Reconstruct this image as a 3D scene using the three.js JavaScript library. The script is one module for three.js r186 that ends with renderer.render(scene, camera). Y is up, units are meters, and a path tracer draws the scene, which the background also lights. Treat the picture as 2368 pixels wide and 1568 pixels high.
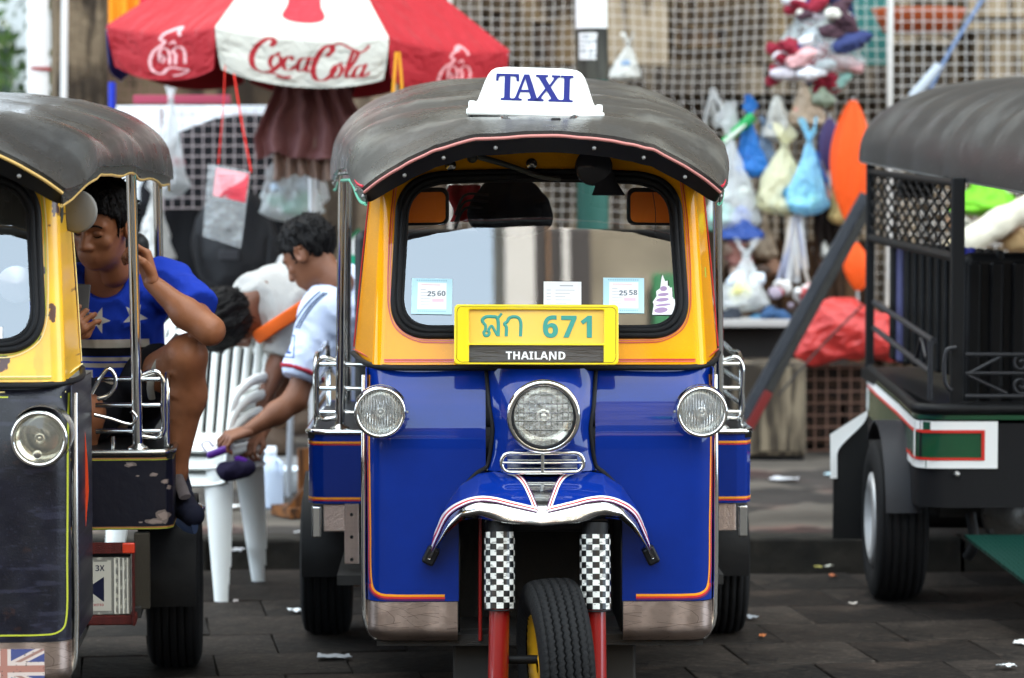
import * as THREE from 'three';
import { RoundedBoxGeometry } from 'three/addons/geometries/RoundedBoxGeometry.js';
import { TextGeometry } from 'three/addons/geometries/TextGeometry.js';
import { FontLoader } from 'three/addons/loaders/FontLoader.js';
import { mergeGeometries } from 'three/addons/utils/BufferGeometryUtils.js';

// ---------------------------------------------------------------- camera, sky, sun, exposure
const scene = new THREE.Scene();
const EYE = [0, 1.52, 8], PITCH = 2.98 * Math.PI / 180;
const camera = new THREE.PerspectiveCamera(13.16, 1024 / 678, 0.1, 400);
camera.position.set(...EYE);
camera.rotation.set(-PITCH, 0, 0);
camera.focus = 7.95;
camera.userData.fStop = 3.3;
scene.add(camera);

const renderer = new THREE.WebGLRenderer({ antialias: true });
renderer.toneMapping = THREE.LinearToneMapping;
renderer.toneMappingExposure = 5.0;  // exposed for the shade of the street
renderer.shadowMap.enabled = true;

const sun = new THREE.DirectionalLight(new THREE.Color().setRGB(1, 0.95, 0.87), 5.0);
sun.name = 'sun';
sun.position.set(5, 17, -19);
sun.target.position.set(0, 0, -1);
sun.shadow.radius = 1.5;
sun.castShadow = true;
sun.shadow.mapSize.set(2048, 2048);
Object.assign(sun.shadow.camera, { left: -32, right: 32, top: 32, bottom: -32, near: 1, far: 90 });
scene.add(sun, sun.target);

// ---------------------------------------------------------------- numbers and noise
function rng(seed) { let a = seed >>> 0; return () => { a = (a + 0x6d2b79f5) | 0; let t = Math.imul(a ^ (a >>> 15), 1 | a); t = (t + Math.imul(t ^ (t >>> 7), 61 | t)) ^ t; return ((t ^ (t >>> 14)) >>> 0) / 4294967296; }; }
const { lerp, clamp, smoothstep } = THREE.MathUtils;
const hash3 = (x, y, z) => { let h = Math.imul(x, 374761393) ^ Math.imul(y, 668265263) ^ Math.imul(z, 1440662683); h = Math.imul(h ^ (h >>> 13), 1274126177); return ((h ^ (h >>> 16)) >>> 0) / 4294967296; };
function noise3(x, y, z, per = 0, perY = per) {
  const X = Math.floor(x), Y = Math.floor(y), Z = Math.floor(z), f = (t) => t * t * (3 - 2 * t), u = f(x - X), v = f(y - Y), w = f(z - Z);
  const m = (n, p) => (p ? ((n % p) + p) % p : n), h = (i, j, k) => hash3(m(X + i, per), m(Y + j, perY), Z + k);
  const a = lerp(lerp(h(0, 0, 0), h(1, 0, 0), u), lerp(h(0, 1, 0), h(1, 1, 0), u), v), b = lerp(lerp(h(0, 0, 1), h(1, 0, 1), u), lerp(h(0, 1, 1), h(1, 1, 1), u), v);
  return lerp(a, b, w);
}
function fbm(x, y, z, oct = 4, per = 0, perY = per) { let s = 0, a = 0.5, n = 0; for (let i = 0; i < oct; i++) { s += a * noise3(x, y, z + i * 17, per, perY); n += a; a *= 0.5; x *= 2; y *= 2; z *= 2; per *= 2; perY *= 2; } return s / n; }

// sky: hazy pale blue with soft white cloud, even all round
{
  const W = 1024, H = 512, d = new Float32Array(W * H * 4);
  for (let j = 0; j < H; j++) for (let i = 0; i < W; i++) {
    const up = ((j + 0.5) / H - 0.5) * Math.PI, az = ((i + 0.5) / W) * 2 * Math.PI, y = Math.sin(up), c = Math.cos(up), x = c * Math.cos(az), z = c * Math.sin(az), o = (j * W + i) * 4;
    const cl = smoothstep(fbm(x * 2.6 + 9, y * 4.2 + 3, z * 2.6 + 5, 5), 0.34, 0.68), h = clamp(y, 0, 1);
    const blue = [lerp(0.76, 0.7, h), lerp(1.0, 0.82, h), lerp(1.28, 0.88, h)], cloud = [1.44, 1.34, 1.19];
    for (let k = 0; k < 3; k++) d[o + k] = y < 0 ? 0.1 : lerp(blue[k], cloud[k], cl * 0.5);
    d[o + 3] = 1;
  }
  const sky = new THREE.DataTexture(d, W, H, THREE.RGBAFormat, THREE.FloatType);
  sky.mapping = THREE.EquirectangularReflectionMapping; sky.magFilter = THREE.LinearFilter; sky.minFilter = THREE.LinearFilter; sky.needsUpdate = true;
  scene.background = sky; scene.environment = sky;
}

// ---------------------------------------------------------------- geometry helpers
const V = (x, y, z) => new THREE.Vector3(x, y, z), V2 = (x, y) => new THREE.Vector2(x, y), deg = Math.PI / 180;
// measured position: a point of the photograph (2367 pixels wide) at a known distance (world z) as a point of the place
function T(tx, ty, z) {
  const a = tx - 1183.5, b = 784 - ty, c = Math.cos(PITCH), s = Math.sin(PITCH), dy = -6800 * s + b * c, dz = -6800 * c - b * s, t = (z - EYE[2]) / dz;
  return V(EYE[0] + a * t, EYE[1] + dy * t, z);
}
const scaleAt = (z) => 6800 / (8 - z);
function geo(pos, idx, uv, nor) {
  const g = new THREE.BufferGeometry();
  g.setAttribute('position', new THREE.Float32BufferAttribute(pos, 3));
  if (uv) g.setAttribute('uv', new THREE.Float32BufferAttribute(uv, 2));
  g.setIndex(idx);
  if (nor) g.setAttribute('normal', new THREE.Float32BufferAttribute(nor, 3)); else g.computeVertexNormals();
  return g;
}
// a sheet fn(u, v) -> Vector3; with thickness th it becomes a closed shell (th goes against the normal)
function sheet(fn, nu, nv, th = 0, flip = false, uvs = null) {
  const P = [], uv = [], idx = [];
  for (let j = 0; j <= nv; j++) for (let i = 0; i <= nu; i++) { const p = fn(i / nu, j / nv); P.push(p); const q = uvs ? uvs(i / nu, j / nv, p) : [p.x, p.y]; uv.push(q[0], q[1]); }
  const w = nu + 1;
  for (let j = 0; j < nv; j++) for (let i = 0; i < nu; i++) { const a = j * w + i, b = a + 1, c = a + w, d = c + 1; flip ? idx.push(a, d, b, a, c, d) : idx.push(a, b, d, a, d, c); }
  const flat = P.flatMap((p) => [p.x, p.y, p.z]), g = geo(flat, idx, uv);
  if (!th) return g;
  const n = g.attributes.normal, back = P.flatMap((p, i) => [p.x - n.getX(i) * th, p.y - n.getY(i) * th, p.z - n.getZ(i) * th]);
  const bi = []; for (let i = 0; i < idx.length; i += 3) bi.push(idx[i], idx[i + 2], idx[i + 1]);
  const gb = geo(back, bi, uv.slice());
  const loop = []; for (let i = 0; i < nu; i++) loop.push(i); for (let j = 0; j < nv; j++) loop.push(j * w + nu); for (let i = nu; i > 0; i--) loop.push(nv * w + i); for (let j = nv; j > 0; j--) loop.push(j * w);
  const ep = [], eu = [], ei = [];
  loop.forEach((k, i) => { ep.push(flat[k * 3], flat[k * 3 + 1], flat[k * 3 + 2], back[k * 3], back[k * 3 + 1], back[k * 3 + 2]); eu.push(uv[k * 2], uv[k * 2 + 1], uv[k * 2], uv[k * 2 + 1]); const a = i * 2, b = ((i + 1) % loop.length) * 2; flip ? ei.push(a, b, a + 1, b, b + 1, a + 1) : ei.push(a, a + 1, b, b, a + 1, b + 1); });
  return merge([g, gb, geo(ep, ei, eu)]);
}
function merge(list) {
  const gs = [list].flat(9).filter(Boolean).map((g) => { const h = g.index ? g.clone() : g.clone(); if (!h.index) h.setIndex([...Array(h.attributes.position.count).keys()]); for (const k of Object.keys(h.attributes)) if (!['position', 'normal', 'uv'].includes(k)) h.deleteAttribute(k); if (!h.attributes.normal) h.computeVertexNormals(); if (!h.attributes.uv) h.setAttribute('uv', new THREE.Float32BufferAttribute(new Float32Array(h.attributes.position.count * 2), 2)); h.morphAttributes = {}; h.clearGroups(); return h; });
  return gs.length === 1 ? gs[0] : mergeGeometries(gs);
}
const _e = new THREE.Euler(), _q = new THREE.Quaternion();
function put(g, p = [0, 0, 0], r = [0, 0, 0], s = [1, 1, 1]) {
  if (Array.isArray(g)) g = merge(g);
  const m = new THREE.Matrix4().compose(p.isVector3 ? p : V(...p), _q.setFromEuler(_e.set(...r)), typeof s === 'number' ? V(s, s, s) : V(...s)), h = g.clone();
  h.applyMatrix4(m); if (m.determinant() < 0 && h.index) { const a = h.index.array; for (let i = 0; i < a.length; i += 3) { const t = a[i]; a[i] = a[i + 1]; a[i + 1] = t; } } return h;
}
const rbox = (w, h, d, r = 0.01, seg = 2) => new RoundedBoxGeometry(w, h, d, seg, Math.min(r, w / 2.01, h / 2.01, d / 2.01));
const box = (w, h, d) => new THREE.BoxGeometry(w, h, d);
const cyl = (r0, r1, h, n = 20) => new THREE.CylinderGeometry(r0, r1, h, n);
const lathe = (pts, n = 32) => new THREE.LatheGeometry(pts.map((p) => V2(p[0], p[1])), n);
const sph = (r, a = 16, b = 12) => new THREE.SphereGeometry(r, a, b);
const toV = (p) => (p.isVector3 ? p : V(...p));
// a rod through points, radius may change; ends closed
function tube(pts, r, n = 8, seg = 0, closed = false, flat = 1) {
  const P = pts.map(toV), curve = new THREE.CatmullRomCurve3(P, closed, 'centripetal'), N = seg || Math.max(1, (P.length - 1) * (P.length > 2 ? 8 : 1)) + (closed ? 8 : 0);
  const fr = curve.computeFrenetFrames(N, closed), pos = [], uv = [], idx = [], R = typeof r === 'function' ? r : () => r;
  const L = curve.getLength();
  for (let i = 0; i <= N; i++) {
    const t = i / N, c = curve.getPointAt(Math.min(t, 1)), rr = R(t);
    for (let k = 0; k <= n; k++) { const a = (k / n) * 2 * Math.PI, x = Math.cos(a) * rr, y = Math.sin(a) * rr * flat; pos.push(c.x + fr.normals[i].x * x + fr.binormals[i].x * y, c.y + fr.normals[i].y * x + fr.binormals[i].y * y, c.z + fr.normals[i].z * x + fr.binormals[i].z * y); uv.push(k / n, t * L); }
  }
  const w = n + 1;
  for (let i = 0; i < N; i++) for (let k = 0; k < n; k++) { const a = i * w + k, b = a + 1, c = a + w, d = c + 1; idx.push(a, b, d, a, d, c); }
  const g = geo(pos, idx, uv);
  if (closed) return g;
  const caps = [];
  for (const e of [0, N]) { const p = [], ix = [], c = curve.getPointAt(e / N); p.push(c.x, c.y, c.z); for (let k = 0; k < n; k++) p.push(...pos.slice((e * w + k) * 3, (e * w + k) * 3 + 3)); for (let k = 0; k < n; k++) { const a = 1 + k, b = 1 + ((k + 1) % n); e ? ix.push(0, a, b) : ix.push(0, b, a); } caps.push(geo(p, ix, new Array((n + 1) * 2).fill(0))); }
  return merge([g, ...caps]);
}
const rod = (a, b, r, n = 10, r2 = r) => tube([a, b], (t) => lerp(r, r2, t), n, 1);
function shape(pts, curve = false) { const s = new THREE.Shape(); if (curve) { s.moveTo(...pts[0]); s.splineThru(pts.slice(1).concat([pts[0]]).map((p) => V2(...p))); } else { s.moveTo(...pts[0]); for (const p of pts.slice(1)) s.lineTo(...p); s.closePath(); } return s; }
const ext = (s, depth, bevel = 0, seg = 2, cs = 10) => new THREE.ExtrudeGeometry(s, { depth, bevelEnabled: bevel > 0, bevelThickness: bevel, bevelSize: bevel, bevelOffset: -bevel, bevelSegments: seg, curveSegments: cs });
function rrect(w, h, r, cx = 0, cy = 0) { const s = new THREE.Shape(), x = cx - w / 2, y = cy - h / 2; s.moveTo(x + r, y); s.lineTo(x + w - r, y); s.absarc(x + w - r, y + r, r, -Math.PI / 2, 0); s.lineTo(x + w, y + h - r); s.absarc(x + w - r, y + h - r, r, 0, Math.PI / 2); s.lineTo(x + r, y + h); s.absarc(x + r, y + h - r, r, Math.PI / 2, Math.PI); s.lineTo(x, y + r); s.absarc(x + r, y + r, r, Math.PI, 1.5 * Math.PI); return s; }
// texture coordinates in metres, by the side a face points to
function metres(g, k = 1) {
  const h = g.index ? g.toNonIndexed() : g.clone(), p = h.attributes.position, uv = [];
  const a = V(0, 0, 0), b = V(0, 0, 0), c = V(0, 0, 0);
  for (let i = 0; i < p.count; i += 3) {
    a.fromBufferAttribute(p, i); b.fromBufferAttribute(p, i + 1); c.fromBufferAttribute(p, i + 2);
    const n = b.clone().sub(a).cross(c.clone().sub(a)), x = Math.abs(n.x), y = Math.abs(n.y), z = Math.abs(n.z);
    for (const q of [a, b, c]) uv.push(...(z >= x && z >= y ? [q.x * k, q.y * k] : x >= y ? [q.z * k, q.y * k] : [q.x * k, q.z * k]));
  }
  h.setAttribute('uv', new THREE.Float32BufferAttribute(uv, 2)); return h;
}
// a closed surface around the zero level of a distance field (surface nets)
function field(f, lo, hi, c) {
  const n = [0, 1, 2].map((k) => Math.ceil((hi[k] - lo[k]) / c) + 1), [nx, ny, nz] = n, d = new Float32Array(nx * ny * nz), at = (i, j, k) => (k * ny + j) * nx + i;
  for (let k = 0; k < nz; k++) for (let j = 0; j < ny; j++) for (let i = 0; i < nx; i++) d[at(i, j, k)] = f(lo[0] + i * c, lo[1] + j * c, lo[2] + k * c);
  const vi = new Int32Array(nx * ny * nz).fill(-1), pos = [], nor = [], idx = [];
  for (let k = 0; k < nz - 1; k++) for (let j = 0; j < ny - 1; j++) for (let i = 0; i < nx - 1; i++) {
    let sx = 0, sy = 0, sz = 0, m = 0;
    const e = (a, b, ca, cb) => { const u = d[a], v = d[b]; if (u < 0 !== v < 0) { const t = u / (u - v); sx += ca[0] + (cb[0] - ca[0]) * t; sy += ca[1] + (cb[1] - ca[1]) * t; sz += ca[2] + (cb[2] - ca[2]) * t; m++; } };
    const q = (a, b, g) => at(i + a, j + b, k + g);
    const s0 = d[q(0, 0, 0)] < 0; let same = true;
    for (let t = 1; t < 8 && same; t++) same = d[q(t & 1, (t >> 1) & 1, t >> 2)] < 0 === s0;
    if (same) continue;
    for (let t = 0; t < 8; t++) for (const bit of [1, 2, 4]) if (!(t & bit)) { const a = [t & 1, (t >> 1) & 1, t >> 2], u = t | bit, b = [u & 1, (u >> 1) & 1, u >> 2]; e(q(...a), q(...b), a, b); }
    const x = lo[0] + (i + sx / m) * c, y = lo[1] + (j + sy / m) * c, z = lo[2] + (k + sz / m) * c, h = c * 0.6;
    const gx = f(x + h, y, z) - f(x - h, y, z), gy = f(x, y + h, z) - f(x, y - h, z), gz = f(x, y, z + h) - f(x, y, z - h), l = Math.hypot(gx, gy, gz) || 1;
    vi[at(i, j, k)] = pos.length / 3; pos.push(x, y, z); nor.push(gx / l, gy / l, gz / l);
  }
  const quad = (a, b, g, e, fl) => (fl ? idx.push(a, g, b, a, e, g) : idx.push(a, b, g, a, g, e));
  for (let k = 1; k < nz - 1; k++) for (let j = 1; j < ny - 1; j++) for (let i = 1; i < nx - 1; i++) {
    const s = d[at(i, j, k)] < 0;
    if (s !== d[at(i + 1, j, k)] < 0) quad(vi[at(i, j - 1, k - 1)], vi[at(i, j, k - 1)], vi[at(i, j, k)], vi[at(i, j - 1, k)], !s);
    if (s !== d[at(i, j + 1, k)] < 0) quad(vi[at(i - 1, j, k - 1)], vi[at(i, j, k - 1)], vi[at(i, j, k)], vi[at(i - 1, j, k)], s);
    if (s !== d[at(i, j, k + 1)] < 0) quad(vi[at(i - 1, j - 1, k)], vi[at(i, j - 1, k)], vi[at(i, j, k)], vi[at(i - 1, j, k)], !s);
  }
  const uv = []; for (let i = 0; i < pos.length; i += 3) uv.push(pos[i] + pos[i + 2] * 0.3, pos[i + 1]);
  return geo(pos, idx, uv, nor);
}
const smin = (a, b, k) => { const h = Math.max(k - Math.abs(a - b), 0) / k; return Math.min(a, b) - h * h * k * 0.25; };
// tapered capsule between two points; ellipsoid with axes (roughly exact near its surface)
function limb(a, b, ra, rb) { a = toV(a); b = toV(b); const dx = b.x - a.x, dy = b.y - a.y, dz = b.z - a.z, l2 = dx * dx + dy * dy + dz * dz || 1e-9; return (x, y, z) => { const px = x - a.x, py = y - a.y, pz = z - a.z, t = clamp((px * dx + py * dy + pz * dz) / l2, 0, 1); return Math.hypot(px - dx * t, py - dy * t, pz - dz * t) - (ra + (rb - ra) * t); }; }
function egg(c, r, rot = [0, 0, 0]) { c = toV(c); const m = new THREE.Matrix4().makeRotationFromEuler(new THREE.Euler(...rot)).invert().elements, rm = Math.min(...r); return (x, y, z) => { const a = x - c.x, b = y - c.y, d = z - c.z, X = (m[0] * a + m[4] * b + m[8] * d) / r[0], Y = (m[1] * a + m[5] * b + m[9] * d) / r[1], Z = (m[2] * a + m[6] * b + m[10] * d) / r[2]; const k0 = Math.hypot(X, Y, Z), k1 = Math.hypot(X / r[0], Y / r[1], Z / r[2]); return k1 ? (k0 * (k0 - 1)) / k1 : -rm; }; }
const blend = (list, k) => (x, y, z) => { let d = 1e9; for (const f of list) d = smin(d, f(x, y, z), k); return d; };

// ---------------------------------------------------------------- textures and materials
const TEX = {};
function tex(name, w, h, fn, srgb = true) { // fn(u, v) -> [r, g, b] 0..1 (sRGB values when srgb)
  if (TEX[name]) return TEX[name];
  const d = new Uint8Array(w * h * 4);
  for (let j = 0; j < h; j++) for (let i = 0; i < w; i++) { const c = fn(i / w, j / h), o = (j * w + i) * 4; const [r, g, b] = typeof c === 'number' ? [c, c, c] : c; d[o] = clamp(r, 0, 1) * 255; d[o + 1] = clamp(g, 0, 1) * 255; d[o + 2] = clamp(b, 0, 1) * 255; d[o + 3] = 255; }
  const t = new THREE.DataTexture(d, w, h); t.wrapS = t.wrapT = THREE.RepeatWrapping; t.magFilter = t.minFilter = THREE.LinearFilter; if (srgb) t.colorSpace = THREE.SRGBColorSpace; t.needsUpdate = true;
  return (TEX[name] = t);
}
function canvasTex(w, h, draw) { const c = document.createElement('canvas'); c.width = w; c.height = h; draw(c.getContext('2d'), w, h); const t = new THREE.CanvasTexture(c); t.colorSpace = THREE.SRGBColorSpace; t.wrapS = t.wrapT = THREE.ClampToEdgeWrapping; return t; }
const rep = (t, x, y = x) => { const c = t.clone(); c.repeat.set(x, y); c.needsUpdate = true; return c; };
const lin = (r, g, b) => new THREE.Color().setRGB(r, g, b);
const grain = tex('grain', 256, 256, (u, v) => fbm(u * 8, v * 8, 1, 5, 8), false);
const blotch = tex('blotch', 256, 256, (u, v) => smoothstep(fbm(u * 4, v * 4, 7, 6, 4), 0.25, 0.75), false);
function mat(color, rough = 0.6, extra = {}) { return new THREE.MeshPhysicalMaterial({ color: color.isColor ? color : lin(...color), roughness: rough, side: THREE.DoubleSide, specularIntensity: 0.6, ...extra }); }
// mottled version of one colour: fine and coarse grain, real worn patches
function mottle(name, c0, c1, scale = 6, oct = 5, sharp = [0.25, 0.75]) { return tex(name, 512, 512, (u, v) => { const t = smoothstep(fbm(u * scale, v * scale, 3.3, oct, scale), ...sharp), g = 0.9 + 0.2 * hash3(Math.floor(u * 512), Math.floor(v * 512), 5); return [0, 1, 2].map((k) => lerp(c0[k], c1[k], t) * g); }); }
const M = {
  chrome: mat([0.72, 0.72, 0.7], 0.09, { metalness: 1, roughnessMap: null }),
  dullchrome: mat([0.5, 0.49, 0.46], 0.24, { metalness: 1 }),
  steel: mat([0.42, 0.41, 0.39], 0.42, { metalness: 1, bumpMap: rep(grain, 4), bumpScale: 0.001 }),
  rubber: mat([0.008, 0.008, 0.009], 0.5, { specularIntensity: 0.35,  bumpMap: rep(grain, 6), bumpScale: 0.001 }),
  tyre: mat([0.007, 0.007, 0.0075], 0.75, { specularIntensity: 0.35,  bumpMap: rep(grain, 8), bumpScale: 0.0015 }),
  blackplastic: mat([0.008, 0.008, 0.009], 0.38, { specularIntensity: 0.35 }),
  blackpaint: mat([0.006, 0.006, 0.0065], 0.5, { specularIntensity: 0.35,  bumpMap: rep(grain, 6), bumpScale: 0.0006 }),
  darkhole: mat([0.004, 0.004, 0.004], 0.95, { specularIntensity: 0.35 }),
  wire: mat([0.02, 0.02, 0.02], 0.5),
};

// ---------------------------------------------------------------- things and parts
const used = {};
function numbered(n) { const k = used[n] = (used[n] ?? -1) + 1; return k ? n + '_' + String(k).padStart(3, '0') : n; }
function tag(o, label, category, group, kind) { if (label) o.userData.label = label; if (category) o.userData.category = category; if (group) o.userData.group = group; if (kind) o.userData.kind = kind; return o; }
function thing(name, label, category, p = [0, 0, 0], turn = 0, group) { const o = new THREE.Group(); o.name = numbered(name); o.position.copy(toV(p)); o.rotation.y = turn; scene.add(o); return tag(o, label, category, group); }
function obj(name, g, m, parent = scene, label) { const o = new THREE.Mesh(Array.isArray(g) ? merge(g) : g, m); o.name = parent === scene ? numbered(name) : name; o.castShadow = o.receiveShadow = true; parent.add(o); if (label) o.userData.label = label; return o; }
function struct(name, g, m) { const o = obj(name, g, m); o.userData.kind = 'structure'; return o; }
function single(name, g, m, label, category, group) { return tag(obj(name, g, m), label, category, group); }
function dup(o, p, turn, label, group) { const c = o.clone(); c.name = numbered(o.name.replace(/_\d{3}$/, '')); c.userData = { ...o.userData }; scene.add(c); if (p) c.position.copy(toV(p)); if (turn !== undefined) c.rotation.y = turn; if (label) c.userData.label = label; if (group) c.userData.group = group; return c; }
const fontSerif = await new FontLoader().loadAsync('fonts/droid/droid_serif_bold.typeface.json');
const fontSans = await new FontLoader().loadAsync('fonts/droid/droid_sans_bold.typeface.json');
function letters(text, size, depth, font = fontSans, bevel = 0) { const g = new TextGeometry(text, { font, size, depth, curveSegments: 6, bevelEnabled: bevel > 0, bevelThickness: bevel, bevelSize: bevel, bevelSegments: 2 }); g.computeBoundingBox(); const b = g.boundingBox; g.translate(-(b.min.x + b.max.x) / 2, -(b.min.y + b.max.y) / 2, 0); return g; }

// ================================================================ THE SETTING
const Z_KERB = -3.7, PAVE_H = 0.12, Z_WALL = -8.8;
// block between two measured corners on plane z (its front), going back by depth
function block(x0, y0, x1, y1, z, depth, r = 0.004) { const a = T(x0, y0, z), b = T(x1, y1, z), w = Math.abs(b.x - a.x), h = Math.abs(b.y - a.y); return put(r ? rbox(w, h, depth, r, 1) : box(w, h, depth), [(a.x + b.x) / 2, (a.y + b.y) / 2, z - depth / 2]); }
{
  const dirt = mottle('dirt', [0.16, 0.15, 0.145], [0.25, 0.235, 0.225], 8, 6), R = rng(11);
  const g = put(new THREE.PlaneGeometry(240, 240), [0, -0.03, 0], [-Math.PI / 2, 0, 0]);
  struct('ground', metres(g), mat([0.6, 0.6, 0.6], 0.9, { specularIntensity: 0.3, map: rep(dirt, 0.7), bumpMap: rep(grain, 3), bumpScale: 0.004 }));
  // road of dark paving slabs, laid slightly askew; each slab in view is a piece
  const road = struct('road', metres(put(box(60, 0.02, 33.6), [0, -0.036, Z_KERB + 16.8 + 0.02])), mat([0.05, 0.044, 0.039], 0.95, { specularIntensity: 0.3, bumpMap: rep(grain, 5), bumpScale: 0.003 }));
  const slabTex = tex('slab', 1024, 1024, (u, v) => { const a = fbm(u * 10, v * 10, 3, 6, 10), oil = smoothstep(fbm(u * 3, v * 3, 9, 5, 3), 0.52, 0.66), grit = smoothstep(fbm(u * 70, v * 70, 6, 2, 70), 0.68, 0.78), cr = 1 - 0.55 * smoothstep(0.012 - Math.abs(fbm(u * 4, v * 4, 21, 5, 4) - 0.5), 0, 0.01), g = (0.2 + 0.17 * a) * (1 - 0.42 * oil) * cr + 0.12 * grit; return [g, g * 0.945, g * 0.9]; });
  const tones = [[0.33, 0.285, 0.25], [0.28, 0.24, 0.21], [0.38, 0.33, 0.29], [0.34, 0.27, 0.225]].map((c, i) => { const t = rep(slabTex, 0.9); t.offset.set(i * 0.23, i * 0.41); return mat(c, 0.78, { specularIntensity: 0.4, map: t, bumpMap: rep(grain, 5), bumpScale: 0.004 }); });
  const S = 0.42, ang = 0.13, ca = Math.cos(ang), sa = Math.sin(ang);
  const slabGeo = [0, 1, 2].map((k) => { const n = S - 0.002, s = shape([[-n / 2 + 0.002 * k, -n / 2], [n / 2, -n / 2 + 0.004], [n / 2 - 0.003, n / 2], [-n / 2, n / 2 - 0.003 * k]]); const e = ext(s, 0.03, 0.003, 1); return metres(put(e, [0, -0.03, 0], [-Math.PI / 2, 0, 0])); });
  for (let i = -14; i <= 14; i++) for (let j = -14; j <= 14; j++) {
    const px = (i + (j % 2 ? 0.5 : 0)) * S, pz = j * S, x = px * ca + pz * sa + 0.1, z = -px * sa + pz * ca - 1.4, n = R(), t = R(), y = R(), q = R();
    if (z < Z_KERB + 0.26 || z > 1.9 || Math.abs(x) > 0.185 * (8 - z) + 0.3) continue;
    const m = obj('paving_slab', slabGeo[Math.floor(n * 3)], tones[Math.floor(t * 4)], road);
    m.position.set(x, -0.002 + (y - 0.5) * 0.004, z); m.rotation.set((q - 0.5) * 0.008, ang + (n - 0.5) * 0.012, (y - 0.5) * 0.008);
  }
  // far side of the road beyond the slabs in view: the same paving as one sheet
  // kerb of concrete stones and pavement behind
  const kerb = struct('kerb', metres(put(box(40, 0.16, 0.1), [0, -0.06 + PAVE_H / 2 - 0.02, Z_KERB - 0.12])), mat([0.12, 0.115, 0.11], 0.9));
  const kt = mottle('kerbstone', [0.26, 0.25, 0.23], [0.44, 0.42, 0.39], 7, 6);
  const km = [0.85, 0.7, 1].map((c) => mat([c * 0.25, c * 0.23, c * 0.2], 0.85, { map: rep(kt, 1.3), bumpMap: rep(grain, 4), bumpScale: 0.004 }));
  for (let i = -4; i <= 4; i++) { const m = obj('kerb_stone', metres(rbox(0.985, PAVE_H + 0.06, 0.16, 0.02, 2)), km[(i + 6) % 3], kerb); m.position.set(i + 0.3, PAVE_H / 2 - 0.03 + (i % 2) * 0.003, Z_KERB - 0.04); }
  const pave = tex('pave', 1024, 1024, (u, v) => { const a = fbm(u * 6, v * 6, 2, 6, 6), b = smoothstep(fbm(u * 3, v * 3, 8, 5, 3), 0.5, 0.72), c = smoothstep(fbm(u * 5, v * 5, 14, 5, 5), 0.52, 0.6), g = 0.3 + 0.26 * a; return [lerp(g, g * 1.15, b) * (1 - 0.4 * c), lerp(g * 0.965, g * 0.87, b) * (1 - 0.4 * c), lerp(g * 0.93, g * 0.83, b) * (1 - 0.38 * c)]; });
  struct('pavement', metres(put(box(40, 0.1, 5.9), [0, PAVE_H - 0.05 - 0.003, Z_KERB - 0.12 - 2.95])), mat([0.6, 0.55, 0.49], 0.88, { specularIntensity: 0.5, map: rep(pave, 0.42), bumpMap: rep(grain, 2), bumpScale: 0.006 }));
}
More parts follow.
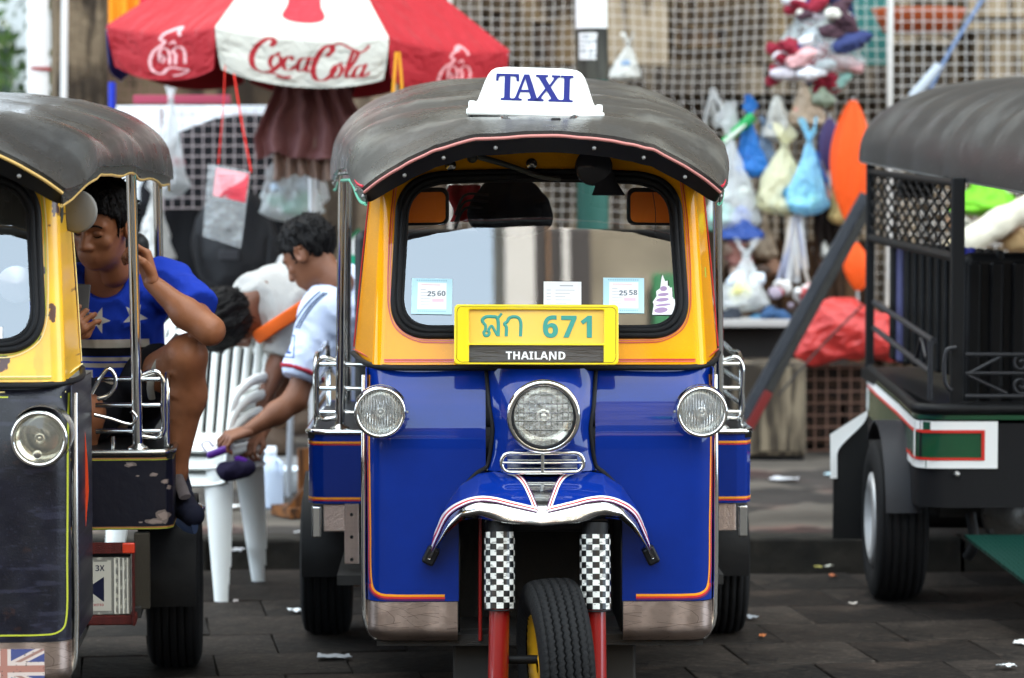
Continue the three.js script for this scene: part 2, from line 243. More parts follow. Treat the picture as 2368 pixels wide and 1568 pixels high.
// ---------------------------------------------------------------- old building behind the market
{
  const stain = tex('stain', 512, 512, (u, v) => { const run = fbm(u * 26, v * 3, 4, 4, 26, 3), big = fbm(u * 5, v * 5, 9, 5, 5), t = smoothstep(run * 0.6 + big * 0.5, 0.38, 0.72); return [lerp(0.27, 0.66, t), lerp(0.225, 0.59, t), lerp(0.18, 0.5, t)]; });
  const b = thing('old_building', 'old stained concrete building behind the wire mesh and hanging bags', 'building', [0, 0, Z_WALL]);
  const at = (g) => put(g, [0, 0, -Z_WALL]);
  const mw = mat([0.62, 0.6, 0.57], 0.92, { map: rep(stain, 0.55), bumpMap: rep(grain, 3), bumpScale: 0.01 });
  obj('wall', at(metres(put(box(16, 8.5, 0.3), [5.3, 4.25, Z_WALL - 0.62]))), mw, b);
  // lower right: wall of rough vertical ribs, grey beam above
  const R = rng(5), ribs = [];
  const rm = [0, 1, 2].map((k) => { const t = rep(stain, 0.9, 0.7); t.offset.set(k * 0.3, k * 0.17); return mat([[0.62, 0.58, 0.53], [0.4, 0.36, 0.32], [0.8, 0.76, 0.7]][k], 0.92, { map: t, bumpMap: rep(grain, 4), bumpScale: 0.012 }); });
  for (let x = 1640; x < 2400; x += 21 + R() * 9) { const w = 11 + R() * 8, g = block(x, 236 + R() * 8, x + w, 700 + R() * 320, Z_WALL - 0.12 + R() * 0.05, 0.2, 0.012); obj('wall_rib', at(metres(g)), rm[Math.floor(R() * 3)], b); }
  obj('rib_backing', at(metres(block(1630, 232, 2420, 1030, Z_WALL - 0.2, 0.2, 0))), mat([0.3, 0.26, 0.21], 0.95, { map: rep(stain, 0.8), bumpMap: rep(grain, 3), bumpScale: 0.02 }), b);
  obj('ledge', at(metres(block(1360, 150, 2060, 222, Z_WALL + 0.1, 0.4, 0.02))), mat([0.42, 0.4, 0.37], 0.9, { map: rep(stain, 0.8), bumpMap: rep(grain, 3), bumpScale: 0.01 }), b);
  // boards above the ledge; framed slabs coloured brown for the shade of deep openings
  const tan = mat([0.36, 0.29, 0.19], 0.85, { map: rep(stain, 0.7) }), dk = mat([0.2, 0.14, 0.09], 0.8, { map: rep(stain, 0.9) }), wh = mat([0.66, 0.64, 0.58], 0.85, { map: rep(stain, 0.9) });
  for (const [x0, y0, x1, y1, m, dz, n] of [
    [1100, -60, 1345, 150, tan, -0.22, 'board'], [1130, 20, 1180, 120, dk, -0.17, 'opening_shade'], [1225, 45, 1290, 150, dk, -0.16, 'opening_shade'], [1200, 150, 1345, 240, mat([0.5, 0.48, 0.44], 0.9, { map: rep(stain, 0.8) }), -0.2, 'board'],
    [1400, -60, 1545, 150, wh, -0.16, 'board'], [1548, -60, 1690, 150, tan, -0.22, 'board'], [1560, 58, 1690, 112, dk, -0.2, 'opening_shade'], [1692, -60, 1820, 150, mat([0.44, 0.38, 0.27], 0.85, { map: rep(stain, 0.7) }), -0.2, 'board'], [1822, -60, 1950, 150, tan, -0.24, 'board'],
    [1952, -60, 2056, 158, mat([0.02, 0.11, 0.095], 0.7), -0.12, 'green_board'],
    [2060, 60, 2215, 240, mat([0.52, 0.5, 0.46], 0.85, { map: rep(stain, 0.8) }), -0.2, 'board'], [2218, -60, 2300, 300, dk, -0.3, 'opening_shade'], [2255, 70, 2380, 300, wh, -0.16, 'block'], [2240, -60, 2380, 40, wh, -0.2, 'block'],
  ]) { const o = obj(n, at(metres(block(x0, y0, x1, y1, Z_WALL + dz, 0.3, 0.01))), m, b); if (n === 'opening_shade') obj('frame', [[x0, y0, x1, y0 + 7], [x0, y1 - 7, x1, y1], [x0, y0 + 7, x0 + 7, y1 - 7], [x1 - 7, y0 + 7, x1, y1 - 7]].map(([a, c, d, e]) => at(block(a, c, d, e, Z_WALL + dz + 0.025, 0.05, 0.004))), tan, o); }
  obj('shelf_edge', at(metres(block(2060, 88, 2215, 106, Z_WALL - 0.1, 0.2, 0.01))), wh, b);
  obj('shelf_edge', at(metres(block(2235, 52, 2380, 70, Z_WALL - 0.1, 0.2, 0.01))), wh, b);
  // left: white rendered strip right of the parasol, grimy column, plaster behind the boys
  obj('white_wall', at(metres(block(940, -80, 1112, 180, Z_WALL - 0.05, 0.3, 0.01))), mat([0.78, 0.77, 0.74], 0.85, { map: rep(stain, 0.3) }), b);
  obj('column', at(metres(block(124, -120, 246, 1020, Z_WALL + 0.1, 0.4, 0.02))), mat([0.36, 0.33, 0.29], 0.92, { map: rep(stain, 1.3), bumpMap: rep(grain, 3), bumpScale: 0.012 }), b);
  obj('plaster_and_recess', at(metres(block(640, 200, 1110, 1020, Z_WALL + 0.02, 0.3, 0.01))), mat([0.62, 0.58, 0.55], 0.9, { map: rep(stain, 0.45), bumpMap: rep(grain, 3), bumpScale: 0.01 }), b);
  obj('plaster_and_recess', at(metres(block(246, -120, 640, 1020, Z_WALL - 0.1, 0.3, 0))), mat([0.3, 0.26, 0.22], 0.92, { map: rep(stain, 0.6) }), b);  // darker brown slab stands in for a recess, its shade put in as colour
  obj('unseen_shade_block', at(metres(put(box(60, 34, 6), [27.25, 17, -15.5]))), mat([0.55, 0.53, 0.49], 0.92, { map: rep(stain, 0.3) }), b);  // unseen tall block behind, sized to keep the street in shade
  obj('roof_slab', at(put(box(16, 0.25, 1.2), [5.3, 8.6, Z_WALL - 0.3])), mw, b);
}
// orange and blue hangings behind the parasol, poles at the far left
{
  const cloth = (x0, y0, x1, y1, z, k) => { const a = T(x0, y0, z), c = T(x1, y1, z); return sheet((u, v) => V(lerp(a.x, c.x, u), lerp(c.y, a.y, v), z + 0.02 * Math.sin(u * 14 + k) * (1.2 - v)), 28, 8, 0.004); };
  single('hanging_cloth', cloth(250, -120, 330, 96, -8, 1), mat([0.85, 0.27, 0.01], 0.8), 'orange cloth hanging beside the grimy column, behind the parasol', 'cloth');
  single('hanging_cloth', cloth(322, -120, 420, 60, -7.9, 3), mat([0.62, 0.03, 0.05], 0.8), 'red cloth hanging behind the parasol top, right of the orange one', 'cloth');
  const pole = (x0, y0, x1, y1, z, r, m) => rod(T(x0, y0, z), T(x1, y1, z), r, 16);
  const p1 = thing('street_pole', 'thick white street pole at the upper left with a red band', 'pole', T(88, 1000, -7.4).setY(PAVE_H));
  const off = (g, t) => put(g, t.position.clone().negate());
  obj('post', off(rod(T(84, -200, -7.4), T(92, 1040, -7.4), 0.058, 20), p1), mat([0.6, 0.58, 0.55], 0.6, { bumpMap: rep(grain, 3, 1), bumpScale: 0.003 }), p1);
  obj('band', off(rod(T(90, 155, -7.4), T(90, 163, -7.4), 0.062, 20), p1), mat([0.25, 0.03, 0.03], 0.6), p1);
  single('thin_pipe', rod(T(150, -150, -7.9), T(139, 1000, -7.9), 0.018, 10), mat([0.62, 0.6, 0.58], 0.5), 'thin pale pipe running up in front of the grimy column', 'pipe');
  const p2 = thing('street_pole', 'white street pole with a grey lower half and pasted notice above the blue taxi', 'pole', T(1368, 900, -6.6).setY(PAVE_H));
  const o2 = (g) => off(g, p2);
  obj('post', o2(rod(T(1366, -200, -6.6), T(1368, 66, -6.6), 0.078, 24)), mat([0.72, 0.72, 0.7], 0.6), p2);
  obj('grey_sleeve', o2(rod(T(1368, 66, -6.6), T(1370, 186, -6.6), 0.08, 24)), mat([0.11, 0.14, 0.155], 0.6, { map: rep(TEX.stain, 1, 1) }), p2);
  obj('green_base', o2(rod(T(1370, 186, -6.6), T(1371, 1000, -6.6), 0.079, 24)), mat([0.02, 0.09, 0.07], 0.6), p2);
  const note = canvasTex(256, 256, (c) => { c.fillStyle = '#d9d9d6'; c.fillRect(0, 0, 256, 256); c.fillStyle = '#5a6670'; const R = rng(9); for (let r = 0; r < 5; r++) for (let x = 16; x < 230; x += 14) if (R() > 0.3) c.fillRect(x, 24 + r * 46, 8 + R() * 8, 18 + R() * 12); });
  const np = T(1362, 108, -6.6); obj('notice', o2(sheet((u, v) => { const a = lerp(-0.72, 0.42, u); return V(np.x + 0.004 + Math.sin(a) * 0.083, np.y + (v - 0.5) * 0.13, np.z + Math.cos(a) * 0.083); }, 10, 2, 0, false, (u, v) => [u, v])), mat([1, 1, 1], 0.7, { map: note }), p2);
}
// far left gap: trees and a pale wall beyond
{
  const w = thing('far_house', 'pale house wall glimpsed in the gap at the far left', 'house', [-4.6, 0, -16]);
  obj('wall', metres(put(box(3.2, 7, 0.3), [-0.9, 3.5, -1.2])), mat([0.7, 0.72, 0.7], 0.9), w);
  obj('window', metres(put(box(0.5, 0.9, 0.08), [0.1, 2.4, -1.03])), mat([0.04, 0.06, 0.06], 0.2), w);
  const tr = thing('garden_tree', 'leafy green tree glimpsed behind the white pole at the far left', 'tree', [-4.05, 0, -14.5]);
  obj('trunk', tube([[0, 0, 0], [0.05, 1.2, 0], [-0.1, 2.6, 0.1]], (t) => 0.09 - 0.05 * t, 8), mat([0.09, 0.07, 0.05], 0.9), tr);
  const R = rng(21), leaf = [], q = shape([[0, -0.05], [0.022, 0], [0, 0.05], [-0.022, 0]]), lg = new THREE.ShapeGeometry(q);
  for (let i = 0; i < 1500; i++) { const a = R() * 6.28, r = Math.sqrt(R()) * 0.75, y = 1.55 + R() * 1.6, k = noise3(Math.cos(a) * r * 3, y * 3, Math.sin(a) * r * 3); if (k < 0.42) continue; leaf.push(put(lg, [Math.cos(a) * r, y, Math.sin(a) * r], [R() * 3, R() * 6, R() * 3], 1 + R() * 0.7)); }
  obj('crown', merge(leaf), mat([0.06, 0.12, 0.025], 0.7, { transmission: 0.3 }), tr).userData.kind = 'stuff';
}
// ---------------------------------------------------------------- the other side of the street (behind the camera; seen in the windscreen and the chrome)
{
  const grey = tex('render', 256, 256, (u, v) => { const t = fbm(u * 6, v * 6, 3, 6, 6); return [0.5 + 0.3 * t, 0.48 + 0.29 * t, 0.44 + 0.27 * t]; });
  const mk = (name, label, x0, x1, h, z, wallM, floors, bays) => {
    const b = thing(name, label, 'building', [(x0 + x1) / 2, 0, z]), w = x1 - x0;
    obj('wall', metres(put(box(w, h, 8), [0, h / 2, 4])), wallM, b);
    obj('parapet', metres(put(box(w + 0.2, 0.5, 0.4), [0, h + 0.25, 0.1])), wallM, b);
    const bw = w / bays, fh = h / floors;
    for (let f = 0; f < floors; f++) for (let i = 0; i < bays; i++) {
      const x = -w / 2 + (i + 0.5) * bw, y = f * fh, ground = f === 0;
      if (x0 === 0.9 && i === 0 && f >= 2) continue;
      const win = obj(ground ? 'shop_front' : 'window', metres(put(box(bw * (ground ? 0.84 : 0.62), fh * (ground ? 0.8 : 0.55), 0.06), [x, y + fh * (ground ? 0.42 : 0.52), -0.04])), mat(ground ? [0.05, 0.045, 0.04] : [0.05, 0.07, 0.09], ground ? 0.8 : 0.12), b);
      if (!ground) { obj('frame', put(box(0.08, fh * 0.55, 0.06), [x, y + fh * 0.52, -0.1]), M.white ?? (M.white = mat([0.72, 0.71, 0.68], 0.6)), win); obj('sill', put(box(bw * 0.66, 0.08, 0.2), [x, y + fh * 0.235, -0.12]), M.white, win); }
      else obj('awning', put(box(bw * 0.95, 0.06, 1.4), [x, fh * 0.92, -0.72], [-0.2, 0, 0]), mat([[0.5, 0.08, 0.05], [0.05, 0.2, 0.3], [0.55, 0.5, 0.4]][i % 3], 0.8), b);
    }
    for (let i = 0; i <= bays; i++) obj('pilaster', metres(put(box(0.3, h, 0.16), [-w / 2 + i * bw, h / 2, -0.1])), M.white, b);
    return b;
  };
  const a = mk('shophouse', 'grey rendered shophouse across the street with white pilasters', 0.9, 32, 16, 20, mat([0.8, 0.77, 0.7], 0.9, { map: rep(grey, 0.3), bumpMap: rep(grain, 1), bumpScale: 0.01 }), 4, 9);
  const tall = obj('tall_window', put(box(0.62, 4.2, 0.1), [-15.55 + 0.42, 10.4, -0.08]), mat([0.045, 0.04, 0.04], 0.3), a);
  obj('mullion', put(box(0.07, 4.2, 0.06), [-15.55 + 0.47, 10.4, -0.16]), M.white, tall); obj('frame', put(box(0.03, 4.2, 0.05), [-15.55 + 0.29, 10.4, -0.16]), mat([0.25, 0.14, 0.07], 0.6), tall);
  obj('green_sign', put(rbox(0.9, 0.9, 0.14, 0.02), [-13.75, 9.85, -0.12]), mat([0.01, 0.22, 0.07], 0.5), a);
  mk('shophouse', 'long cream shophouse across the street', -36, -5.5, 9, 21, mat([0.66, 0.6, 0.48], 0.9, { map: rep(grey, 0.3) }), 3, 9);
  const side = thing('unseen_side_block', 'plain grey block, unseen, added beyond the left end of the row to cut sky light', 'house', [-19, 0, -20]);  // unseen block added at the rear left to hold back sky light
  obj('wall', metres(put(box(26, 15, 8), [0, 7.5, 0])), mat([0.4, 0.37, 0.33], 0.9, { map: rep(grey, 0.3) }), side); obj('roof', put(box(27, 0.4, 9), [0, 15.2, 0]), mat([0.2, 0.1, 0.07], 0.9), side);
  mk('shophouse', 'low brown block across the street, unseen, added to close the sky gap between two taller houses', -5.4, 0.8, 6.2, 21.5, mat([0.3, 0.22, 0.16], 0.9, { map: rep(grey, 0.3) }), 2, 2);  // unseen low block added to keep the sky gap out of reflections
}

// ================================================================ THE THREE-WHEELED TAXIS
// piecewise line through points sorted by x
const pl = (pts) => (x) => { if (x <= pts[0][0]) return pts[0][1]; for (let i = 1; i < pts.length; i++) if (x <= pts[i][0]) return lerp(pts[i - 1][1], pts[i][1], (x - pts[i - 1][0]) / (pts[i][0] - pts[i - 1][0])); return pts[pts.length - 1][1]; };
function smoothLine(pts, n) { const c = new THREE.CatmullRomCurve3(pts.map((p) => V(p[0], p[1], 0)), false, 'centripetal'); return c.getPoints(n).map((p) => [p.x, p.y]); }
// painted line on a surface: line of 2-d points, offset a..b to its left, put on the surface by map(x, y) -> Vector3
function stripe(line, a, b, map, th = 0.0012) {
  const L = line.map((p, i) => { const q = line[Math.max(0, i - 1)], r = line[Math.min(line.length - 1, i + 1)], dx = r[0] - q[0], dy = r[1] - q[1], l = Math.hypot(dx, dy) || 1; return [-dy / l, dx / l]; });
  const n = line.length - 1;
  return sheet((u, v) => { const i = Math.min(n, Math.round(u * n)), o = lerp(a, b, v), p = map(line[i][0] + L[i][0] * o, line[i][1] + L[i][1] * o); return p.add(V(0, th * 0.6, th)); }, n, 1);
}
const check0 = () => tex("tread_plate", 64, 64, (u, v) => (Math.floor(u * 2) + Math.floor(v * 2)) % 2, false);
const leather = tex('leather', 512, 512, (u, v) => { let d = 9; const x = u * 40, y = v * 40; for (let i = -1; i <= 1; i++) for (let j = -1; j <= 1; j++) { const cx = Math.floor(x) + i, cy = Math.floor(y) + j, wx = ((cx % 40) + 40) % 40, wy = ((cy % 40) + 40) % 40; d = Math.min(d, Math.hypot(cx + hash3(wx, wy, 1) - x, cy + hash3(wx, wy, 2) - y)); } return 0.25 + 0.6 * d; }, false);
const dust = tex('dust', 512, 512, (u, v) => { const t = smoothstep(fbm(u * 5, v * 5, 4, 6, 5), 0.42, 0.75), s = smoothstep(fbm(u * 40, v * 9, 6, 3, 0), 0.62, 0.8); return [0.62 + 0.3 * t + 0.08 * s, 0.62 + 0.3 * t + 0.08 * s, 0.62 + 0.28 * t + 0.08 * s]; });
const roughTex = tex('roughness', 512, 512, (u, v) => 0.7 + 0.3 * smoothstep(fbm(u * 7, v * 7, 2, 6, 7), 0.3, 0.7), false);
M.vinyl = mat([0.1, 0.098, 0.092], 0.38, { specularIntensity: 1, map: rep(dust, 1.2), bumpMap: rep(leather, 3), bumpScale: 0.0008, roughnessMap: rep(roughTex, 1.3) });
M.pink = mat([0.42, 0.16, 0.14], 0.5); M.greenTrim = mat([0.12, 0.42, 0.28], 0.5); M.redTrim = mat([0.45, 0.02, 0.04], 0.5); M.goldTrim = mat([0.5, 0.32, 0.1], 0.5);
M.glass = new THREE.MeshPhysicalMaterial({ color: 0xffffff, roughness: 0.0, transmission: 1, ior: 2.2, thickness: 0, side: THREE.DoubleSide, specularIntensity: 1 });
const flute = tex('flute', 256, 64, (u) => 0.5 + 0.5 * Math.cos(u * 2 * Math.PI * 16), false);
const lensMarks = tex('lens_marks', 128, 128, (u, v) => (Math.abs(((u * 8) % 1) - 0.5) > 0.44 || Math.abs(((v * 5) % 1) - 0.5) > 0.44 ? 0 : 1) * 0.5 + 0.5 * fbm(u * 10, v * 10, 3, 2, 10), false);
M.lens = mat([0.96, 0.96, 0.93], 0.06, { transmission: 0.74, thickness: 0, bumpMap: rep(flute, 1, 1), bumpScale: 0.009 });
M.lensPlain = mat([0.95, 0.94, 0.88], 0.05, { transmission: 0.75, thickness: 0, bumpMap: rep(lensMarks, 1.4, 1.4), bumpScale: 0.014 });
M.orangeLining = mat([0.78, 0.2, 0.008], 0.55);

let scratchT = null;
const scratched = () => scratchT ?? (scratchT = (() => { const t = canvasTex(512, 512, (c) => { c.fillStyle = '#d8cac4'; c.fillRect(0, 0, 512, 512); const R = rng(55); for (let i = 0; i < 26; i++) { c.strokeStyle = i % 3 ? 'rgba(90,72,66,0.5)' : 'rgba(110,95,90,0.35)'; c.lineWidth = 1.5 + R() * 3.5; let x = R() * 512, y = R() * 512, a = (R() - 0.5) * 1.2; c.beginPath(); c.moveTo(x, y); for (let k = 0; k < 6; k++) { a += (R() - 0.5) * 0.9; x += Math.cos(a) * 50; y += Math.sin(a) * 32; c.lineTo(x, y); } c.stroke(); } for (let i = 0; i < 500; i++) { c.fillStyle = i % 2 ? 'rgba(120,95,85,0.3)' : 'rgba(240,225,215,0.35)'; c.fillRect(R() * 512, R() * 512, 2 + R() * 22, 1 + R() * 3); } }); t.wrapS = t.wrapT = THREE.RepeatWrapping; return t; })());
// a round lamp facing +z: bucket, ring, reflector, lens
function lamp(parent, name, p, r, depth, lensM, tilt = 0, housingM = M.chrome) {
  const body = obj(name, lathe([[0.001, 0], [r * 0.7, 0], [r * 0.86, depth * 0.35], [r * 0.98, depth * 0.75], [r * 1.03, depth * 0.9], [r * 1.02, depth * 0.97]], 40).rotateX(Math.PI / 2), housingM, parent);
  body.position.set(...p); body.rotation.x = tilt;
  obj('ring', lathe([[r * 1.02, -0.006], [r * 1.07, 0], [r * 1.06, 0.008], [r * 0.99, 0.014], [r * 0.9, 0.012], [r * 0.875, 0.004], [r * 0.9, -0.004]], 44).rotateX(Math.PI / 2).translate(0, 0, depth), M.chrome, body);
  obj('reflector', lathe([[0.006, -r * 0.5], [r * 0.3, -r * 0.44], [r * 0.6, -r * 0.25], [r * 0.86, 0.002]], 36).rotateX(Math.PI / 2).translate(0, 0, depth), M.chrome, body);
  obj('bulb', [put(sph(r * 0.13), [0, 0, depth - r * 0.12]), put(lathe([[r * 0.2, 0], [r * 0.22, 0.004], [r * 0.12, 0.012], [r * 0.1, 0]], 20).rotateX(Math.PI / 2), [0, 0, depth - r * 0.16])], M.dullchrome, body);
  obj('lens', sheet((u, v) => { const a = u * 2 * Math.PI, q = v * r * 0.885; return V(Math.cos(a) * q, Math.sin(a) * q, depth + 0.004 + 0.014 * (1 - v * v)); }, 40, 8, 0, false, (u, v) => [0.5 + 0.5 * v * Math.cos(u * 2 * Math.PI), 0.5 + 0.5 * v * Math.sin(u * 2 * Math.PI)]), lensM, body);
  return body;
}
function tyre(R, w, rim, m, zig = true) {
  const prof = []; const hw = w / 2;
  prof.push([rim, -hw * 0.72], [rim + (R - rim) * 0.3, -hw * 0.96], [rim + (R - rim) * 0.62, -hw], [rim + (R - rim) * 0.86, -hw * 0.9], [R - 0.006, -hw * 0.76]);
  const ribs = 5, tw = hw * 0.72 * 2; for (let i = 0; i < ribs; i++) { const a = -tw / 2 + (i / ribs) * tw, b = a + tw / ribs, c = (x) => R - 0.010 * Math.pow(Math.abs(x) / hw, 2.2), g = 0.0032; prof.push([c(a + g) - 0.009, a + g * 0.6], [c(a + g), a + g], [c((a + b) / 2), (a + b) / 2], [c(b - g), b - g], [c(b - g) - 0.009, b - g * 0.6]); }
  prof.push([R - 0.006, hw * 0.76], [rim + (R - rim) * 0.86, hw * 0.9], [rim + (R - rim) * 0.62, hw], [rim + (R - rim) * 0.3, hw * 0.96], [rim, hw * 0.72]);
  const n = prof.length - 1, N = zig ? 216 : 48;
  return sheet((u, v) => { const k = Math.round(u * n), [r, x] = prof[k], a = v * 2 * Math.PI, tread = k > 4 && k < n - 4, j = Math.round(v * N), z = zig && tread ? (j % 3 === 0 ? 0.0024 : j % 3 === 1 ? -0.0012 : -0.0012) : 0, sh = zig && !tread && (k === 4 || k === n - 4) && j % 3 === 0 ? -0.004 : 0; return V(x + z, Math.sin(a) * (r + sh), Math.cos(a) * (r + sh)); }, n, N, 0, false, (u, v) => [u, v * 6]);
}
// the padded hood: front edge z0, rear edge z1, bows across; fn(u -1..1, v 0..1)
function hood({ z0, z1, bows, pad = 0.016, rise = 0.215 }) {
  return (u, v) => {
    const z = lerp(z0, z1, v), t = clamp((z0 - z) / 2.35, 0, 1), back = 0.15 * Math.pow(Math.abs(u), 3) * (1 - smoothstep(v, 0, 0.25));
    const hw = 0.474 + 0.17 * Math.pow(t, 0.85), crown = 1.652 + rise * Math.pow(t, 0.9), edge = lerp(1.505, 1.57, smoothstep(t, 0, 0.3)) - 0.03 * smoothstep(t, 0.6, 1);
    const a = Math.abs(u), soft = smoothstep(t, 0, 0.22), p = lerp(2.7, 2.5, soft), q = lerp(1, 0.36, soft);
    const prof = Math.pow(1 - Math.pow(a, p), q);
    let k = 0; for (let i = 0; i + 1 < bows.length; i++) if (v >= bows[i] && v <= bows[i + 1]) { const s = (v - bows[i]) / (bows[i + 1] - bows[i]); k = Math.sin(Math.PI * s); }
    const wr = (fbm(u * 5 + 3, v * 9, 2.2, 4) - 0.5) * 0.012 + (noise3(u * 3 + v * 7, v * 30 + u * 6, 4) - 0.5) * 0.006 * soft;
    const seamU = Math.exp(-Math.pow((a - 0.6) / 0.02, 2)) * 0.003;
    return V(u * hw * (1 + pad * (pad > 0.03 ? 0.5 : 0.25) * k * a), edge + (crown - edge) * prof + pad * k * Math.sqrt(Math.max(0, 1 - a * a * 0.6)) * (a > 0.985 ? (pad > 0.03 ? 0.4 : 0) : 1) + wr * (1 - Math.pow(a, 8)) + seamU, z - back);
  };
}
function taxi(o) {
  const root = thing('three_wheeled_taxi', o.label, 'tuk-tuk', [o.x, 0, o.z], o.turn, 'three-wheeled taxis parked in a row');
  const P = { body: o.body, upper: o.upper };
  // ---- lower front: height of the sheet metal over the front view
  const zf = (x, y) => { const s = clamp((y - 0.8) / 0.226, 0, 1.05), c = Math.max(0, Math.abs(x) - 0.415); return -0.075 * s * s - (c > 0 ? 0.06 - Math.sqrt(Math.max(0, 0.0036 - c * c)) : 0); };
  const F = (x, y) => V(x, y, zf(x, y));
  const arcX = (t) => (t < 0.7 ? lerp(0, 0.415, t / 0.7) : 0.415 + 0.0595 * Math.sin(((t - 0.7) / 0.3) * Math.PI / 2)); // denser round the corner
  const yTop = (x) => 1.024 - 0.002 * Math.abs(x);
  for (const s of [-1, 1]) {
    const xin = (y) => lerp(0.224, 0.15, smoothstep(y, 0.6, 0.76));
    obj('front_panel', sheet((u, v) => { const y = lerp(0.385, yTop(0.3), v), xi = xin(y), x = xi + (0.474 - xi) * (arcX(u) / 0.4745); return F(s * x, y); }, 26, 34, 0.004, s < 0), P.body, root);
    // return of the panel towards the wheel, side of the cab
    obj('side_panel', sheet((u, v) => V(s * lerp(0.475, 0.488, u), lerp(0.36, 1.02, v), lerp(-0.062, -0.62, u)), 6, 6, 0.004, s > 0), o.sideM ?? P.body, root);
    obj('inner_panel', sheet((u, v) => V(s * 0.224, lerp(0.3, 0.62, v), lerp(-0.003, -0.4, u)), 2, 2, 0.004, s < 0), M.blackpaint, root);
    // bottom plate of dull bright metal, curved under
    obj('bumper_plate', sheet((u, v) => { const x = lerp(0.226, 0.4745, arcX(u) / 0.4745), y = lerp(0.273, 0.383, v), c = zf(s * x, 0.4), b = v < 0.3 ? 0.03 * Math.pow(1 - v / 0.3, 2) : 0; return V(s * (x + 0.001 - b * 0.4 * (x > 0.42 ? 1 : 0)), y, c + 0.003 - b); }, 20, 10, 0.004, s < 0), M.plateSteel ?? (M.plateSteel = mat([0.85, 0.78, 0.73], 0.42, { metalness: 1, map: rep(scratched(), 3.6, 7), roughnessMap: rep(roughTex, 3), bumpMap: rep(grain, 3), bumpScale: 0.0012 })), root);
    // bright strip up the side
    obj('side_strip', tube([[s * 0.45, 0.275, -0.05], [s * 0.476, 0.31, -0.055], [s * 0.483, 0.4, -0.06], [s * 0.484, 0.7, -0.06], [s * 0.483, 1.0, -0.09]], 0.009, 10), o.strip ?? M.chrome, root);
  }
  const under = M.under ?? (M.under = mat([0.03, 0.028, 0.026], 0.85, { bumpMap: rep(grain, 5), bumpScale: 0.002 }));
  obj('bulkhead', put(box(0.45, 0.5, 0.02), [0, 0.45, -0.4]), under, root); obj('floor', [put(box(0.9, 0.03, 1.1), [0, 0.27, -0.6]), put(box(1.2, 0.03, 1.35), [0, 0.3, -1.74])], under, root);
  // pin stripes of the lower front
  if (o.pin) for (const s of [-1, 1]) {
    const path = smoothLine([[s * 0.471, 1.0], [s * 0.4705, 0.8], [s * 0.468, 0.6], [s * 0.465, 0.44], [s * 0.458, 0.415], [s * 0.44, 0.403], [s * 0.4, 0.399], [s * 0.32, 0.3985], [s * 0.262, 0.3985]], 60);
    const seq = o.pin, off = (a, b) => (s < 0 ? stripe(path, a, b, F) : stripe(path, -b, -a, F));
    const cut = path.filter((p) => p[1] < 0.43);
    const lo = (a, b) => (s < 0 ? stripe(cut, a, b, F, 0.0016) : stripe(cut, -b, -a, F, 0.0016));
    obj('pin_stripe', off(0, 0.0042), seq[0], root); if (seq[1]) obj('pin_stripe', off(-0.0042, -0.0012), seq[1], root);
    if (seq[2]) { obj('pin_stripe', lo(-0.002, 0.0045), seq[0], root); obj('pin_stripe', lo(-0.0075, -0.002), seq[1], root); obj('pin_stripe', lo(-0.0125, -0.008), seq[2], root); }
  }
  // ---- seam between lower and upper front
  const nw = o.narrow ?? 0, seam = [[-0.525 + nw, 1.045, -0.44], [-0.49, 1.035, -0.2], [-0.46, 1.03, -0.1], [-0.42, 1.027, -0.062], [-0.2, 1.0255, -0.056], [0, 1.025, -0.055], [0.2, 1.0255, -0.056], [0.42, 1.027, -0.062], [0.46, 1.03, -0.1], [0.49, 1.035, -0.2], [0.525 - nw, 1.045, -0.44]];
  obj('seam_piping', tube(seam.map((p) => [p[0], p[1] - 0.004, p[2] + 0.004]), 0.008, 8), M.rubber, root);
  // ---- upper front: leaning face with the windscreen opening
  const A = 13 * deg, lean = (x, t, out = 0) => V(x, 1.03 + t * Math.cos(A) + out * Math.sin(A), -0.062 - t * Math.sin(A) + out * Math.cos(A));
  const leanM = new THREE.Matrix4().makeRotationX(-A).setPosition(0, 1.03, -0.062);
  const onFace = (g) => g.clone().applyMatrix4(leanM);
  const hwU = (t) => lerp(0.428, 0.402, t / 0.6);
  const face = new THREE.Shape(); face.moveTo(-0.428, 0); face.lineTo(0.428, 0); face.lineTo(0.405, 0.52);
  for (let i = 0; i <= 12; i++) { const x = lerp(0.405, -0.405, i / 12); face.lineTo(x, 0.49 + 0.115 * (1 - Math.pow(Math.abs(x) / 0.405, 2.4)) + 0.02); } face.closePath();
  const hole = (g) => { const s = new THREE.Shape(), b = 0.083 + g, t = 0.538 - g, wb = 0.402 - g, wt = 0.388 - g, r = 0.1 - g * 0.6, rt = 0.125 - g * 0.6; s.moveTo(-wb + r, b); s.lineTo(wb - r, b); s.quadraticCurveTo(wb, b, wb - 0.002, b + r); s.lineTo(wt, t - rt); s.quadraticCurveTo(wt, t - 0.012, wt - rt, t - 0.004); s.quadraticCurveTo(0, t + 0.008, -wt + rt, t - 0.004); s.quadraticCurveTo(-wt, t - 0.012, -wt, t - rt); s.lineTo(-wb + 0.002, b + r); s.quadraticCurveTo(-wb, b, -wb + r, b); return s; };
  face.holes.push(new THREE.Path(hole(0).getPoints(10).reverse()));
  const frame = obj('windscreen_frame', onFace(put(ext(face, 0.014, 0, 1, 10), [0, 0, -0.014])), P.upper, root);
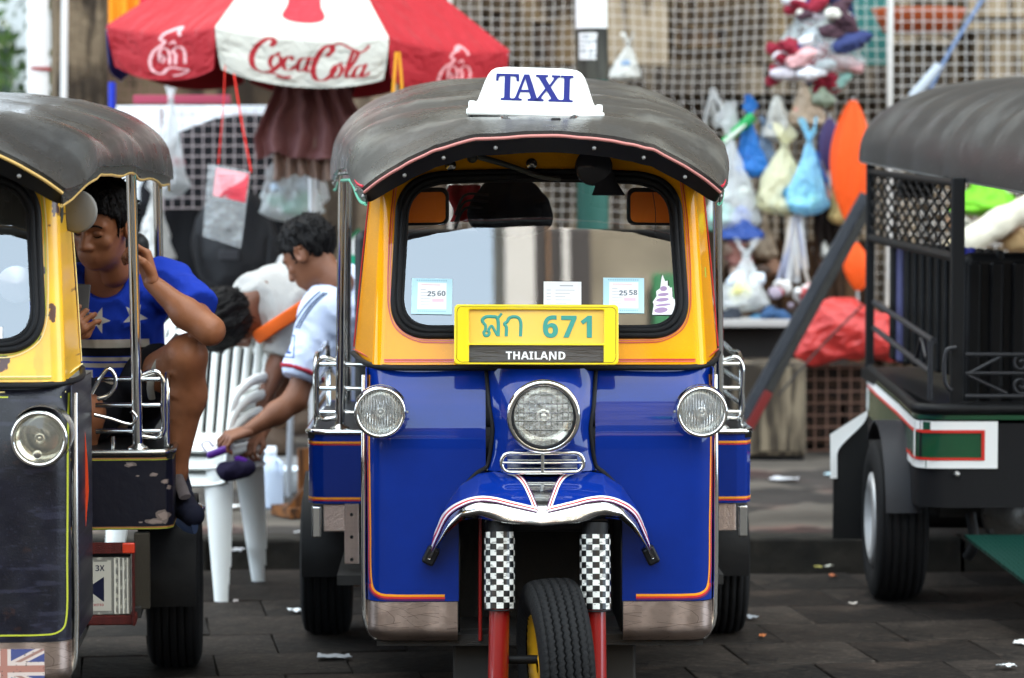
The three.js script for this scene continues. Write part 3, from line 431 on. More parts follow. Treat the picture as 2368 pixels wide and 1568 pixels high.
  for (const s of [-1, 1]) obj('corner_post', sheet((u, v) => { const t = lerp(0, 0.52, v), f = lean(hwU(t), t), bx = lerp(0.522 - (o.narrow ?? 0), 0.468 - (o.narrow ?? 0) * 0.4, v), bz = lerp(-0.44, -0.36, v); const e = 0.035; if (u < 0.4) { const a = (u / 0.4) * Math.PI / 2 * 0.82; return V(s * (f.x + e * Math.sin(a)), f.y, f.z - e * (1 - Math.cos(a)) * 1.1); } const a = Math.PI / 2 * 0.82, x1 = f.x + e * Math.sin(a), z1 = f.z - e * (1 - Math.cos(a)) * 1.1, k = (u - 0.4) / 0.6; return V(s * lerp(x1, bx, k), f.y + 0.012 * k, lerp(z1, bz, k)); }, 20, 10, 0.01, s < 0), P.upper, root);
  for (const [w, r, out] of [[-0.004, 0.0095, 0.004], [0.009, 0.009, 0.006], [0.019, 0.006, 0.003]]) { const pts = hole(w + 0.002).getSpacedPoints(110).slice(0, -1).map((p) => lean(p.x, p.y, out)); obj('windscreen_seal', tube(pts, r, 8, 220, true), M.rubber, frame); }
  const pane = obj('windscreen', onFace(new THREE.ShapeGeometry(hole(0.01), 14)), o.glass ?? M.glass, root);
  if (o.upperPin) {
    const m = (x, t) => { const c = Math.max(0, Math.abs(x) - 0.428); return lean(x, t, 0.0012); };
    const b = 0.083, ring = smoothLine([[-0.398, 0.53], [-0.412, 0.4], [-0.418, 0.22], [-0.414, 0.15], [-0.395, 0.1], [-0.34, 0.066], [-0.28, 0.061], [0, 0.061], [0.28, 0.061], [0.34, 0.066], [0.395, 0.1], [0.414, 0.15], [0.418, 0.22], [0.412, 0.4], [0.398, 0.53]], 120);
    obj('pin_stripe', stripe(ring, -0.0015, 0.0015, m), o.upperPin[0], root); obj('pin_stripe', stripe(ring, 0.005, 0.0075, m), o.upperPin[1], root);
    const bot = [[-0.428, 0.012], [-0.3, 0.012], [0, 0.012], [0.3, 0.012], [0.428, 0.012]];
    obj('pin_stripe', stripe(bot, -0.001, 0.003, m), o.upperPin[0], root); obj('pin_stripe', stripe(bot, -0.0055, -0.003, m), o.upperPin[1], root);
    for (const s of [-1, 1]) { const e = []; for (let i = 0; i <= 10; i++) { const k = i / 10; e.push(V(s * (lerp(0.456, 0.5235 - (o.narrow ?? 0), k) + 0.0015), 1.041 + 0.012 * k, lerp(-0.095, -0.43, k))); } obj('pin_stripe', tube(e, 0.0022, 6), o.upperPin[0], root); obj('pin_stripe', tube([[s * (0.5235 - (o.narrow ?? 0)), 1.06, -0.43], [s * (0.499 - (o.narrow ?? 0) * 0.7), 1.3, -0.4], [s * (0.47 - (o.narrow ?? 0) * 0.4), 1.54, -0.36]], 0.002, 6), o.upperPin[0], root); }
  }
  // ---- inside: lining, dashboard, driver seat, bench, floor
  obj('roof_lining', sheet((u, v) => { const a = u * 2 - 1; return V(a * 0.44, 1.53 + 0.1 * (1 - Math.pow(Math.abs(a), 2.6)) + 0.16 * v, lerp(-0.22, -2.1, v)); }, 14, 6, 0.006), o.lining ?? M.orangeLining, root);
  obj('dashboard', put(rbox(0.86, 0.1, 0.22, 0.03), [0, 1.0, -0.2]), M.blackplastic, root);
  obj('handlebar', tube([[-0.32, 1.04, -0.52], [-0.15, 1.06, -0.42], [0, 1.03, -0.38], [0.15, 1.06, -0.42], [0.32, 1.04, -0.52]], 0.013, 8), M.blackplastic, root);
  const seat = obj('driver_seat', [put(rbox(0.46, 0.12, 0.4, 0.04, 3), [0, 0.72, -0.85]), put(rbox(0.5, 0.26, 0.08, 0.035, 3), [0, 0.9, -1.06], [-0.1, 0, 0])], mat([0.02, 0.02, 0.022], 0.5), root);
  obj('bench', [put(rbox(1.1, 0.14, 0.5, 0.05, 3), [0, 0.62, -1.85])], o.seatM ?? mat([0.09, 0.09, 0.1], 0.55), root);
  obj('bench_back', [put(rbox(1.16, 0.7, 0.1, 0.04, 3), [0, 1.02, -2.2], [-0.06, 0, 0])], o.seatM ?? mat([0.012, 0.012, 0.013], 0.5), root);
  // ---- rear body: wide tub with rounded front corners
  for (const s of [-1, 1]) {
    const plan = (u) => { const L = [[0.36, -1.1], [0.64, -1.1], [0.675, -1.112], [0.69, -1.15], [0.692, -1.6], [0.69, -2.42]], k = u * 5, i = Math.min(4, Math.floor(k)), f = k - i; return [lerp(L[i][0], L[i + 1][0], f), lerp(L[i][1], L[i + 1][1], f)]; };
    const side = (y0, y1, outm = 0, th = 0.004) => sheet((u, v) => { const [x, z] = plan(u); return V(s * (x + (z < -1.12 ? outm : 0)), lerp(y0, y1, v), z + (z > -1.12 ? outm : 0)); }, 30, 6, th, s < 0);
    obj('rear_panel', side(0.535, 0.752), o.rearM ?? P.body, root);
    obj('rear_panel_trim', tube(Array.from({ length: 21 }, (_, i) => { const [x, z] = plan(i / 20); return [s * x, 0.757, z]; }), 0.0095, 8), o.strip ?? M.chrome, root);
    if (o.rearPin) for (const [y, h] of o.rearPin[1]) { obj('pin_stripe', side(y, y + h, 0.0015, 0), o.rearPin[0], root); obj('pin_stripe', side(y - h * 0.75, y - h * 0.15, 0.0015, 0), o.rearPin[2], root); }
    obj('inner_ledge', put(box(0.34, 0.02, 1.3), [s * 0.52, 0.748, -1.76]), M.blackpaint, root);
    // wheel
    const wh = obj('rear_wheel', tyre(0.255, 0.165, 0.15, M.tyre, false), M.tyre, root); wh.position.set(s * 0.668, 0.255, -1.95);
    obj('rim', lathe([[0.02, 0.05], [0.06, 0.055], [0.08, 0.03], [0.13, 0.035], [0.152, 0.06], [0.152, -0.06], [0.02, -0.05]], 28).rotateZ(-Math.PI / 2 * s), o.rim ?? M.dullchrome, wh);
    obj('rear_mudguard', sheet((u, v) => { const a = lerp(-0.1, Math.PI * 0.95, v); return V(s * lerp(0.56, 0.74, u), 0.26 + 0.29 * Math.sin(a), -1.95 + 0.29 * Math.cos(a)); }, 3, 14, 0.004), M.blackpaint, root);
    // poles and guard rails
    obj('roof_pole', tube([[s * 0.592, 0.745, -1.13], [s * 0.585, 1.2, -1.12], [s * 0.578, 1.585, -1.1]], 0.0148, 14), M.chrome, root);
    obj('pole_foot', put(lathe([[0.03, 0], [0.03, 0.008], [0.018, 0.014], [0.0148, 0.02]], 18), [s * 0.592, 0.762, -1.13]), M.dullchrome, root);
    obj('roof_pole', tube([[s * 0.612, 0.745, -2.3], [s * 0.61, 1.2, -2.28], [s * 0.606, 1.585, -2.26]], 0.0148, 14), M.chrome, root);
    const bars = [0.965, 0.89, 0.815].map((y) => tube([[s * 0.47, y, -1.15], [s * 0.655, y, -1.15]], 0.007, 8, 1));
    obj('guard_rail', [...bars, tube([[s * 0.6, 0.975, -1.155], [s * 0.645, 0.985, -1.155], [s * 0.662, 0.965, -1.155], [s * 0.664, 0.88, -1.155], [s * 0.662, 0.81, -1.155], [s * 0.645, 0.795, -1.155], [s * 0.6, 0.8, -1.155]], 0.008, 8), tube([[s * 0.52, 0.8, -1.15], [s * 0.52, 0.755, -1.15]], 0.006, 8, 1)], M.chrome, root);
    obj('side_rail', [tube([[s * 0.67, 0.76, -1.25], [s * 0.672, 0.93, -1.25], [s * 0.672, 0.975, -1.3], [s * 0.672, 0.98, -1.6], [s * 0.672, 0.975, -2.1], [s * 0.672, 0.93, -2.16], [s * 0.67, 0.76, -2.16]], 0.009, 8), tube([[s * 0.672, 0.9, -1.25], [s * 0.672, 0.9, -2.16]], 0.007, 8, 1), tube([[s * 0.672, 0.83, -1.25], [s * 0.672, 0.83, -2.16]], 0.007, 8, 1)], M.chrome, root);
    // bright plates below the tub
    if (o.plates) {
      obj('side_plate', put(rbox(0.085, 0.085, 0.006, 0.003), [s * 0.6, 0.488, -1.12]), M.plateSteel, root);
      obj('side_plate', [put(rbox(0.045, 0.19, 0.006, 0.003), [s * 0.555, 0.44, -1.108])], M.plateSteel, root);
      obj('plate_bolt', [0.36, 0.43, 0.5].map((y) => put(sph(0.006, 8, 6), [s * 0.555, y, -1.106])), M.blackplastic, root);
      obj('bracket', put(rbox(0.03, 0.1, 0.02, 0.006), [s * 0.665, 0.475, -1.13]), M.chrome, root);
    }
  }
  obj('tail_panel', put(rbox(1.36, 0.23, 0.03, 0.01), [0, 0.645, -2.42]), o.rearM ?? P.body, root);
  // ---- roof
  const H = hood(o.hood ?? { z0: 0.31, z1: -2.35, bows: [0, 0.17, 0.36, 0.56, 0.78, 1] });
  const roof = obj('roof_hood', sheet((u, v) => H(Math.sin((u * 2 - 1) * Math.PI / 2), v), 64, 60, 0.012, true, (u, v) => [u * 1.4, v * 2.6]), o.hoodM ?? M.vinyl, root);
  const edgeU = Array.from({ length: 49 }, (_, i) => { const a = Math.sin((i / 48 * 2 - 1) * Math.PI / 2); return H(a, 0); });
  obj('roof_piping', tube(edgeU.map((p) => V(p.x, p.y - 0.002, p.z + 0.006)), 0.0044, 8, 96), o.piping ?? M.pink, roof);
  const hb = o.hood?.bows ?? [0, 0.17, 0.36, 0.56, 0.78, 1];
  obj('roof_seam', [...hb.slice(1, -1).map((v) => tube(Array.from({ length: 41 }, (_, i) => H(Math.sin((i / 40 * 2 - 1) * Math.PI / 2) * 0.995, v).add(V(0, 0.0012, 0))), 0.0032, 5, 80)), ...[-1, 1].map((s) => tube(Array.from({ length: 31 }, (_, i) => H(s * 0.6, 0.02 + i / 31).add(V(0, 0.001, 0))), 0.0026, 5, 60))], o.hoodM ?? M.vinyl, roof);
  const front = (dy0, dy1, dz0, dz1) => sheet((u, v) => { const p = edgeU[Math.round(u * 48)], k = 1 - 0.6 * Math.pow(Math.abs(u * 2 - 1), 6); return V(p.x * lerp(1, 0.985, v), p.y + lerp(dy0, dy1, v) * k, p.z + lerp(dz0, dz1, v)); }, 48, 2, 0.004);
  obj('roof_front_band', front(-0.006, -0.042, 0.0, -0.04), M.blackplastic, roof);
  const rivet = M.rivetG ?? (M.rivetG = sph(0.006, 8, 6));
  for (const u of [-0.78, -0.56, -0.27, 0.28, 0.56, 0.8]) { const p = H(u, 0), m = obj('roof_rivet', rivet, M.steel, roof); m.position.set(p.x * 0.99, p.y - 0.026, p.z - 0.013); }
  for (const s of [-1, 1]) {
    const ev = Array.from({ length: 25 }, (_, i) => H(s, i / 24));
    const scal = (i) => (o.scallop ? 0.012 * Math.abs(Math.sin((i / 24) * Math.PI * 5)) : 0);
    obj('roof_side_band', sheet((u, v) => { const i = Math.round(u * 24), p = ev[i]; return V(p.x - s * 0.004 * v, p.y + 0.012 - (0.045 - scal(i)) * v, p.z); }, 24, 2, 0.004), o.hoodM ?? M.vinyl, roof);
    obj('roof_side_piping', tube(ev.map((p, i) => V(p.x - s * 0.003, p.y - 0.033 + scal(i), p.z)), 0.0048, 6), o.sidePiping ?? M.greenTrim, roof);
    if (!o.scallop) { obj('roof_side_cord', tube(ev.map((p) => V(p.x + s * 0.004, p.y + 0.014, p.z)), 0.004, 6), M.redTrim, roof); for (let i = 0; i < 12; i++) { const m = obj('roof_rivet', rivet, M.steel, roof); m.position.set(ev[i * 2].x + s * 0.003, ev[i * 2].y - 0.012, ev[i * 2].z - 0.02 - 0.03 * (i % 2)); } }
  }
  return { root, F, lean, onFace, H, zf, pane, frame, roof };
}

// ---------------------------------------------------------------- the blue taxi in the middle
const flake = tex('flake', 512, 512, (u, v) => { const n = hash3(Math.floor(u * 512), Math.floor(v * 512), 8), t = fbm(u * 5, v * 5, 2, 4, 5); const k = 0.88 + 0.12 * t + (n > 0.93 ? 0.12 : 0); return [k, k, k]; });
const blueM = mat([0.001, 0.02, 0.2], 0.4, { specularIntensity: 0.1, clearcoat: 0.7, clearcoatRoughness: 0.03, map: rep(flake, 2.2) });
const yellowM = mat([0.97, 0.39, 0.0008], 0.4, { specularIntensity: 0.1, clearcoat: 0.55, clearcoatRoughness: 0.04, map: rep(flake, 1.3) });
const orangeLine = mat([0.75, 0.27, 0.01], 0.4, { clearcoat: 0.6 }), redLine = mat([0.5, 0.02, 0.02], 0.4, { clearcoat: 0.6 }), purpleLine = mat([0.09, 0.008, 0.07], 0.4, { clearcoat: 0.6 }), whiteLine = mat([0.8, 0.78, 0.75], 0.4, { clearcoat: 0.6 }), pinkLine = mat([0.72, 0.12, 0.1], 0.4, { clearcoat: 0.6 });
const blue = taxi({
  label: 'glossy blue and yellow three-wheeled taxi with a white roof sign, facing the camera', x: 0.078, z: 0, turn: 0.0195,
  body: blueM, upper: yellowM, pin: [orangeLine, redLine, purpleLine], upperPin: [redLine, pinkLine], rearPin: [orangeLine, [[0.722, 0.0065], [0.548, 0.0065]], redLine], plates: true,
});
{
  const { root, F, lean, onFace, H, pane, roof } = blue;
  // ---- raised middle column with the headlamp and the grille
  const colZ = (x, y) => { const s = clamp((y - 0.8) / 0.226, 0, 1); return -0.075 * s * s + 0.052 * (1 - Math.pow(Math.abs(x - 0.003) / 0.151, 3.2)) + 0.012 * Math.exp(-(Math.pow((x) / 0.09, 2) + Math.pow((y - 0.9) / 0.08, 2))); };
  const colW = pl([[0.74, 0.152], [0.79, 0.138], [0.86, 0.132], [0.92, 0.141], [1.024, 0.15]]);
  obj('centre_column', sheet((u, v) => { const y = lerp(0.745, 1.02, v), a = u * 2 - 1, x = 0.003 + a * colW(y); return V(x, y, colZ(0.003 + a * 0.1505, y)); }, 28, 24, 0.004), blueM, root);
  for (const s of [-1, 1]) obj('column_piping', tube([1.02, 0.98, 0.92, 0.86, 0.81, 0.78, 0.755].map((y) => [0.003 + s * (colW(y) + 0.002), y, F(0.15, y).z + 0.006]).concat([[s * 0.17, 0.742, 0.014], [s * 0.21, 0.7, 0.016], [s * 0.255, 0.63, 0.016], [s * 0.285, 0.55, 0.014]]), 0.0055, 8, 60), M.rubber, root);
  lamp(root, 'headlamp', [0.005, 0.902, 0.015], 0.094, 0.09, M.lensPlain, 0.02);
  obj('lamp_gasket', put(new THREE.TorusGeometry(0.086, 0.006, 10, 48), [0.005, 0.902, 0.112]), M.rubber, root);
  for (const s of [-1, 1]) {
    const l = lamp(root, 'side_lamp', [s * 0.436, 0.908, -0.035], 0.0665, 0.092, M.lens, 0.0);
    obj('lamp_screw', put(sph(0.004, 8, 6), [-s * 0.073, 0.0, 0.08]), M.steel, l); obj('lamp_hood', sheet((u, v) => { const a = lerp(0.15 * Math.PI, 0.85 * Math.PI, u), r = lerp(0.0735, 0.066, v); return V(Math.cos(a) * r, Math.sin(a) * r, lerp(0.085, 0.0, v)); }, 16, 3, 0.002), M.chrome, l);
  }
  // grille: frame, bars, dark opening
  const gr = obj('grille', put(tube(rrect(0.222, 0.052, 0.024).getSpacedPoints(60).slice(0, -1).map((p) => V(p.x, p.y, 0)), 0.006, 10, 120, true), [0.003, 0.772, 0.072]), M.chrome, root);
  obj('grille_bar', rod([-0.105, 0.772, 0.074], [0.111, 0.772, 0.074], 0.0032, 8), M.chrome, gr); obj('grille_bar', put(rbox(0.009, 0.056, 0.01, 0.003), [0.003, 0.772, 0.079]), M.chrome, gr);
  obj('grille_louvre', [0.0115, -0.0115].map((y) => put(rbox(0.19, 0.003, 0.02, 0.001), [0.003, 0.772 + y, 0.064], [0.5, 0, 0])), M.dullchrome, gr);
  // ---- front mudguard: bright metal with two painted lobes
  const yT = pl([[-0.305, 0.515], [-0.29, 0.575], [-0.26, 0.65], [-0.22, 0.705], [-0.17, 0.738], [-0.1, 0.748], [0, 0.75], [0.1, 0.748], [0.17, 0.738], [0.22, 0.705], [0.26, 0.65], [0.29, 0.575], [0.305, 0.515]]);
  const yL = pl([[-0.306, 0.505], [-0.28, 0.545], [-0.25, 0.592], [-0.215, 0.625], [-0.17, 0.632], [-0.1, 0.624], [0, 0.616], [0.1, 0.624], [0.17, 0.632], [0.215, 0.625], [0.25, 0.592], [0.28, 0.545], [0.306, 0.505]]);
  const zB = (x) => 0.05 + 0.14 * Math.pow(Math.max(0, 1 - Math.pow(Math.abs(x) / 0.31, 2.2)), 0.75);
  const G = (x, y, out = 0) => { const a = yT(x), b = Math.min(yL(x), a - 0.008), v = clamp((a - y) / (a - b), 0, 1); const z = lerp(0.012, zB(x), Math.pow(Math.sin(v * Math.PI / 2), 0.85)); return V(x, y + out * 0.75, z + out * 0.7); };
  const fender = obj('front_mudguard', sheet((u, v) => { const x = 0.305 * Math.sin((u * 2 - 1) * Math.PI / 2), a = yT(x), b = Math.min(yL(x), a - 0.008), w = 1 - Math.cos(v * Math.PI / 2); if (v > 0.94) { const p = G(x, b); p.z -= 0.026 * smoothstep(Math.abs(x), 0.09, 0.17); p.y -= 0.004 * (v - 0.94) / 0.06; p.z -= 0.006 * (v - 0.94) / 0.06; return p; } const q = G(x, lerp(a, b, Math.pow(v / 0.94, 0.8))), k = clamp((v - 0.66) / 0.28, 0, 1); q.z -= 0.026 * k * k * smoothstep(Math.abs(x), 0.09, 0.17); return q; }, 64, 32, 0.004, true), M.mudchrome = mat([0.66, 0.66, 0.66], 0.13, { metalness: 1 }), root);
  for (const s of [-1, 1]) {
    const lo = smoothLine([[-0.302, 0.53], [-0.283, 0.575], [-0.255, 0.63], [-0.215, 0.662], [-0.17, 0.677], [-0.13, 0.676], [-0.08, 0.666], [-0.014, 0.652]], 60);
    const hi = smoothLine([[-0.014, 0.652], [-0.03, 0.69], [-0.048, 0.722], [-0.068, 0.738], [-0.09, 0.744]], 30);
    const fl = pl(lo), fh0 = pl(hi.slice().reverse());
    const fh = (x) => (x < -0.09 ? yT(x) - 0.002 : fh0(x)), map = (x, y) => G(s < 0 ? x : -x, Math.min(y, yT(x) - 0.001), 0.0022);
    obj('mudguard_paint', sheet((u, v) => { const x = lerp(-0.3, -0.0145, u), l = fl(x), h = Math.max(l + 0.0005, fh(x)); return G(s < 0 ? x : -x, lerp(l, h, v), 0.0015); }, 60, 16, 0, s > 0), blueM, fender);
    [[0.0, 0.004, whiteLine], [-0.0035, 0, redLine], [-0.0065, -0.0035, whiteLine], [-0.009, -0.0065, purpleLine]].forEach(([a, b, m]) => { obj('mudguard_line', [stripe(lo, a + 0.004, b + 0.004, map, 0.001)], m, fender); obj('mudguard_line', [stripe(hi, a + 0.004, b + 0.004, map, 0.001)], m, fender); });
    obj('mudguard_stay', put(rbox(0.035, 0.05, 0.05, 0.008), [s * 0.3, 0.515, 0.03], [0, 0, s * 0.45]), M.blackplastic, root);
  }
  // ---- fork with chequered sleeves, steered front wheel
  const check = tex('check', 256, 512, (u, v) => { const n = 0.86 + 0.14 * fbm(u * 9, v * 18, 5, 4), d = fbm(u * 14, v * 30, 2, 3) > 0.64 ? 0.7 : 1; const k = (Math.floor(u * 14) + Math.floor(v * 13)) % 2 ? 0.84 * n * d : 0.035; return [k, k, k * 0.97]; });
  const checkM = mat([1, 1, 1], 0.35, { map: rep(check, 1, 4.9), clearcoat: 0.3 }), redFork = mat([0.2, 0.006, 0.005], 0.3, { clearcoat: 0.5 });
  for (const [x0, x1, z, y1] of [[-0.114, -0.118, 0.11, 0.588], [0.143, 0.148, 0.13, 0.583]]) {
    obj('fork_sleeve', rod([x0, 0.385, z + 0.03], [x0, y1, z], 0.0415, 28), checkM, root);
    obj('sleeve_rim', put(new THREE.TorusGeometry(0.0405, 0.0025, 6, 28).rotateX(Math.PI / 2), [x0, 0.385, z + 0.03]), M.blackplastic, root);
    obj('fork_leg', rod([x1 - 0.002, 0.12, z + 0.06], [x0, 0.4, z + 0.025], 0.0275, 20), redFork, root);
    obj('fork_top', rod([x0, y1 - 0.01, z], [x0, y1 + 0.03, z - 0.008], 0.035, 16), M.blackpaint, root);
  }
  obj('fork_bridge', put(rbox(0.34, 0.03, 0.05, 0.01), [0.015, 0.6, 0.06]), M.blackpaint, root);
  obj('red_bracket', put(rbox(0.01, 0.34, 0.05, 0.004), [-0.165, 0.44, -0.05]), redFork, root);
  const wheel = obj('front_wheel', tyre(0.232, 0.148, 0.135, M.tyre), M.tyre, root); wheel.position.set(0.037, 0.232, 0.13); wheel.rotation.y = 0.14; wheel.rotation.z = 0.05;
  obj('rim', lathe([[0.02, 0.05], [0.05, 0.056], [0.07, 0.03], [0.115, 0.036], [0.137, 0.058], [0.137, -0.058], [0.12, -0.036], [0.07, -0.03], [0.02, -0.05]], 32).rotateZ(-Math.PI / 2), mat([0.75, 0.38, 0.01], 0.35, { clearcoat: 0.8 }), wheel);
  obj('axle', rod([-0.1, 0.245, 0.13], [0.17, 0.245, 0.13], 0.012, 10), M.blackpaint, root);
  for (const x of [-0.17, 0.2]) obj('under_tray', put(rbox(0.14, 0.2, 0.04, 0.01), [x, 0.19, -0.16]), M.trayM ?? (M.trayM = mat([0.03, 0.028, 0.026], 0.8)), root);
  // ---- number plate in a yellow frame
  const pf = obj('number_plate', (() => { const s = rrect(0.447, 0.164, 0.012); s.holes.push(rrect(0.366, 0.0915, 0.004, 0, 0.0215), rrect(0.366, 0.047, 0.004, 0, -0.0525)); return ext(s, 0.014, 0.004, 3, 8); })(), mat([0.86, 0.62, 0.004], 0.38, { clearcoat: 0.4 }), root);
  pf.position.set(-0.012, 1.115, 0.004); pf.rotation.set(-0.1, 0, -0.004);
  obj('frame_groove', (() => { const pts = rrect(0.432, 0.15, 0.01).getSpacedPoints(80).slice(0, -1).map((p) => V(p.x, p.y, 0.0178)); return tube(pts, 0.0009, 5, 160, true); })(), M.blackplastic, pf);
  obj('plate_sheet', put(box(0.372, 0.098, 0.003), [0, 0.0215, 0.005]), mat([0.82, 0.5, 0.055], 0.3, { clearcoat: 0.8, clearcoatRoughness: 0.08 }), pf);
  obj('name_strip', put(box(0.372, 0.052, 0.003), [0, -0.0525, 0.005]), mat([0.045, 0.042, 0.04], 0.3, { clearcoat: 0.7, clearcoatRoughness: 0.15, bumpMap: rep(blotch, 1.5), bumpScale: 0.004 }), pf);
  const teal = mat([0.05, 0.3, 0.24], 0.45);
  for (const [c, x] of [['6', 0.0385], ['7', 0.0885], ['1', 0.136]]) obj('digit', put(letters(c, 0.059, 0.002, fontSans, 0.0008), [x, 0.0225, 0.0064]), teal, pf);
  // two Thai letters as bent strokes
  const stroke = (pts, r = 0.0046, closed = false) => put(tube(pts.map((p) => V(p[0], p[1], 0)), r, 8, closed ? 40 : 0, closed), [0, 0, 0.0066], [0, 0, 0], [1, 1, 0.5]);
  obj('letter', [stroke([[-0.144, 0.031], [-0.147, 0.04], [-0.138, 0.048], [-0.12, 0.049], [-0.108, 0.047], [-0.104, 0.036], [-0.104, -0.004]], 0.0048), stroke([[-0.104, 0.046], [-0.094, 0.058]], 0.0036), stroke([[-0.144, 0.031], [-0.139, 0.026], [-0.139, 0.012], [-0.143, 0.006], [-0.139, -0.003], [-0.131, -0.002], [-0.128, 0.006], [-0.134, 0.011]], 0.0042), stroke([[-0.131, 0.012], [-0.122, 0.024], [-0.113, 0.01], [-0.106, -0.002]], 0.0038)], teal, pf);
  obj('letter', [stroke([[-0.082, -0.0045], [-0.082, 0.022], [-0.087, 0.029], [-0.079, 0.036], [-0.074, 0.045], [-0.062, 0.049], [-0.049, 0.046], [-0.043, 0.036], [-0.043, -0.0045]], 0.0046)], teal, pf);
  obj('country_name', put(letters('THAILAND', 0.0212, 0.0012), [-0.002, -0.0565, 0.0066], [0, 0, 0], [1.12, 1, 1]), mat([0.85, 0.85, 0.85], 0.5), pf);
  obj('frame_dot', put(sph(0.002, 8, 6), [0.036, -0.0685, 0.007]), whiteLine, pf);
  // ---- papers and sticker on the windscreen
  const paper = (num, tilt) => canvasTex(256, 256, (c) => { c.fillStyle = '#bfe6f2'; c.fillRect(0, 0, 256, 256); c.fillStyle = '#f6f7f8'; c.fillRect(38, 30, 182, 190); c.fillStyle = '#8fbfd0'; for (let i = 0; i < 14; i++) { c.fillRect(30 + i * 14, 10, 9, 9); c.fillRect(40 + i * 13, 232, 8, 8); } c.fillStyle = '#e8aab0'; c.fillRect(60, 44, 120, 4); c.fillStyle = '#b9b9bf'; for (let i = 0; i < 6; i++) c.fillRect(56, 78 + i * 22, 34 + ((i * 37) % 40), 4); c.fillStyle = '#f2c9d6'; c.fillRect(130, 146, 74, 22); c.fillStyle = '#5c6672'; c.font = 'bold 50px sans-serif'; c.fillText(num.slice(0, 2), 98, 128); c.fillText(num.slice(2), 160, 124); });
  const stick = (name, t, x, y, w, h, rz) => obj(name, onFace(put(box(w, h, 0.0012), [x, y, 0.006], [0, 0, rz])), mat([1, 1, 1], 0.55, { map: t, side: THREE.FrontSide }), pane);
  stick('tax_paper', paper('2560'), -0.297, 0.19, 0.112, 0.1, 0.02 * -1); stick('tax_paper', paper('2558'), 0.232, 0.192, 0.113, 0.099, -0.012);
  stick('permit_paper', canvasTex(256, 192, (c) => { c.fillStyle = '#f4f5f7'; c.fillRect(0, 0, 256, 192); c.fillStyle = '#a9abb2'; c.fillRect(110, 20, 90, 5); for (let i = 0; i < 8; i++) { c.fillRect(20, 46 + i * 18, 30, 2); c.fillRect(80, 46 + i * 18, 130 - ((i * 31) % 70), 2); } }), 0.063, 0.182, 0.104, 0.098, -0.01);
  const temple = canvasTex(128, 192, (c) => { c.fillStyle = '#f3f0f4'; c.beginPath(); for (const [x, y] of [[62, 0], [72, 34], [84, 26], [84, 60], [104, 58], [106, 110], [116, 108], [122, 186], [6, 186], [14, 140], [8, 128], [26, 96], [24, 74], [44, 60], [52, 30]]) c.lineTo(x, y); c.fill(); c.fillStyle = '#a88bb0'; for (const [x, y, w, h] of [[46, 60, 34, 22], [34, 90, 54, 14], [26, 112, 62, 16], [22, 138, 76, 10], [16, 154, 66, 24]]) { c.beginPath(); c.ellipse(x + w / 2, y + h / 2, w / 2, h / 2, -0.1, 0, 7); c.fill(); } });
  const tg = shape([[-0.004, 0.062], [0.004, 0.04], [0.014, 0.042], [0.016, 0.022], [0.024, 0.022], [0.026, -0.01], [0.031, -0.01], [0.034, -0.055], [-0.034, -0.055], [-0.028, -0.028], [-0.032, -0.02], [-0.02, -0.002], [-0.021, 0.012], [-0.01, 0.02]]);
  const tge = ext(tg, 0.001); { const p = tge.attributes.position, uv = []; for (let i = 0; i < p.count; i++) uv.push((p.getX(i) + 0.036) / 0.072, (p.getY(i) + 0.058) / 0.122); tge.setAttribute('uv', new THREE.Float32BufferAttribute(uv, 2)); }
  obj('temple_sticker', onFace(put(tge, [0.343, 0.192, 0.006])), mat([1, 1, 1], 0.6, { map: temple }), pane);
  // ---- wiper, horn, screws in the header, mirrors and trinket inside
  obj('wiper', [tube([lean(-0.17, 0.58, 0.03), lean(-0.08, 0.552, 0.034), lean(0.0, 0.524, 0.03), lean(0.06, 0.516, 0.024)], (t) => 0.009 - 0.003 * t, 8), put(sph(0.015, 10, 8), lean(-0.185, 0.578, 0.022))], mat([0.05, 0.052, 0.045], 0.4), root);
  obj('wiper_blade', tube([lean(-0.06, 0.522, 0.012), lean(0.04, 0.519, 0.014), lean(0.15, 0.521, 0.012)], 0.005, 6), M.rubber, root);
  const horn = obj('horn', [put(lathe([[0.001, 0.0], [0.052, 0.0], [0.052, 0.014], [0.042, 0.03], [0.001, 0.036]], 28).rotateX(Math.PI / 2), lean(0.15, 0.545, 0.05)), put(sheet((u, v) => { const a = (u - 0.5) * 1.7, r = lerp(0.024, 0.058, v * v); return V(Math.sin(a) * r + 0.012 * v, -0.085 * v, Math.cos(a) * r); }, 12, 8, 0.004), lean(0.178, 0.553, 0.045))], mat([0.025, 0.025, 0.03], 0.22), root);
  for (const x of [-0.245, -0.02]) obj('header_screw', put(lathe([[0.001, 0.012], [0.006, 0.012], [0.008, 0.006], [0.0155, 0.005], [0.0155, 0]], 18).rotateX(Math.PI / 2 - 13 * deg), lean(x, 0.565 - (x < -0.2 ? 0.004 : 0), 0.001)), M.dullchrome, root);
  for (const s of [-1, 1]) { const c = lean(s * 0.335, 0.465, -0.1); const mm = obj('inner_mirror', put(ext(rrect(0.172, 0.104, 0.02), 0.02, 0.005, 2, 6), [c.x, c.y, c.z - 0.02], [-0.15, s * 0.12, 0]), M.blackplastic, root); obj('painted_mirror_face', put(ext(rrect(0.152, 0.086, 0.016), 0.002, 0, 1, 6), [c.x, c.y - 0.001, c.z + 0.006], [-0.15, s * 0.12, 0]), M.orangeLining, mm); }  // orange faces stand in for the roof lining reflected in the mirrors
  obj('trinket_cord', tube([lean(0.318, 0.49, -0.02), lean(0.325, 0.43, -0.02), lean(0.322, 0.37, -0.02)], 0.0012, 5), M.wire, root);
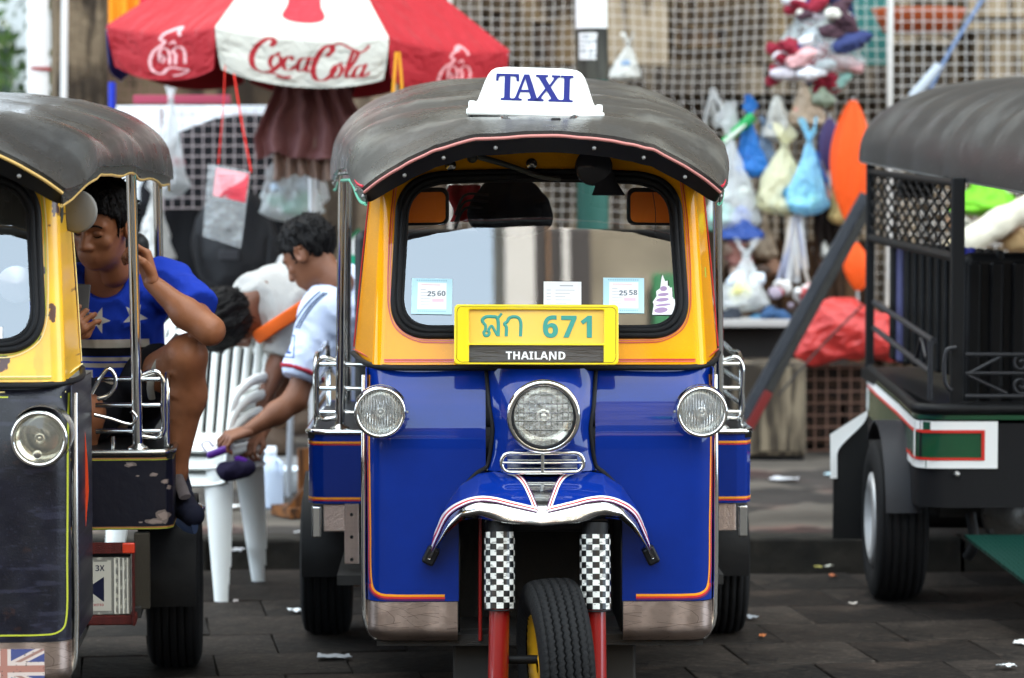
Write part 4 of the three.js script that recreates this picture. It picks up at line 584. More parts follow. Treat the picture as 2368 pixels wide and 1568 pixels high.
  obj('trinket', [put(rbox(0.022, 0.008, 0.006, 0.002), lean(0.318, 0.362, -0.02)), put(new THREE.TorusGeometry(0.006, 0.0016, 6, 14), lean(0.322, 0.349, -0.02))], M.blackplastic, root);
  // small worn stickers on the right post
  for (const [t, k] of [[0.41, 0.012], [0.26, 0.014], [0.25, 0.03]]) { const p = lean(0.425 + k * 0.9, t), m = obj('post_sticker', put(box(0.005, 0.028, 0.001), [0.447 + k * 0.9 - t * 0.04, 1.03 + t, -0.062 - t * 0.225 - 0.012 - k * 1.4], [0, 0.9, 0.1]), mat([0.35, 0.4, 0.05], 0.6), root); }
  // ---- roof sign
  const sg = new THREE.Group();
  const ring = (w, d, r, y, n = 12) => { const s = rrect(w, d, Math.min(r, d / 2.01)); return s.getSpacedPoints(72).map((p) => V(p.x, y, p.y)); };
  const rings = [[0.352, 0.125, 0.02, 0.024], [0.338, 0.112, 0.022, 0.03], [0.318, 0.098, 0.025, 0.044], [0.3, 0.09, 0.026, 0.07], [0.283, 0.084, 0.027, 0.095], [0.266, 0.078, 0.028, 0.114], [0.248, 0.07, 0.028, 0.126], [0.225, 0.058, 0.027, 0.133], [0.18, 0.03, 0.014, 0.1365], [0.1, 0.004, 0.002, 0.1372]].map((r) => ring(...r));
  const signM = mat([0.72, 0.72, 0.68], 0.32, { clearcoat: 0.5, clearcoatRoughness: 0.1 });
  const sign = obj('taxi_sign', sheet((u, v) => rings[Math.round(v * 9)][Math.round(u * 72)].clone(), 72, 9), signM, root);
  sign.position.set(-0.012, 1.708, -0.12); sign.rotation.set(0, -0.02, -0.032);
  obj('sign_base', [put(rbox(0.378, 0.02, 0.14, 0.007, 3), [0, 0.01, 0]), put(rbox(0.368, 0.012, 0.13, 0.005, 3), [0, 0.025, 0]), ...[-1, 1].map((s) => put(rbox(0.02, 0.024, 0.03, 0.005), [s * 0.174, 0.028, 0.04]))], signM, sign);
  const navy = mat([0.006, 0.012, 0.16], 0.45);
  [['T', -0.078], ['A', -0.026], ['X', 0.033], ['I', 0.085]].forEach(([c, x]) => obj('letter', put(letters(c, 0.0735, 0.0016, fontSerif), [x - 0.001, 0.0805, 0.0448], [-0.13, 0, 0], [0.98, 1, 1]), navy, sign));
  obj('sign_leg', [-1, 1].flatMap((s) => [-0.04, 0.05].map((z) => rod([s * 0.175, 0.002, z], [s * 0.175, -0.035, z], 0.004, 6))), M.blackplastic, sign);
  const w0 = V(-0.115, 1.7, -0.05), roofAt = (x, z, d = 0.006) => { const p = H(x / 0.49, (0.31 - z) / 2.66); return V(x, p.y + d, z); };
  for (const s of [-1, 1]) { const a = V(s * 0.1 - 0.01, 1.708, -0.05), b = roofAt(s * 0.085 - 0.005, 0.12), m = a.clone().lerp(b, 0.5); obj('sign_wire', [tube([a, m.clone().add(V(0.004, 0.006, 0.03)), b], 0.0045, 6), tube([a.clone().add(V(0.012, 0, 0)), m.clone().add(V(-0.002, 0.004, 0.034)), b.clone().add(V(-s * 0.01, 0, 0.01))], 0.0045, 6)], M.wire, root); obj('wire_clip', put(rbox(0.018, 0.006, 0.012, 0.002), [m.x + 0.001, m.y + 0.004, m.z + 0.032]), mat([0.16, 0.06, 0.03], 0.6), root); }
  obj('sign_wire', tube([roofAt(-0.085, 0.12), roofAt(-0.05, 0.145), roofAt(0, 0.15), roofAt(0.03, 0.14)], 0.0045, 6), M.greenTrim, root); obj('sign_wire', tube([roofAt(0.03, 0.14), roofAt(0.06, 0.14), roofAt(0.082, 0.12)], 0.0045, 6), M.wire, root);
  obj('wire_joint', put(rbox(0.026, 0.014, 0.014, 0.003), roofAt(0.036, 0.14, 0.009)), M.blackplastic, root);
}

{
  const j = thing('black_jacket', 'black jacket hanging inside the blue taxi, behind the top of the windscreen', 'jacket', T(1175, 520, -0.9)), f = blend([egg([0, 0.06, 0], [0.11, 0.09, 0.05]), limb([-0.07, 0.03, 0], [0.07, 0.02, 0], 0.05, 0.055)], 0.04);
  obj('fabric', field((x, y, z) => f(x, y, z) + (fbm(x * 14, y * 14, z * 14, 3) - 0.5) * 0.03, [-0.18, -0.08, -0.1], [0.18, 0.2, 0.1], 0.01), mat([0.006, 0.006, 0.007], 0.8, { specularIntensity: 0.3 }), j);
  for (const i of [0, 1, 2]) obj('cord', tube([[-0.06, 0.09 - i * 0.02, 0.04], [-0.13, 0.09 - i * 0.02, 0.05], [-0.16, 0.03 - i * 0.02, 0.05]], 0.004, 6), M.wire, j);
  single('red_towel', sheet((u, v) => { const a = T(1040, 512, -1.0), b = T(1112, 428, -1.0); return V(lerp(a.x, b.x, u) + 0.01 * Math.sin(v * 6), lerp(a.y, b.y, v), -1 + 0.02 * Math.sin(u * 12)); }, 16, 8, 0.004), mat([0.42, 0.015, 0.02], 0.8), 'red towel hanging beside the black jacket inside the blue taxi', 'towel');
}

// ---------------------------------------------------------------- the worn black and yellow taxi at the left
{
  const crack = tex('worn_black', 512, 512, (u, v) => { const a = fbm(u * 7, v * 7, 3, 6, 7), s = smoothstep(fbm(u * 60, v * 60, 5, 2, 60), 0.74, 0.8), r = smoothstep(fbm(u * 9, v * 9, 12, 5, 9), 0.7, 0.76); const k = 0.5 + 0.4 * a; const w = smoothstep(fbm(u * 5, v * 22, 17, 4, 5, 22), 0.6, 0.75) * 0.35; return [k + s * 0.22 + r * 0.35 + w, k + s * 0.22 + r * 0.12 + w, k + s * 0.22 + w]; });
  const worn = mat([0.016, 0.016, 0.027], 0.42, { map: rep(crack, 2.4), specularIntensity: 0.6, bumpMap: rep(leather, 6), bumpScale: 0.0005, roughnessMap: rep(roughTex, 3) });
  const rust = tex('worn_yellow', 1024, 1024, (u, v) => { const a = fbm(u * 9, v * 9, 3, 5, 9), r = smoothstep(fbm(u * 16, v * 11, 7, 6, 16, 11), 0.655, 0.7), d = smoothstep(fbm(u * 30, v * 7, 11, 4, 30, 7), 0.6, 0.75); const b = [0.93 - 0.08 * a, 0.73 - 0.12 * a, 0.1 + 0.12 * a]; return [0, 1, 2].map((k) => lerp(lerp(b[k], [0.78, 0.6, 0.16][k], d * 0.6), [0.26, 0.11, 0.05][k], r)); });
  const yel = mat([1, 1, 0.95], 0.36, { map: rep(rust, 1.6), clearcoat: 0.5, clearcoatRoughness: 0.12, bumpMap: rep(grain, 5), bumpScale: 0.0008 });
  const lime = mat([0.36, 0.38, 0.03], 0.5), cream = mat([0.75, 0.6, 0.25], 0.5);
  const chips = canvasTex(512, 512, (c) => { c.fillStyle = '#0d0d1a'; c.fillRect(0, 0, 512, 512); const R = rng(77); for (let i = 0; i < 500; i++) { c.fillStyle = ['#16162a', '#0a0a12', '#1c1a24'][i % 3]; c.fillRect(R() * 512, R() * 512, 2 + R() * 4, 1 + R() * 2); } const chip = (x, y, w, h) => { c.fillStyle = '#6e625c'; c.beginPath(); for (let k = 0; k < 14; k++) { const a = (k / 14) * 6.283, q = 0.65 + 0.5 * R(); c.lineTo(x + Math.cos(a) * w * q, y + Math.sin(a) * h * q); } c.fill(); c.fillStyle = '#8a7a72'; c.beginPath(); for (let k = 0; k < 9; k++) { const a = (k / 9) * 6.283, q = 0.4 + 0.4 * R(); c.lineTo(x + Math.cos(a) * w * q, y + Math.sin(a) * h * q); } c.fill(); }; chip(300, 74, 26, 18); chip(330, 150, 9, 7); chip(395, 142, 20, 16); chip(440, 190, 16, 22); chip(455, 232, 10, 18); chip(432, 420, 34, 50); chip(400, 452, 40, 22); chip(340, 458, 12, 6); chip(476, 60, 6, 5); });
  chips.repeat.set(1 / 0.36, 1 / 0.222); chips.offset.set(-0.36 / 0.36, -0.533 / 0.222);
  const left = taxi({
    label: 'worn black and yellow three-wheeled taxi cut off by the left edge of the photograph', x: -1.575, z: 0.75, turn: 0.08,
    body: worn, sideM: worn, upper: yel, pin: [lime], upperPin: [cream, lime], strip: M.dullchrome, rearM: mat([1, 1, 1], 0.45, { map: chips, bumpMap: rep(grain, 5), bumpScale: 0.001 }), rearPin: [mat([0.35, 0.16, 0.05], 0.6), [[0.738, 0.004], [0.54, 0.004]], lime],
    piping: M.goldTrim, sidePiping: M.goldTrim, scallop: true, narrow: 0.045, lining: mat([0.03, 0.028, 0.026], 0.8),
    hood: { z0: 0.3, z1: -2.35, bows: [0, 0.3, 0.6, 1], pad: 0.034, rise: 0.125 }, hoodM: mat([0.055, 0.057, 0.06], 0.37, { specularIntensity: 1, map: rep(dust, 1.2), bumpMap: rep(leather, 3), bumpScale: 0.0008, roughnessMap: rep(roughTex, 1.3) }),
  });
  const { root, F, lean, onFace, pane } = left;
  obj('pin_stripe', stripe([[0.15, 1.004], [0.3, 1.004], [0.462, 1.003]], -0.0015, 0.002, F), cream, root); obj('pin_stripe', stripe([[0.15, 0.992], [0.3, 0.992], [0.452, 0.991]], -0.0015, 0.002, F), lime, root);
  const l = lamp(root, 'side_lamp', [0.41, 0.9, -0.03], 0.067, 0.085, mat([0.85, 0.82, 0.72], 0.08, { transmission: 0.92, thickness: 0 }), 0.03, M.dullchrome); l.rotation.y = -0.05;
  obj('lamp_hood', sheet((u, v) => { const a = lerp(-0.2 * Math.PI, 0.8 * Math.PI, u), r = lerp(0.0745, 0.07, v); return V(Math.cos(a) * r + 0.004, Math.sin(a) * r + 0.006, lerp(0.088, -0.01, v)); }, 20, 3, 0.002), M.dullchrome, l);
  obj('lamp_badge', put(lathe([[0.001, 0.004], [0.008, 0.004], [0.011, 0]], 16).rotateX(Math.PI / 2), [-0.004, -0.038, 0.094]), M.dullchrome, l);
  // flag sticker on the bottom plate
  const flag = canvasTex(256, 128, (c) => { c.fillStyle = '#3d4470'; c.fillRect(0, 0, 256, 128); c.lineCap = 'butt'; const ln = (x0, y0, x1, y1, w, s) => { c.strokeStyle = s; c.lineWidth = w; c.beginPath(); c.moveTo(x0, y0); c.lineTo(x1, y1); c.stroke(); }; for (const [w, s] of [[26, '#b9aaa2'], [9, '#8c6a60']]) { ln(0, 0, 256, 128, w, s); ln(256, 0, 0, 128, w, s); } ln(128, 0, 128, 128, 44, '#b9aaa2'); ln(0, 64, 256, 64, 44, '#b9aaa2'); ln(128, 0, 128, 128, 22, '#96685c'); ln(0, 64, 256, 64, 22, '#96685c'); const R = rng(4); for (let i = 0; i < 60; i++) { c.fillStyle = '#4a423e'; c.fillRect(R() * 256, R() * 128, 1 + R() * 5, 1 + R() * 3); } });
  obj('flag_sticker', put(box(0.2, 0.1, 0.0015), [0.31, 0.318, 0.006]), mat([1, 1, 1], 0.6, { map: flag }), root);
  // orange red flap in the side opening, round mirror on an arm, hook
  obj('side_flap', ext(shape([[0.484, 0.92], [0.493, 0.8], [0.496, 0.72], [0.487, 0.62], [0.474, 0.55], [0.468, 0.9]]), 0.004).translate(0, 0, -0.42), mat([0.62, 0.05, 0.008], 0.6), root);
  const mir = obj('side_mirror', put(lathe([[0.001, 0.012], [0.03, 0.011], [0.05, 0.006], [0.056, 0], [0.05, -0.005], [0.001, -0.005]], 32).rotateX(Math.PI / 2), [0.478, 1.455, -0.3], [0, -0.25, 0]), mat([0.16, 0.15, 0.135], 0.45), root);
  obj('mirror_arm', tube([[0.478, 1.455, -0.305], [0.46, 1.5, -0.33], [0.44, 1.53, -0.34]], 0.006, 6), M.blackplastic, mir);
  obj('grab_hook', tube([[0.5, 0.97, -0.5], [0.53, 1.02, -0.5], [0.545, 1.035, -0.5], [0.56, 1.02, -0.5], [0.562, 0.99, -0.5], [0.545, 0.965, -0.5], [0.515, 0.955, -0.5]], 0.006, 8), M.chrome, root);
  obj('grab_hook', tube([[0.5, 0.905, -0.6], [0.54, 0.895, -0.6], [0.6, 0.88, -0.6], [0.612, 0.9, -0.6], [0.6, 0.915, -0.6]], 0.005, 8), M.chrome, root);
  obj('visor', put(ext(rrect(0.5, 0.16, 0.06), 0.02, 0.005), lean(0.2, 0.46, -0.06), [-0.25, 0, 0]), mat([0.03, 0.03, 0.026], 0.6), root);
  obj('inner_mirror', put(lathe([[0.001, 0.012], [0.045, 0.008], [0.055, 0], [0.001, -0.005]], 28).rotateX(Math.PI / 2), lean(0.33, 0.27, -0.1)), mat([0.25, 0.26, 0.3], 0.2, { metalness: 0.7 }), root);
  obj('windscreen_paper', onFace(put(box(0.07, 0.03, 0.001), [0.27, 0.125, 0.004])), mat([0.8, 0.8, 0.8], 0.6), pane);
  obj('chassis_post', put(rbox(0.045, 0.22, 0.04, 0.004), [0.602, 0.415, -1.12]), mat([0.05, 0.042, 0.03], 0.8, { bumpMap: rep(grain, 6), bumpScale: 0.003 }), root);
  obj('battery_tray', [put(rbox(0.17, 0.028, 0.14, 0.005), [0.505, 0.29, -1.06]), put(rbox(0.17, 0.032, 0.006, 0.002), [0.505, 0.497, -0.985]), put(rbox(0.008, 0.23, 0.02, 0.002), [0.583, 0.39, -0.99])], mat([0.16, 0.014, 0.008], 0.55, { bumpMap: rep(grain, 6), bumpScale: 0.002, map: rep(crack, 4) }), root);
  obj('tray_reflector', put(rbox(0.035, 0.03, 0.008, 0.006), [0.57, 0.497, -0.98]), mat([0.6, 0.04, 0.01], 0.25, { clearcoat: 1 }), root);
  obj('fender_lamp', put(sph(0.032, 20, 14), [0.735, 0.53, -1.68], [0, 0, 0], [1.1, 0.6, 1]), M.chrome, root);
  // ---- battery in the tray
  const bp = V(0.5, 0.305, -1.05).applyMatrix4(new THREE.Matrix4().makeRotationY(0.08)).add(V(-1.575, 0, 0.75));
  const bat = thing('car_battery', 'white car battery with a dark blue letter, in the tray below the worn taxi', 'battery', bp, 0.08);
  obj('case', put(rbox(0.15, 0.165, 0.11, 0.004), [0, 0.0825, 0]), mat([0.62, 0.6, 0.54], 0.5, { map: rep(dust, 3) }), bat);
  obj('lid', put(rbox(0.156, 0.02, 0.116, 0.004), [-0.002, 0.176, 0]), M.blackplastic, bat);
  for (const x of [0.03, 0.042, 0.054, 0.066]) obj('rib', put(rbox(0.005, 0.16, 0.006, 0.002), [x, 0.083, 0.056]), mat([0.66, 0.63, 0.55], 0.5), bat);
  const bl = canvasTex(256, 384, (c) => { c.fillStyle = '#bdb9ad'; c.fillRect(0, 0, 256, 384); c.fillStyle = '#0d1230'; c.font = 'bold 62px sans-serif'; c.fillText('- 3X', 96, 72); c.fillRect(0, 120, 200, 190); c.fillStyle = '#bdb9ad'; c.beginPath(); c.moveTo(0, 120); c.lineTo(196, 120); c.lineTo(60, 208); c.lineTo(192, 310); c.lineTo(120, 310); c.lineTo(0, 200); c.fill(); c.fillStyle = '#0d1230'; c.beginPath(); c.moveTo(200, 124); c.lineTo(200, 306); c.lineTo(92, 208); c.fill(); c.beginPath(); c.moveTo(0, 310); c.lineTo(70, 310); c.lineTo(0, 236); c.fill(); c.fillStyle = '#9a4048'; c.font = 'bold 26px sans-serif'; c.fillText('BATT LIMITED', 24, 346); });
  obj('label_print', put(box(0.092, 0.14, 0.001), [-0.026, 0.082, 0.0556]), mat([1, 1, 1], 0.5, { map: bl }), bat);
}
// ---------------------------------------------------------------- the green taxi at the right, seen from behind
{
  const root = thing('three_wheeled_taxi', 'dark green taxi with black hood seen from behind at the right edge', 'tuk-tuk', [2.2, 0, -3], 0, 'three-wheeled taxis parked in a row');
  const off = (g) => put(g, [-2.2, 0, 3]);
  const green = mat([0.004, 0.062, 0.022], 0.35, { clearcoat: 0.8, clearcoatRoughness: 0.1, map: rep(TEX.flake, 2) }), white = mat([0.72, 0.72, 0.7], 0.45), red = mat([0.5, 0.02, 0.012], 0.45), skirt = mat([0.008, 0.008, 0.009], 0.5, { specularIntensity: 0.3 });
  const plan = [[1.533, -4.62], [1.5, -4.0], [1.455, -3.0], [1.418, -2.34], [1.416, -2.26], [1.43, -2.215], [1.47, -2.2], [1.69, -2.2], [2.0, -2.2], [2.75, -2.2]].map((p) => V(p[0], 0, p[1])), L = []; let acc = 0; plan.forEach((p, i) => { if (i) acc += p.distanceTo(plan[i - 1]); L.push(acc); });
  const at = (d) => { let i = 1; while (i < L.length - 1 && L[i] < d) i++; const k = clamp((d - L[i - 1]) / (L[i] - L[i - 1]), 0, 1); return plan[i - 1].clone().lerp(plan[i], k); };
  const band = (name, d0, d1, y0, y1, out, m, n = 36) => obj(name, off(sheet((u, v) => { const d = lerp(d0, d1, u), p = at(d), q = at(d + 0.02), t = q.sub(p).normalize(); return V(p.x - -t.z * -out * -1, lerp(y0, y1, v), p.z + t.x * out).setX(p.x - t.z * out); }, n, 2, 0.003, false)), m, root);
  const E = acc, c0 = L[5];
  band('body_panel', 0.02, E, 0.4, 0.735, 0, skirt); band('green_panel', 0.03, L[7] - 0.03, 0.54, 0.7, 0.004, green); band('green_strip', 0.03, E, 0.708, 0.724, 0.004, green);
  band('white_line', 0.02, L[7], 0.672, 0.702, 0.007, white); band('white_line', 0.95, L[7], 0.538, 0.566, 0.007, white); band('white_line', L[7] - 0.045, L[7], 0.566, 0.672, 0.007, white, 3); band('white_line', L[4] - 0.022, L[4], 0.566, 0.672, 0.007, white, 3); band('white_line', 0.02, 0.06, 0.56, 0.672, 0.007, white, 3);
  band('red_line', 0.06, L[7] - 0.045, 0.662, 0.672, 0.0095, red); band('red_line', 0.95, L[7] - 0.045, 0.566, 0.575, 0.0095, red); band('red_line', L[7] - 0.056, L[7] - 0.045, 0.575, 0.662, 0.0095, red, 3);
  obj('body_floor', off(put(box(1.2, 0.05, 2.4), [2.1, 0.72, -3.4])), M.blackpaint, root);
  obj('body_cap', off(tube(plan.map((p) => [p.x, 0.745, p.z]), 0.02, 8, 60)), M.blackpaint, root);
  obj('bolt', off(put(sph(0.011, 10, 8), [1.548, 0.519, -2.19])), M.steel, root);
  // wheel with a mud flap, arch over it
  const wh = obj('rear_wheel', off(put(tyre(0.295, 0.19, 0.17, M.tyre, false), [1.41, 0.295, -2.78], [0, -0.01, 0])), M.tyre, root);
  obj('rim', off(put(lathe([[0.02, 0.05], [0.05, 0.055], [0.07, 0.03], [0.105, 0.04], [0.125, 0.088], [0.172, 0.078], [0.172, -0.07], [0.02, -0.05]], 30).rotateZ(Math.PI / 2), [1.4, 0.295, -2.78], [0, -0.01, 0])), mat([0.42, 0.42, 0.42], 0.4, { metalness: 0.4 }), wh);
  obj('wheel_arch', off(sheet((u, v) => { const a = lerp(0.1, 2.3, v); return V(lerp(1.335, 1.46, u), 0.32 + 0.34 * Math.sin(a), -2.78 + 0.34 * Math.cos(a)); }, 4, 16, 0.006)), mat([0.018, 0.018, 0.022], 0.5), root);
  obj('mud_flap', off(sheet((u, v) => V(lerp(1.215, 1.345, u) + 0.02 * (1 - v) * u, lerp(0.185, 0.66, v) - 0.09 * (1 - u) * v * v, -3.08 + 0.05 * v - 0.06 * v * v), 6, 14, 0.012)), mat([0.006, 0.006, 0.006], 0.8), root);
  obj('flap_edge', off(sheet((u, v) => { const k = lerp(0.5, 1, v); return V(lerp(1.2, 1.225 + 0.115 * smoothstep(v, 0.35, 0.95), u), lerp(0.42, 0.675, v) - 0.09 * (1 - u) * v, -3.03 - 0.02 * v); }, 6, 14, 0.006)), white, root);
  obj('rear_axle', off([rod([1.5, 0.3, -2.75], [2.8, 0.3, -2.75], 0.035, 12)]), M.blackpaint, root);
  const cast = mat([0.2, 0.2, 0.195], 0.42, { metalness: 0.75, bumpMap: rep(grain, 6), bumpScale: 0.004 });
  obj('differential', off(put(merge([lathe([[0.001, 0.05], [0.02, 0.05], [0.03, 0.04], [0.045, 0.035], [0.055, 0.02], [0.085, 0.015], [0.1, 0], [0.1, -0.1], [0.001, -0.1]], 30).rotateX(Math.PI / 2), ...Array.from({ length: 8 }, (_, i) => put(cyl(0.009, 0.009, 0.02, 6).rotateX(Math.PI / 2), [Math.cos(i * 0.785) * 0.082, Math.sin(i * 0.785) * 0.082, 0.018]))]), [1.79, 0.335, -2.55], [0, -0.25, 0])), cast, root);
  obj('exhaust_pipe', off(tube([[1.63, 0.36, -2.4], [1.64, 0.25, -2.38], [1.62, 0.2, -2.4]], 0.02, 8)), M.blackpaint, root);
  obj('floor_pan', off(put(box(1.2, 0.12, 1.6), [2.15, 0.38, -3.4])), M.under, root);
  obj('step_plate', off(sheet((u, v) => V(lerp(1.57, 2.5, u) + (1 - u) * 0.13 * v, lerp(0.3, 0.2, v), lerp(-2.15, -1.6, v)), 6, 6, 0.012)), mat([0.004, 0.035, 0.026], 0.4, { bumpMap: rep(rep(check0(), 1), 60), bumpScale: 0.003, clearcoat: 0.4 }), root);
  // posts, side net, ribbed seat backs, ironwork
  const post = (x, z, y0, y1, w) => put(rbox(w, y1 - y0, w, 0.006), [x, (y0 + y1) / 2, z]);
  obj('roof_post', off(post(1.523, -4.5, 0.74, 1.62, 0.036)), M.blackpaint, root); obj('roof_post', off(post(1.552, -2.24, 0.72, 1.55, 0.045)), M.blackpaint, root);
  obj('net_rail', off([rod([1.523, 1.58, -4.5], [1.552, 1.53, -2.24], 0.014), rod([1.523, 1.3, -4.5], [1.552, 1.27, -2.24], 0.018)]), M.blackpaint, root);
  const bars = []; const NB = 11, NR = 5; for (let i = -6; i < 18; i++) for (const s of [-1, 1]) { const t0 = clamp(i / NB, 0, 1), t1 = clamp((i + s * NR) / NB, 0, 1); if (t0 === t1) continue; const f0 = Math.abs((t0 * NB - i) / NR), f1 = Math.abs((t1 * NB - i) / NR); const P = (t, f) => V(lerp(1.525, 1.55, t), lerp(lerp(1.3, 1.575, f), lerp(1.27, 1.535, f), t), lerp(-4.48, -2.26, t)); bars.push(rod(P(t0, f0), P(t1, f1), 0.0055, 4)); }
  tag(obj('side_net', off(merge(bars)), M.blackpaint, root), null, null, null, 'stuff');
  const seatM = mat([0.004, 0.004, 0.0045], 0.5, { specularIntensity: 0.3 });
  obj('seat_back', off(put(rbox(1.1, 0.56, 0.1, 0.04, 3), [2.17, 1.0, -2.62], [0.06, 0, 0])), seatM, root);
  for (let i = 0; i < 12; i++) obj('seat_rib', off(put(rbox(0.05, 0.52, 0.03, 0.014, 2), [1.66 + i * 0.08, 0.99, -2.56], [0.06, 0, 0])), seatM, root);
  for (let i = 0; i < 14; i++) obj('seat_rib', off(put(rbox(0.03, 0.5, 0.1, 0.014, 2), [1.6 + i * 0.012, 1.04, -4.3 + i * 0.13], [0, 0, 0])), i === 9 || i === 10 ? (M.royal ?? (M.royal = mat([0.012, 0.02, 0.22], 0.5))) : i === 1 ? mat([0.05, 0.05, 0.12], 0.5) : seatM, root);
  obj('side_rail', off([rod([1.53, 1.03, -4.4], [1.5, 0.97, -2.45], 0.012), rod([1.53, 0.92, -4.4], [1.49, 0.86, -2.45], 0.012), rod([1.49, 0.97, -2.45], [1.49, 0.76, -2.45], 0.01), tube([[1.5, 0.97, -2.5], [1.5, 0.9, -2.6], [1.5, 0.96, -2.75], [1.5, 0.87, -2.9]], 0.008, 6)]), mat([0.02, 0.02, 0.023], 0.4), root);
  const curl = (cx, cy, r, s) => Array.from({ length: 22 }, (_, i) => { const a = i * 0.42 * s, q = r * (1 - i / 26); return [cx + Math.cos(a) * q, cy + Math.sin(a) * q, -2.19]; });
  obj('ironwork', off([rod([1.575, 0.935, -2.19], [2.7, 0.935, -2.19], 0.008), rod([1.575, 0.87, -2.19], [2.7, 0.87, -2.19], 0.007), rod([1.575, 0.79, -2.19], [2.7, 0.79, -2.19], 0.008), rod([1.58, 0.865, -2.19], [1.7, 0.93, -2.19], 0.006), rod([1.58, 0.865, -2.19], [1.72, 0.8, -2.19], 0.006), tube(curl(1.77, 0.905, 0.035, 1), 0.0055, 6), tube(curl(1.77, 0.83, 0.035, -1), 0.0055, 6), tube([[1.545, 0.96, -2.2], [1.512, 0.95, -2.2], [1.51, 0.83, -2.2], [1.53, 0.81, -2.2]], 0.008, 6)]), mat([0.02, 0.02, 0.023], 0.4), root);
  // hood
  const bows = [0, 0.2, 0.38, 0.56, 0.76, 1];
  const H2 = (u, v) => { const z = lerp(-4.75, -1.15, v), xL = lerp(1.513, 1.63, v), e = lerp(1.628, 1.497, v), c = lerp(1.955, 1.85, v), a = Math.abs(u), xc = xL + 0.68; let k = 0; for (let i = 0; i < 5; i++) if (v >= bows[i] && v <= bows[i + 1]) k = Math.sin(Math.PI * (v - bows[i]) / (bows[i + 1] - bows[i])); const pr = Math.pow(1 - Math.pow(a, 2.5), 0.4); return V(xc + u * (0.68 + 0.012 * k), e + (c - e) * pr + 0.022 * k * Math.sqrt(Math.max(0, 1 - a * a * 0.75)) * (a > 0.985 ? 0.3 : 1) + (fbm(u * 4, v * 8, 6, 4) - 0.5) * 0.012 * (1 - Math.pow(a, 8)), z); };
  const hoodM = obj('roof_hood', off(sheet((u, v) => H2(Math.sin((u * 2 - 1) * Math.PI / 2), v), 56, 70, 0.012, false, (u, v) => [u * 1.5, v * 3.6])), mat([0.066, 0.066, 0.067], 0.38, { specularIntensity: 1, map: rep(dust, 1), bumpMap: rep(leather, 3), bumpScale: 0.0008 }), root);
  const ev = Array.from({ length: 25 }, (_, i) => H2(-1, i / 24));
  obj('roof_edge', off(tube(ev.map((p) => V(p.x, p.y - 0.004, p.z)), 0.006, 6)), mat([0.36, 0.35, 0.32], 0.5), hoodM);
  for (let i = 0; i < 11; i++) { const p = H2(-1, 0.06 + i * 0.09), m = obj('roof_rivet', M.rivetG, M.steel, hoodM); m.position.set(p.x - 0.004 - 2.2, p.y + 0.03, p.z + 3); m.scale.setScalar(1.35); }
  obj('inner_box', off(put(rbox(0.14, 0.1, 0.1, 0.01), [1.66, 1.52, -4.1])), M.blackplastic, root);
}

// ================================================================ PEOPLE
const skinTex = tex('skin', 256, 256, (u, v) => { const t = fbm(u * 8, v * 8, 6, 5, 8); return [0.9 + 0.1 * t, 0.88 + 0.12 * t, 0.86 + 0.14 * t]; });
const skin = (c) => mat(c, 0.5, { map: rep(skinTex, 5), bumpMap: rep(grain, 14), bumpScale: 0.0006, specularIntensity: 0.7, sheen: 0.15, sheenColor: lin(0.4, 0.2, 0.12), sheenRoughness: 0.5 });
const hairM = mat([0.006, 0.005, 0.005], 0.62, { bumpMap: rep(rep(tex('strands', 256, 256, (u, v) => fbm(u * 60, v * 5, 3, 3, 60, 5), false), 1), 6, 3), bumpScale: 0.003, specularIntensity: 0.25 });
const eyeB = mat([0.01, 0.006, 0.004], 0.15), lipM = mat([0.2, 0.06, 0.045], 0.5);
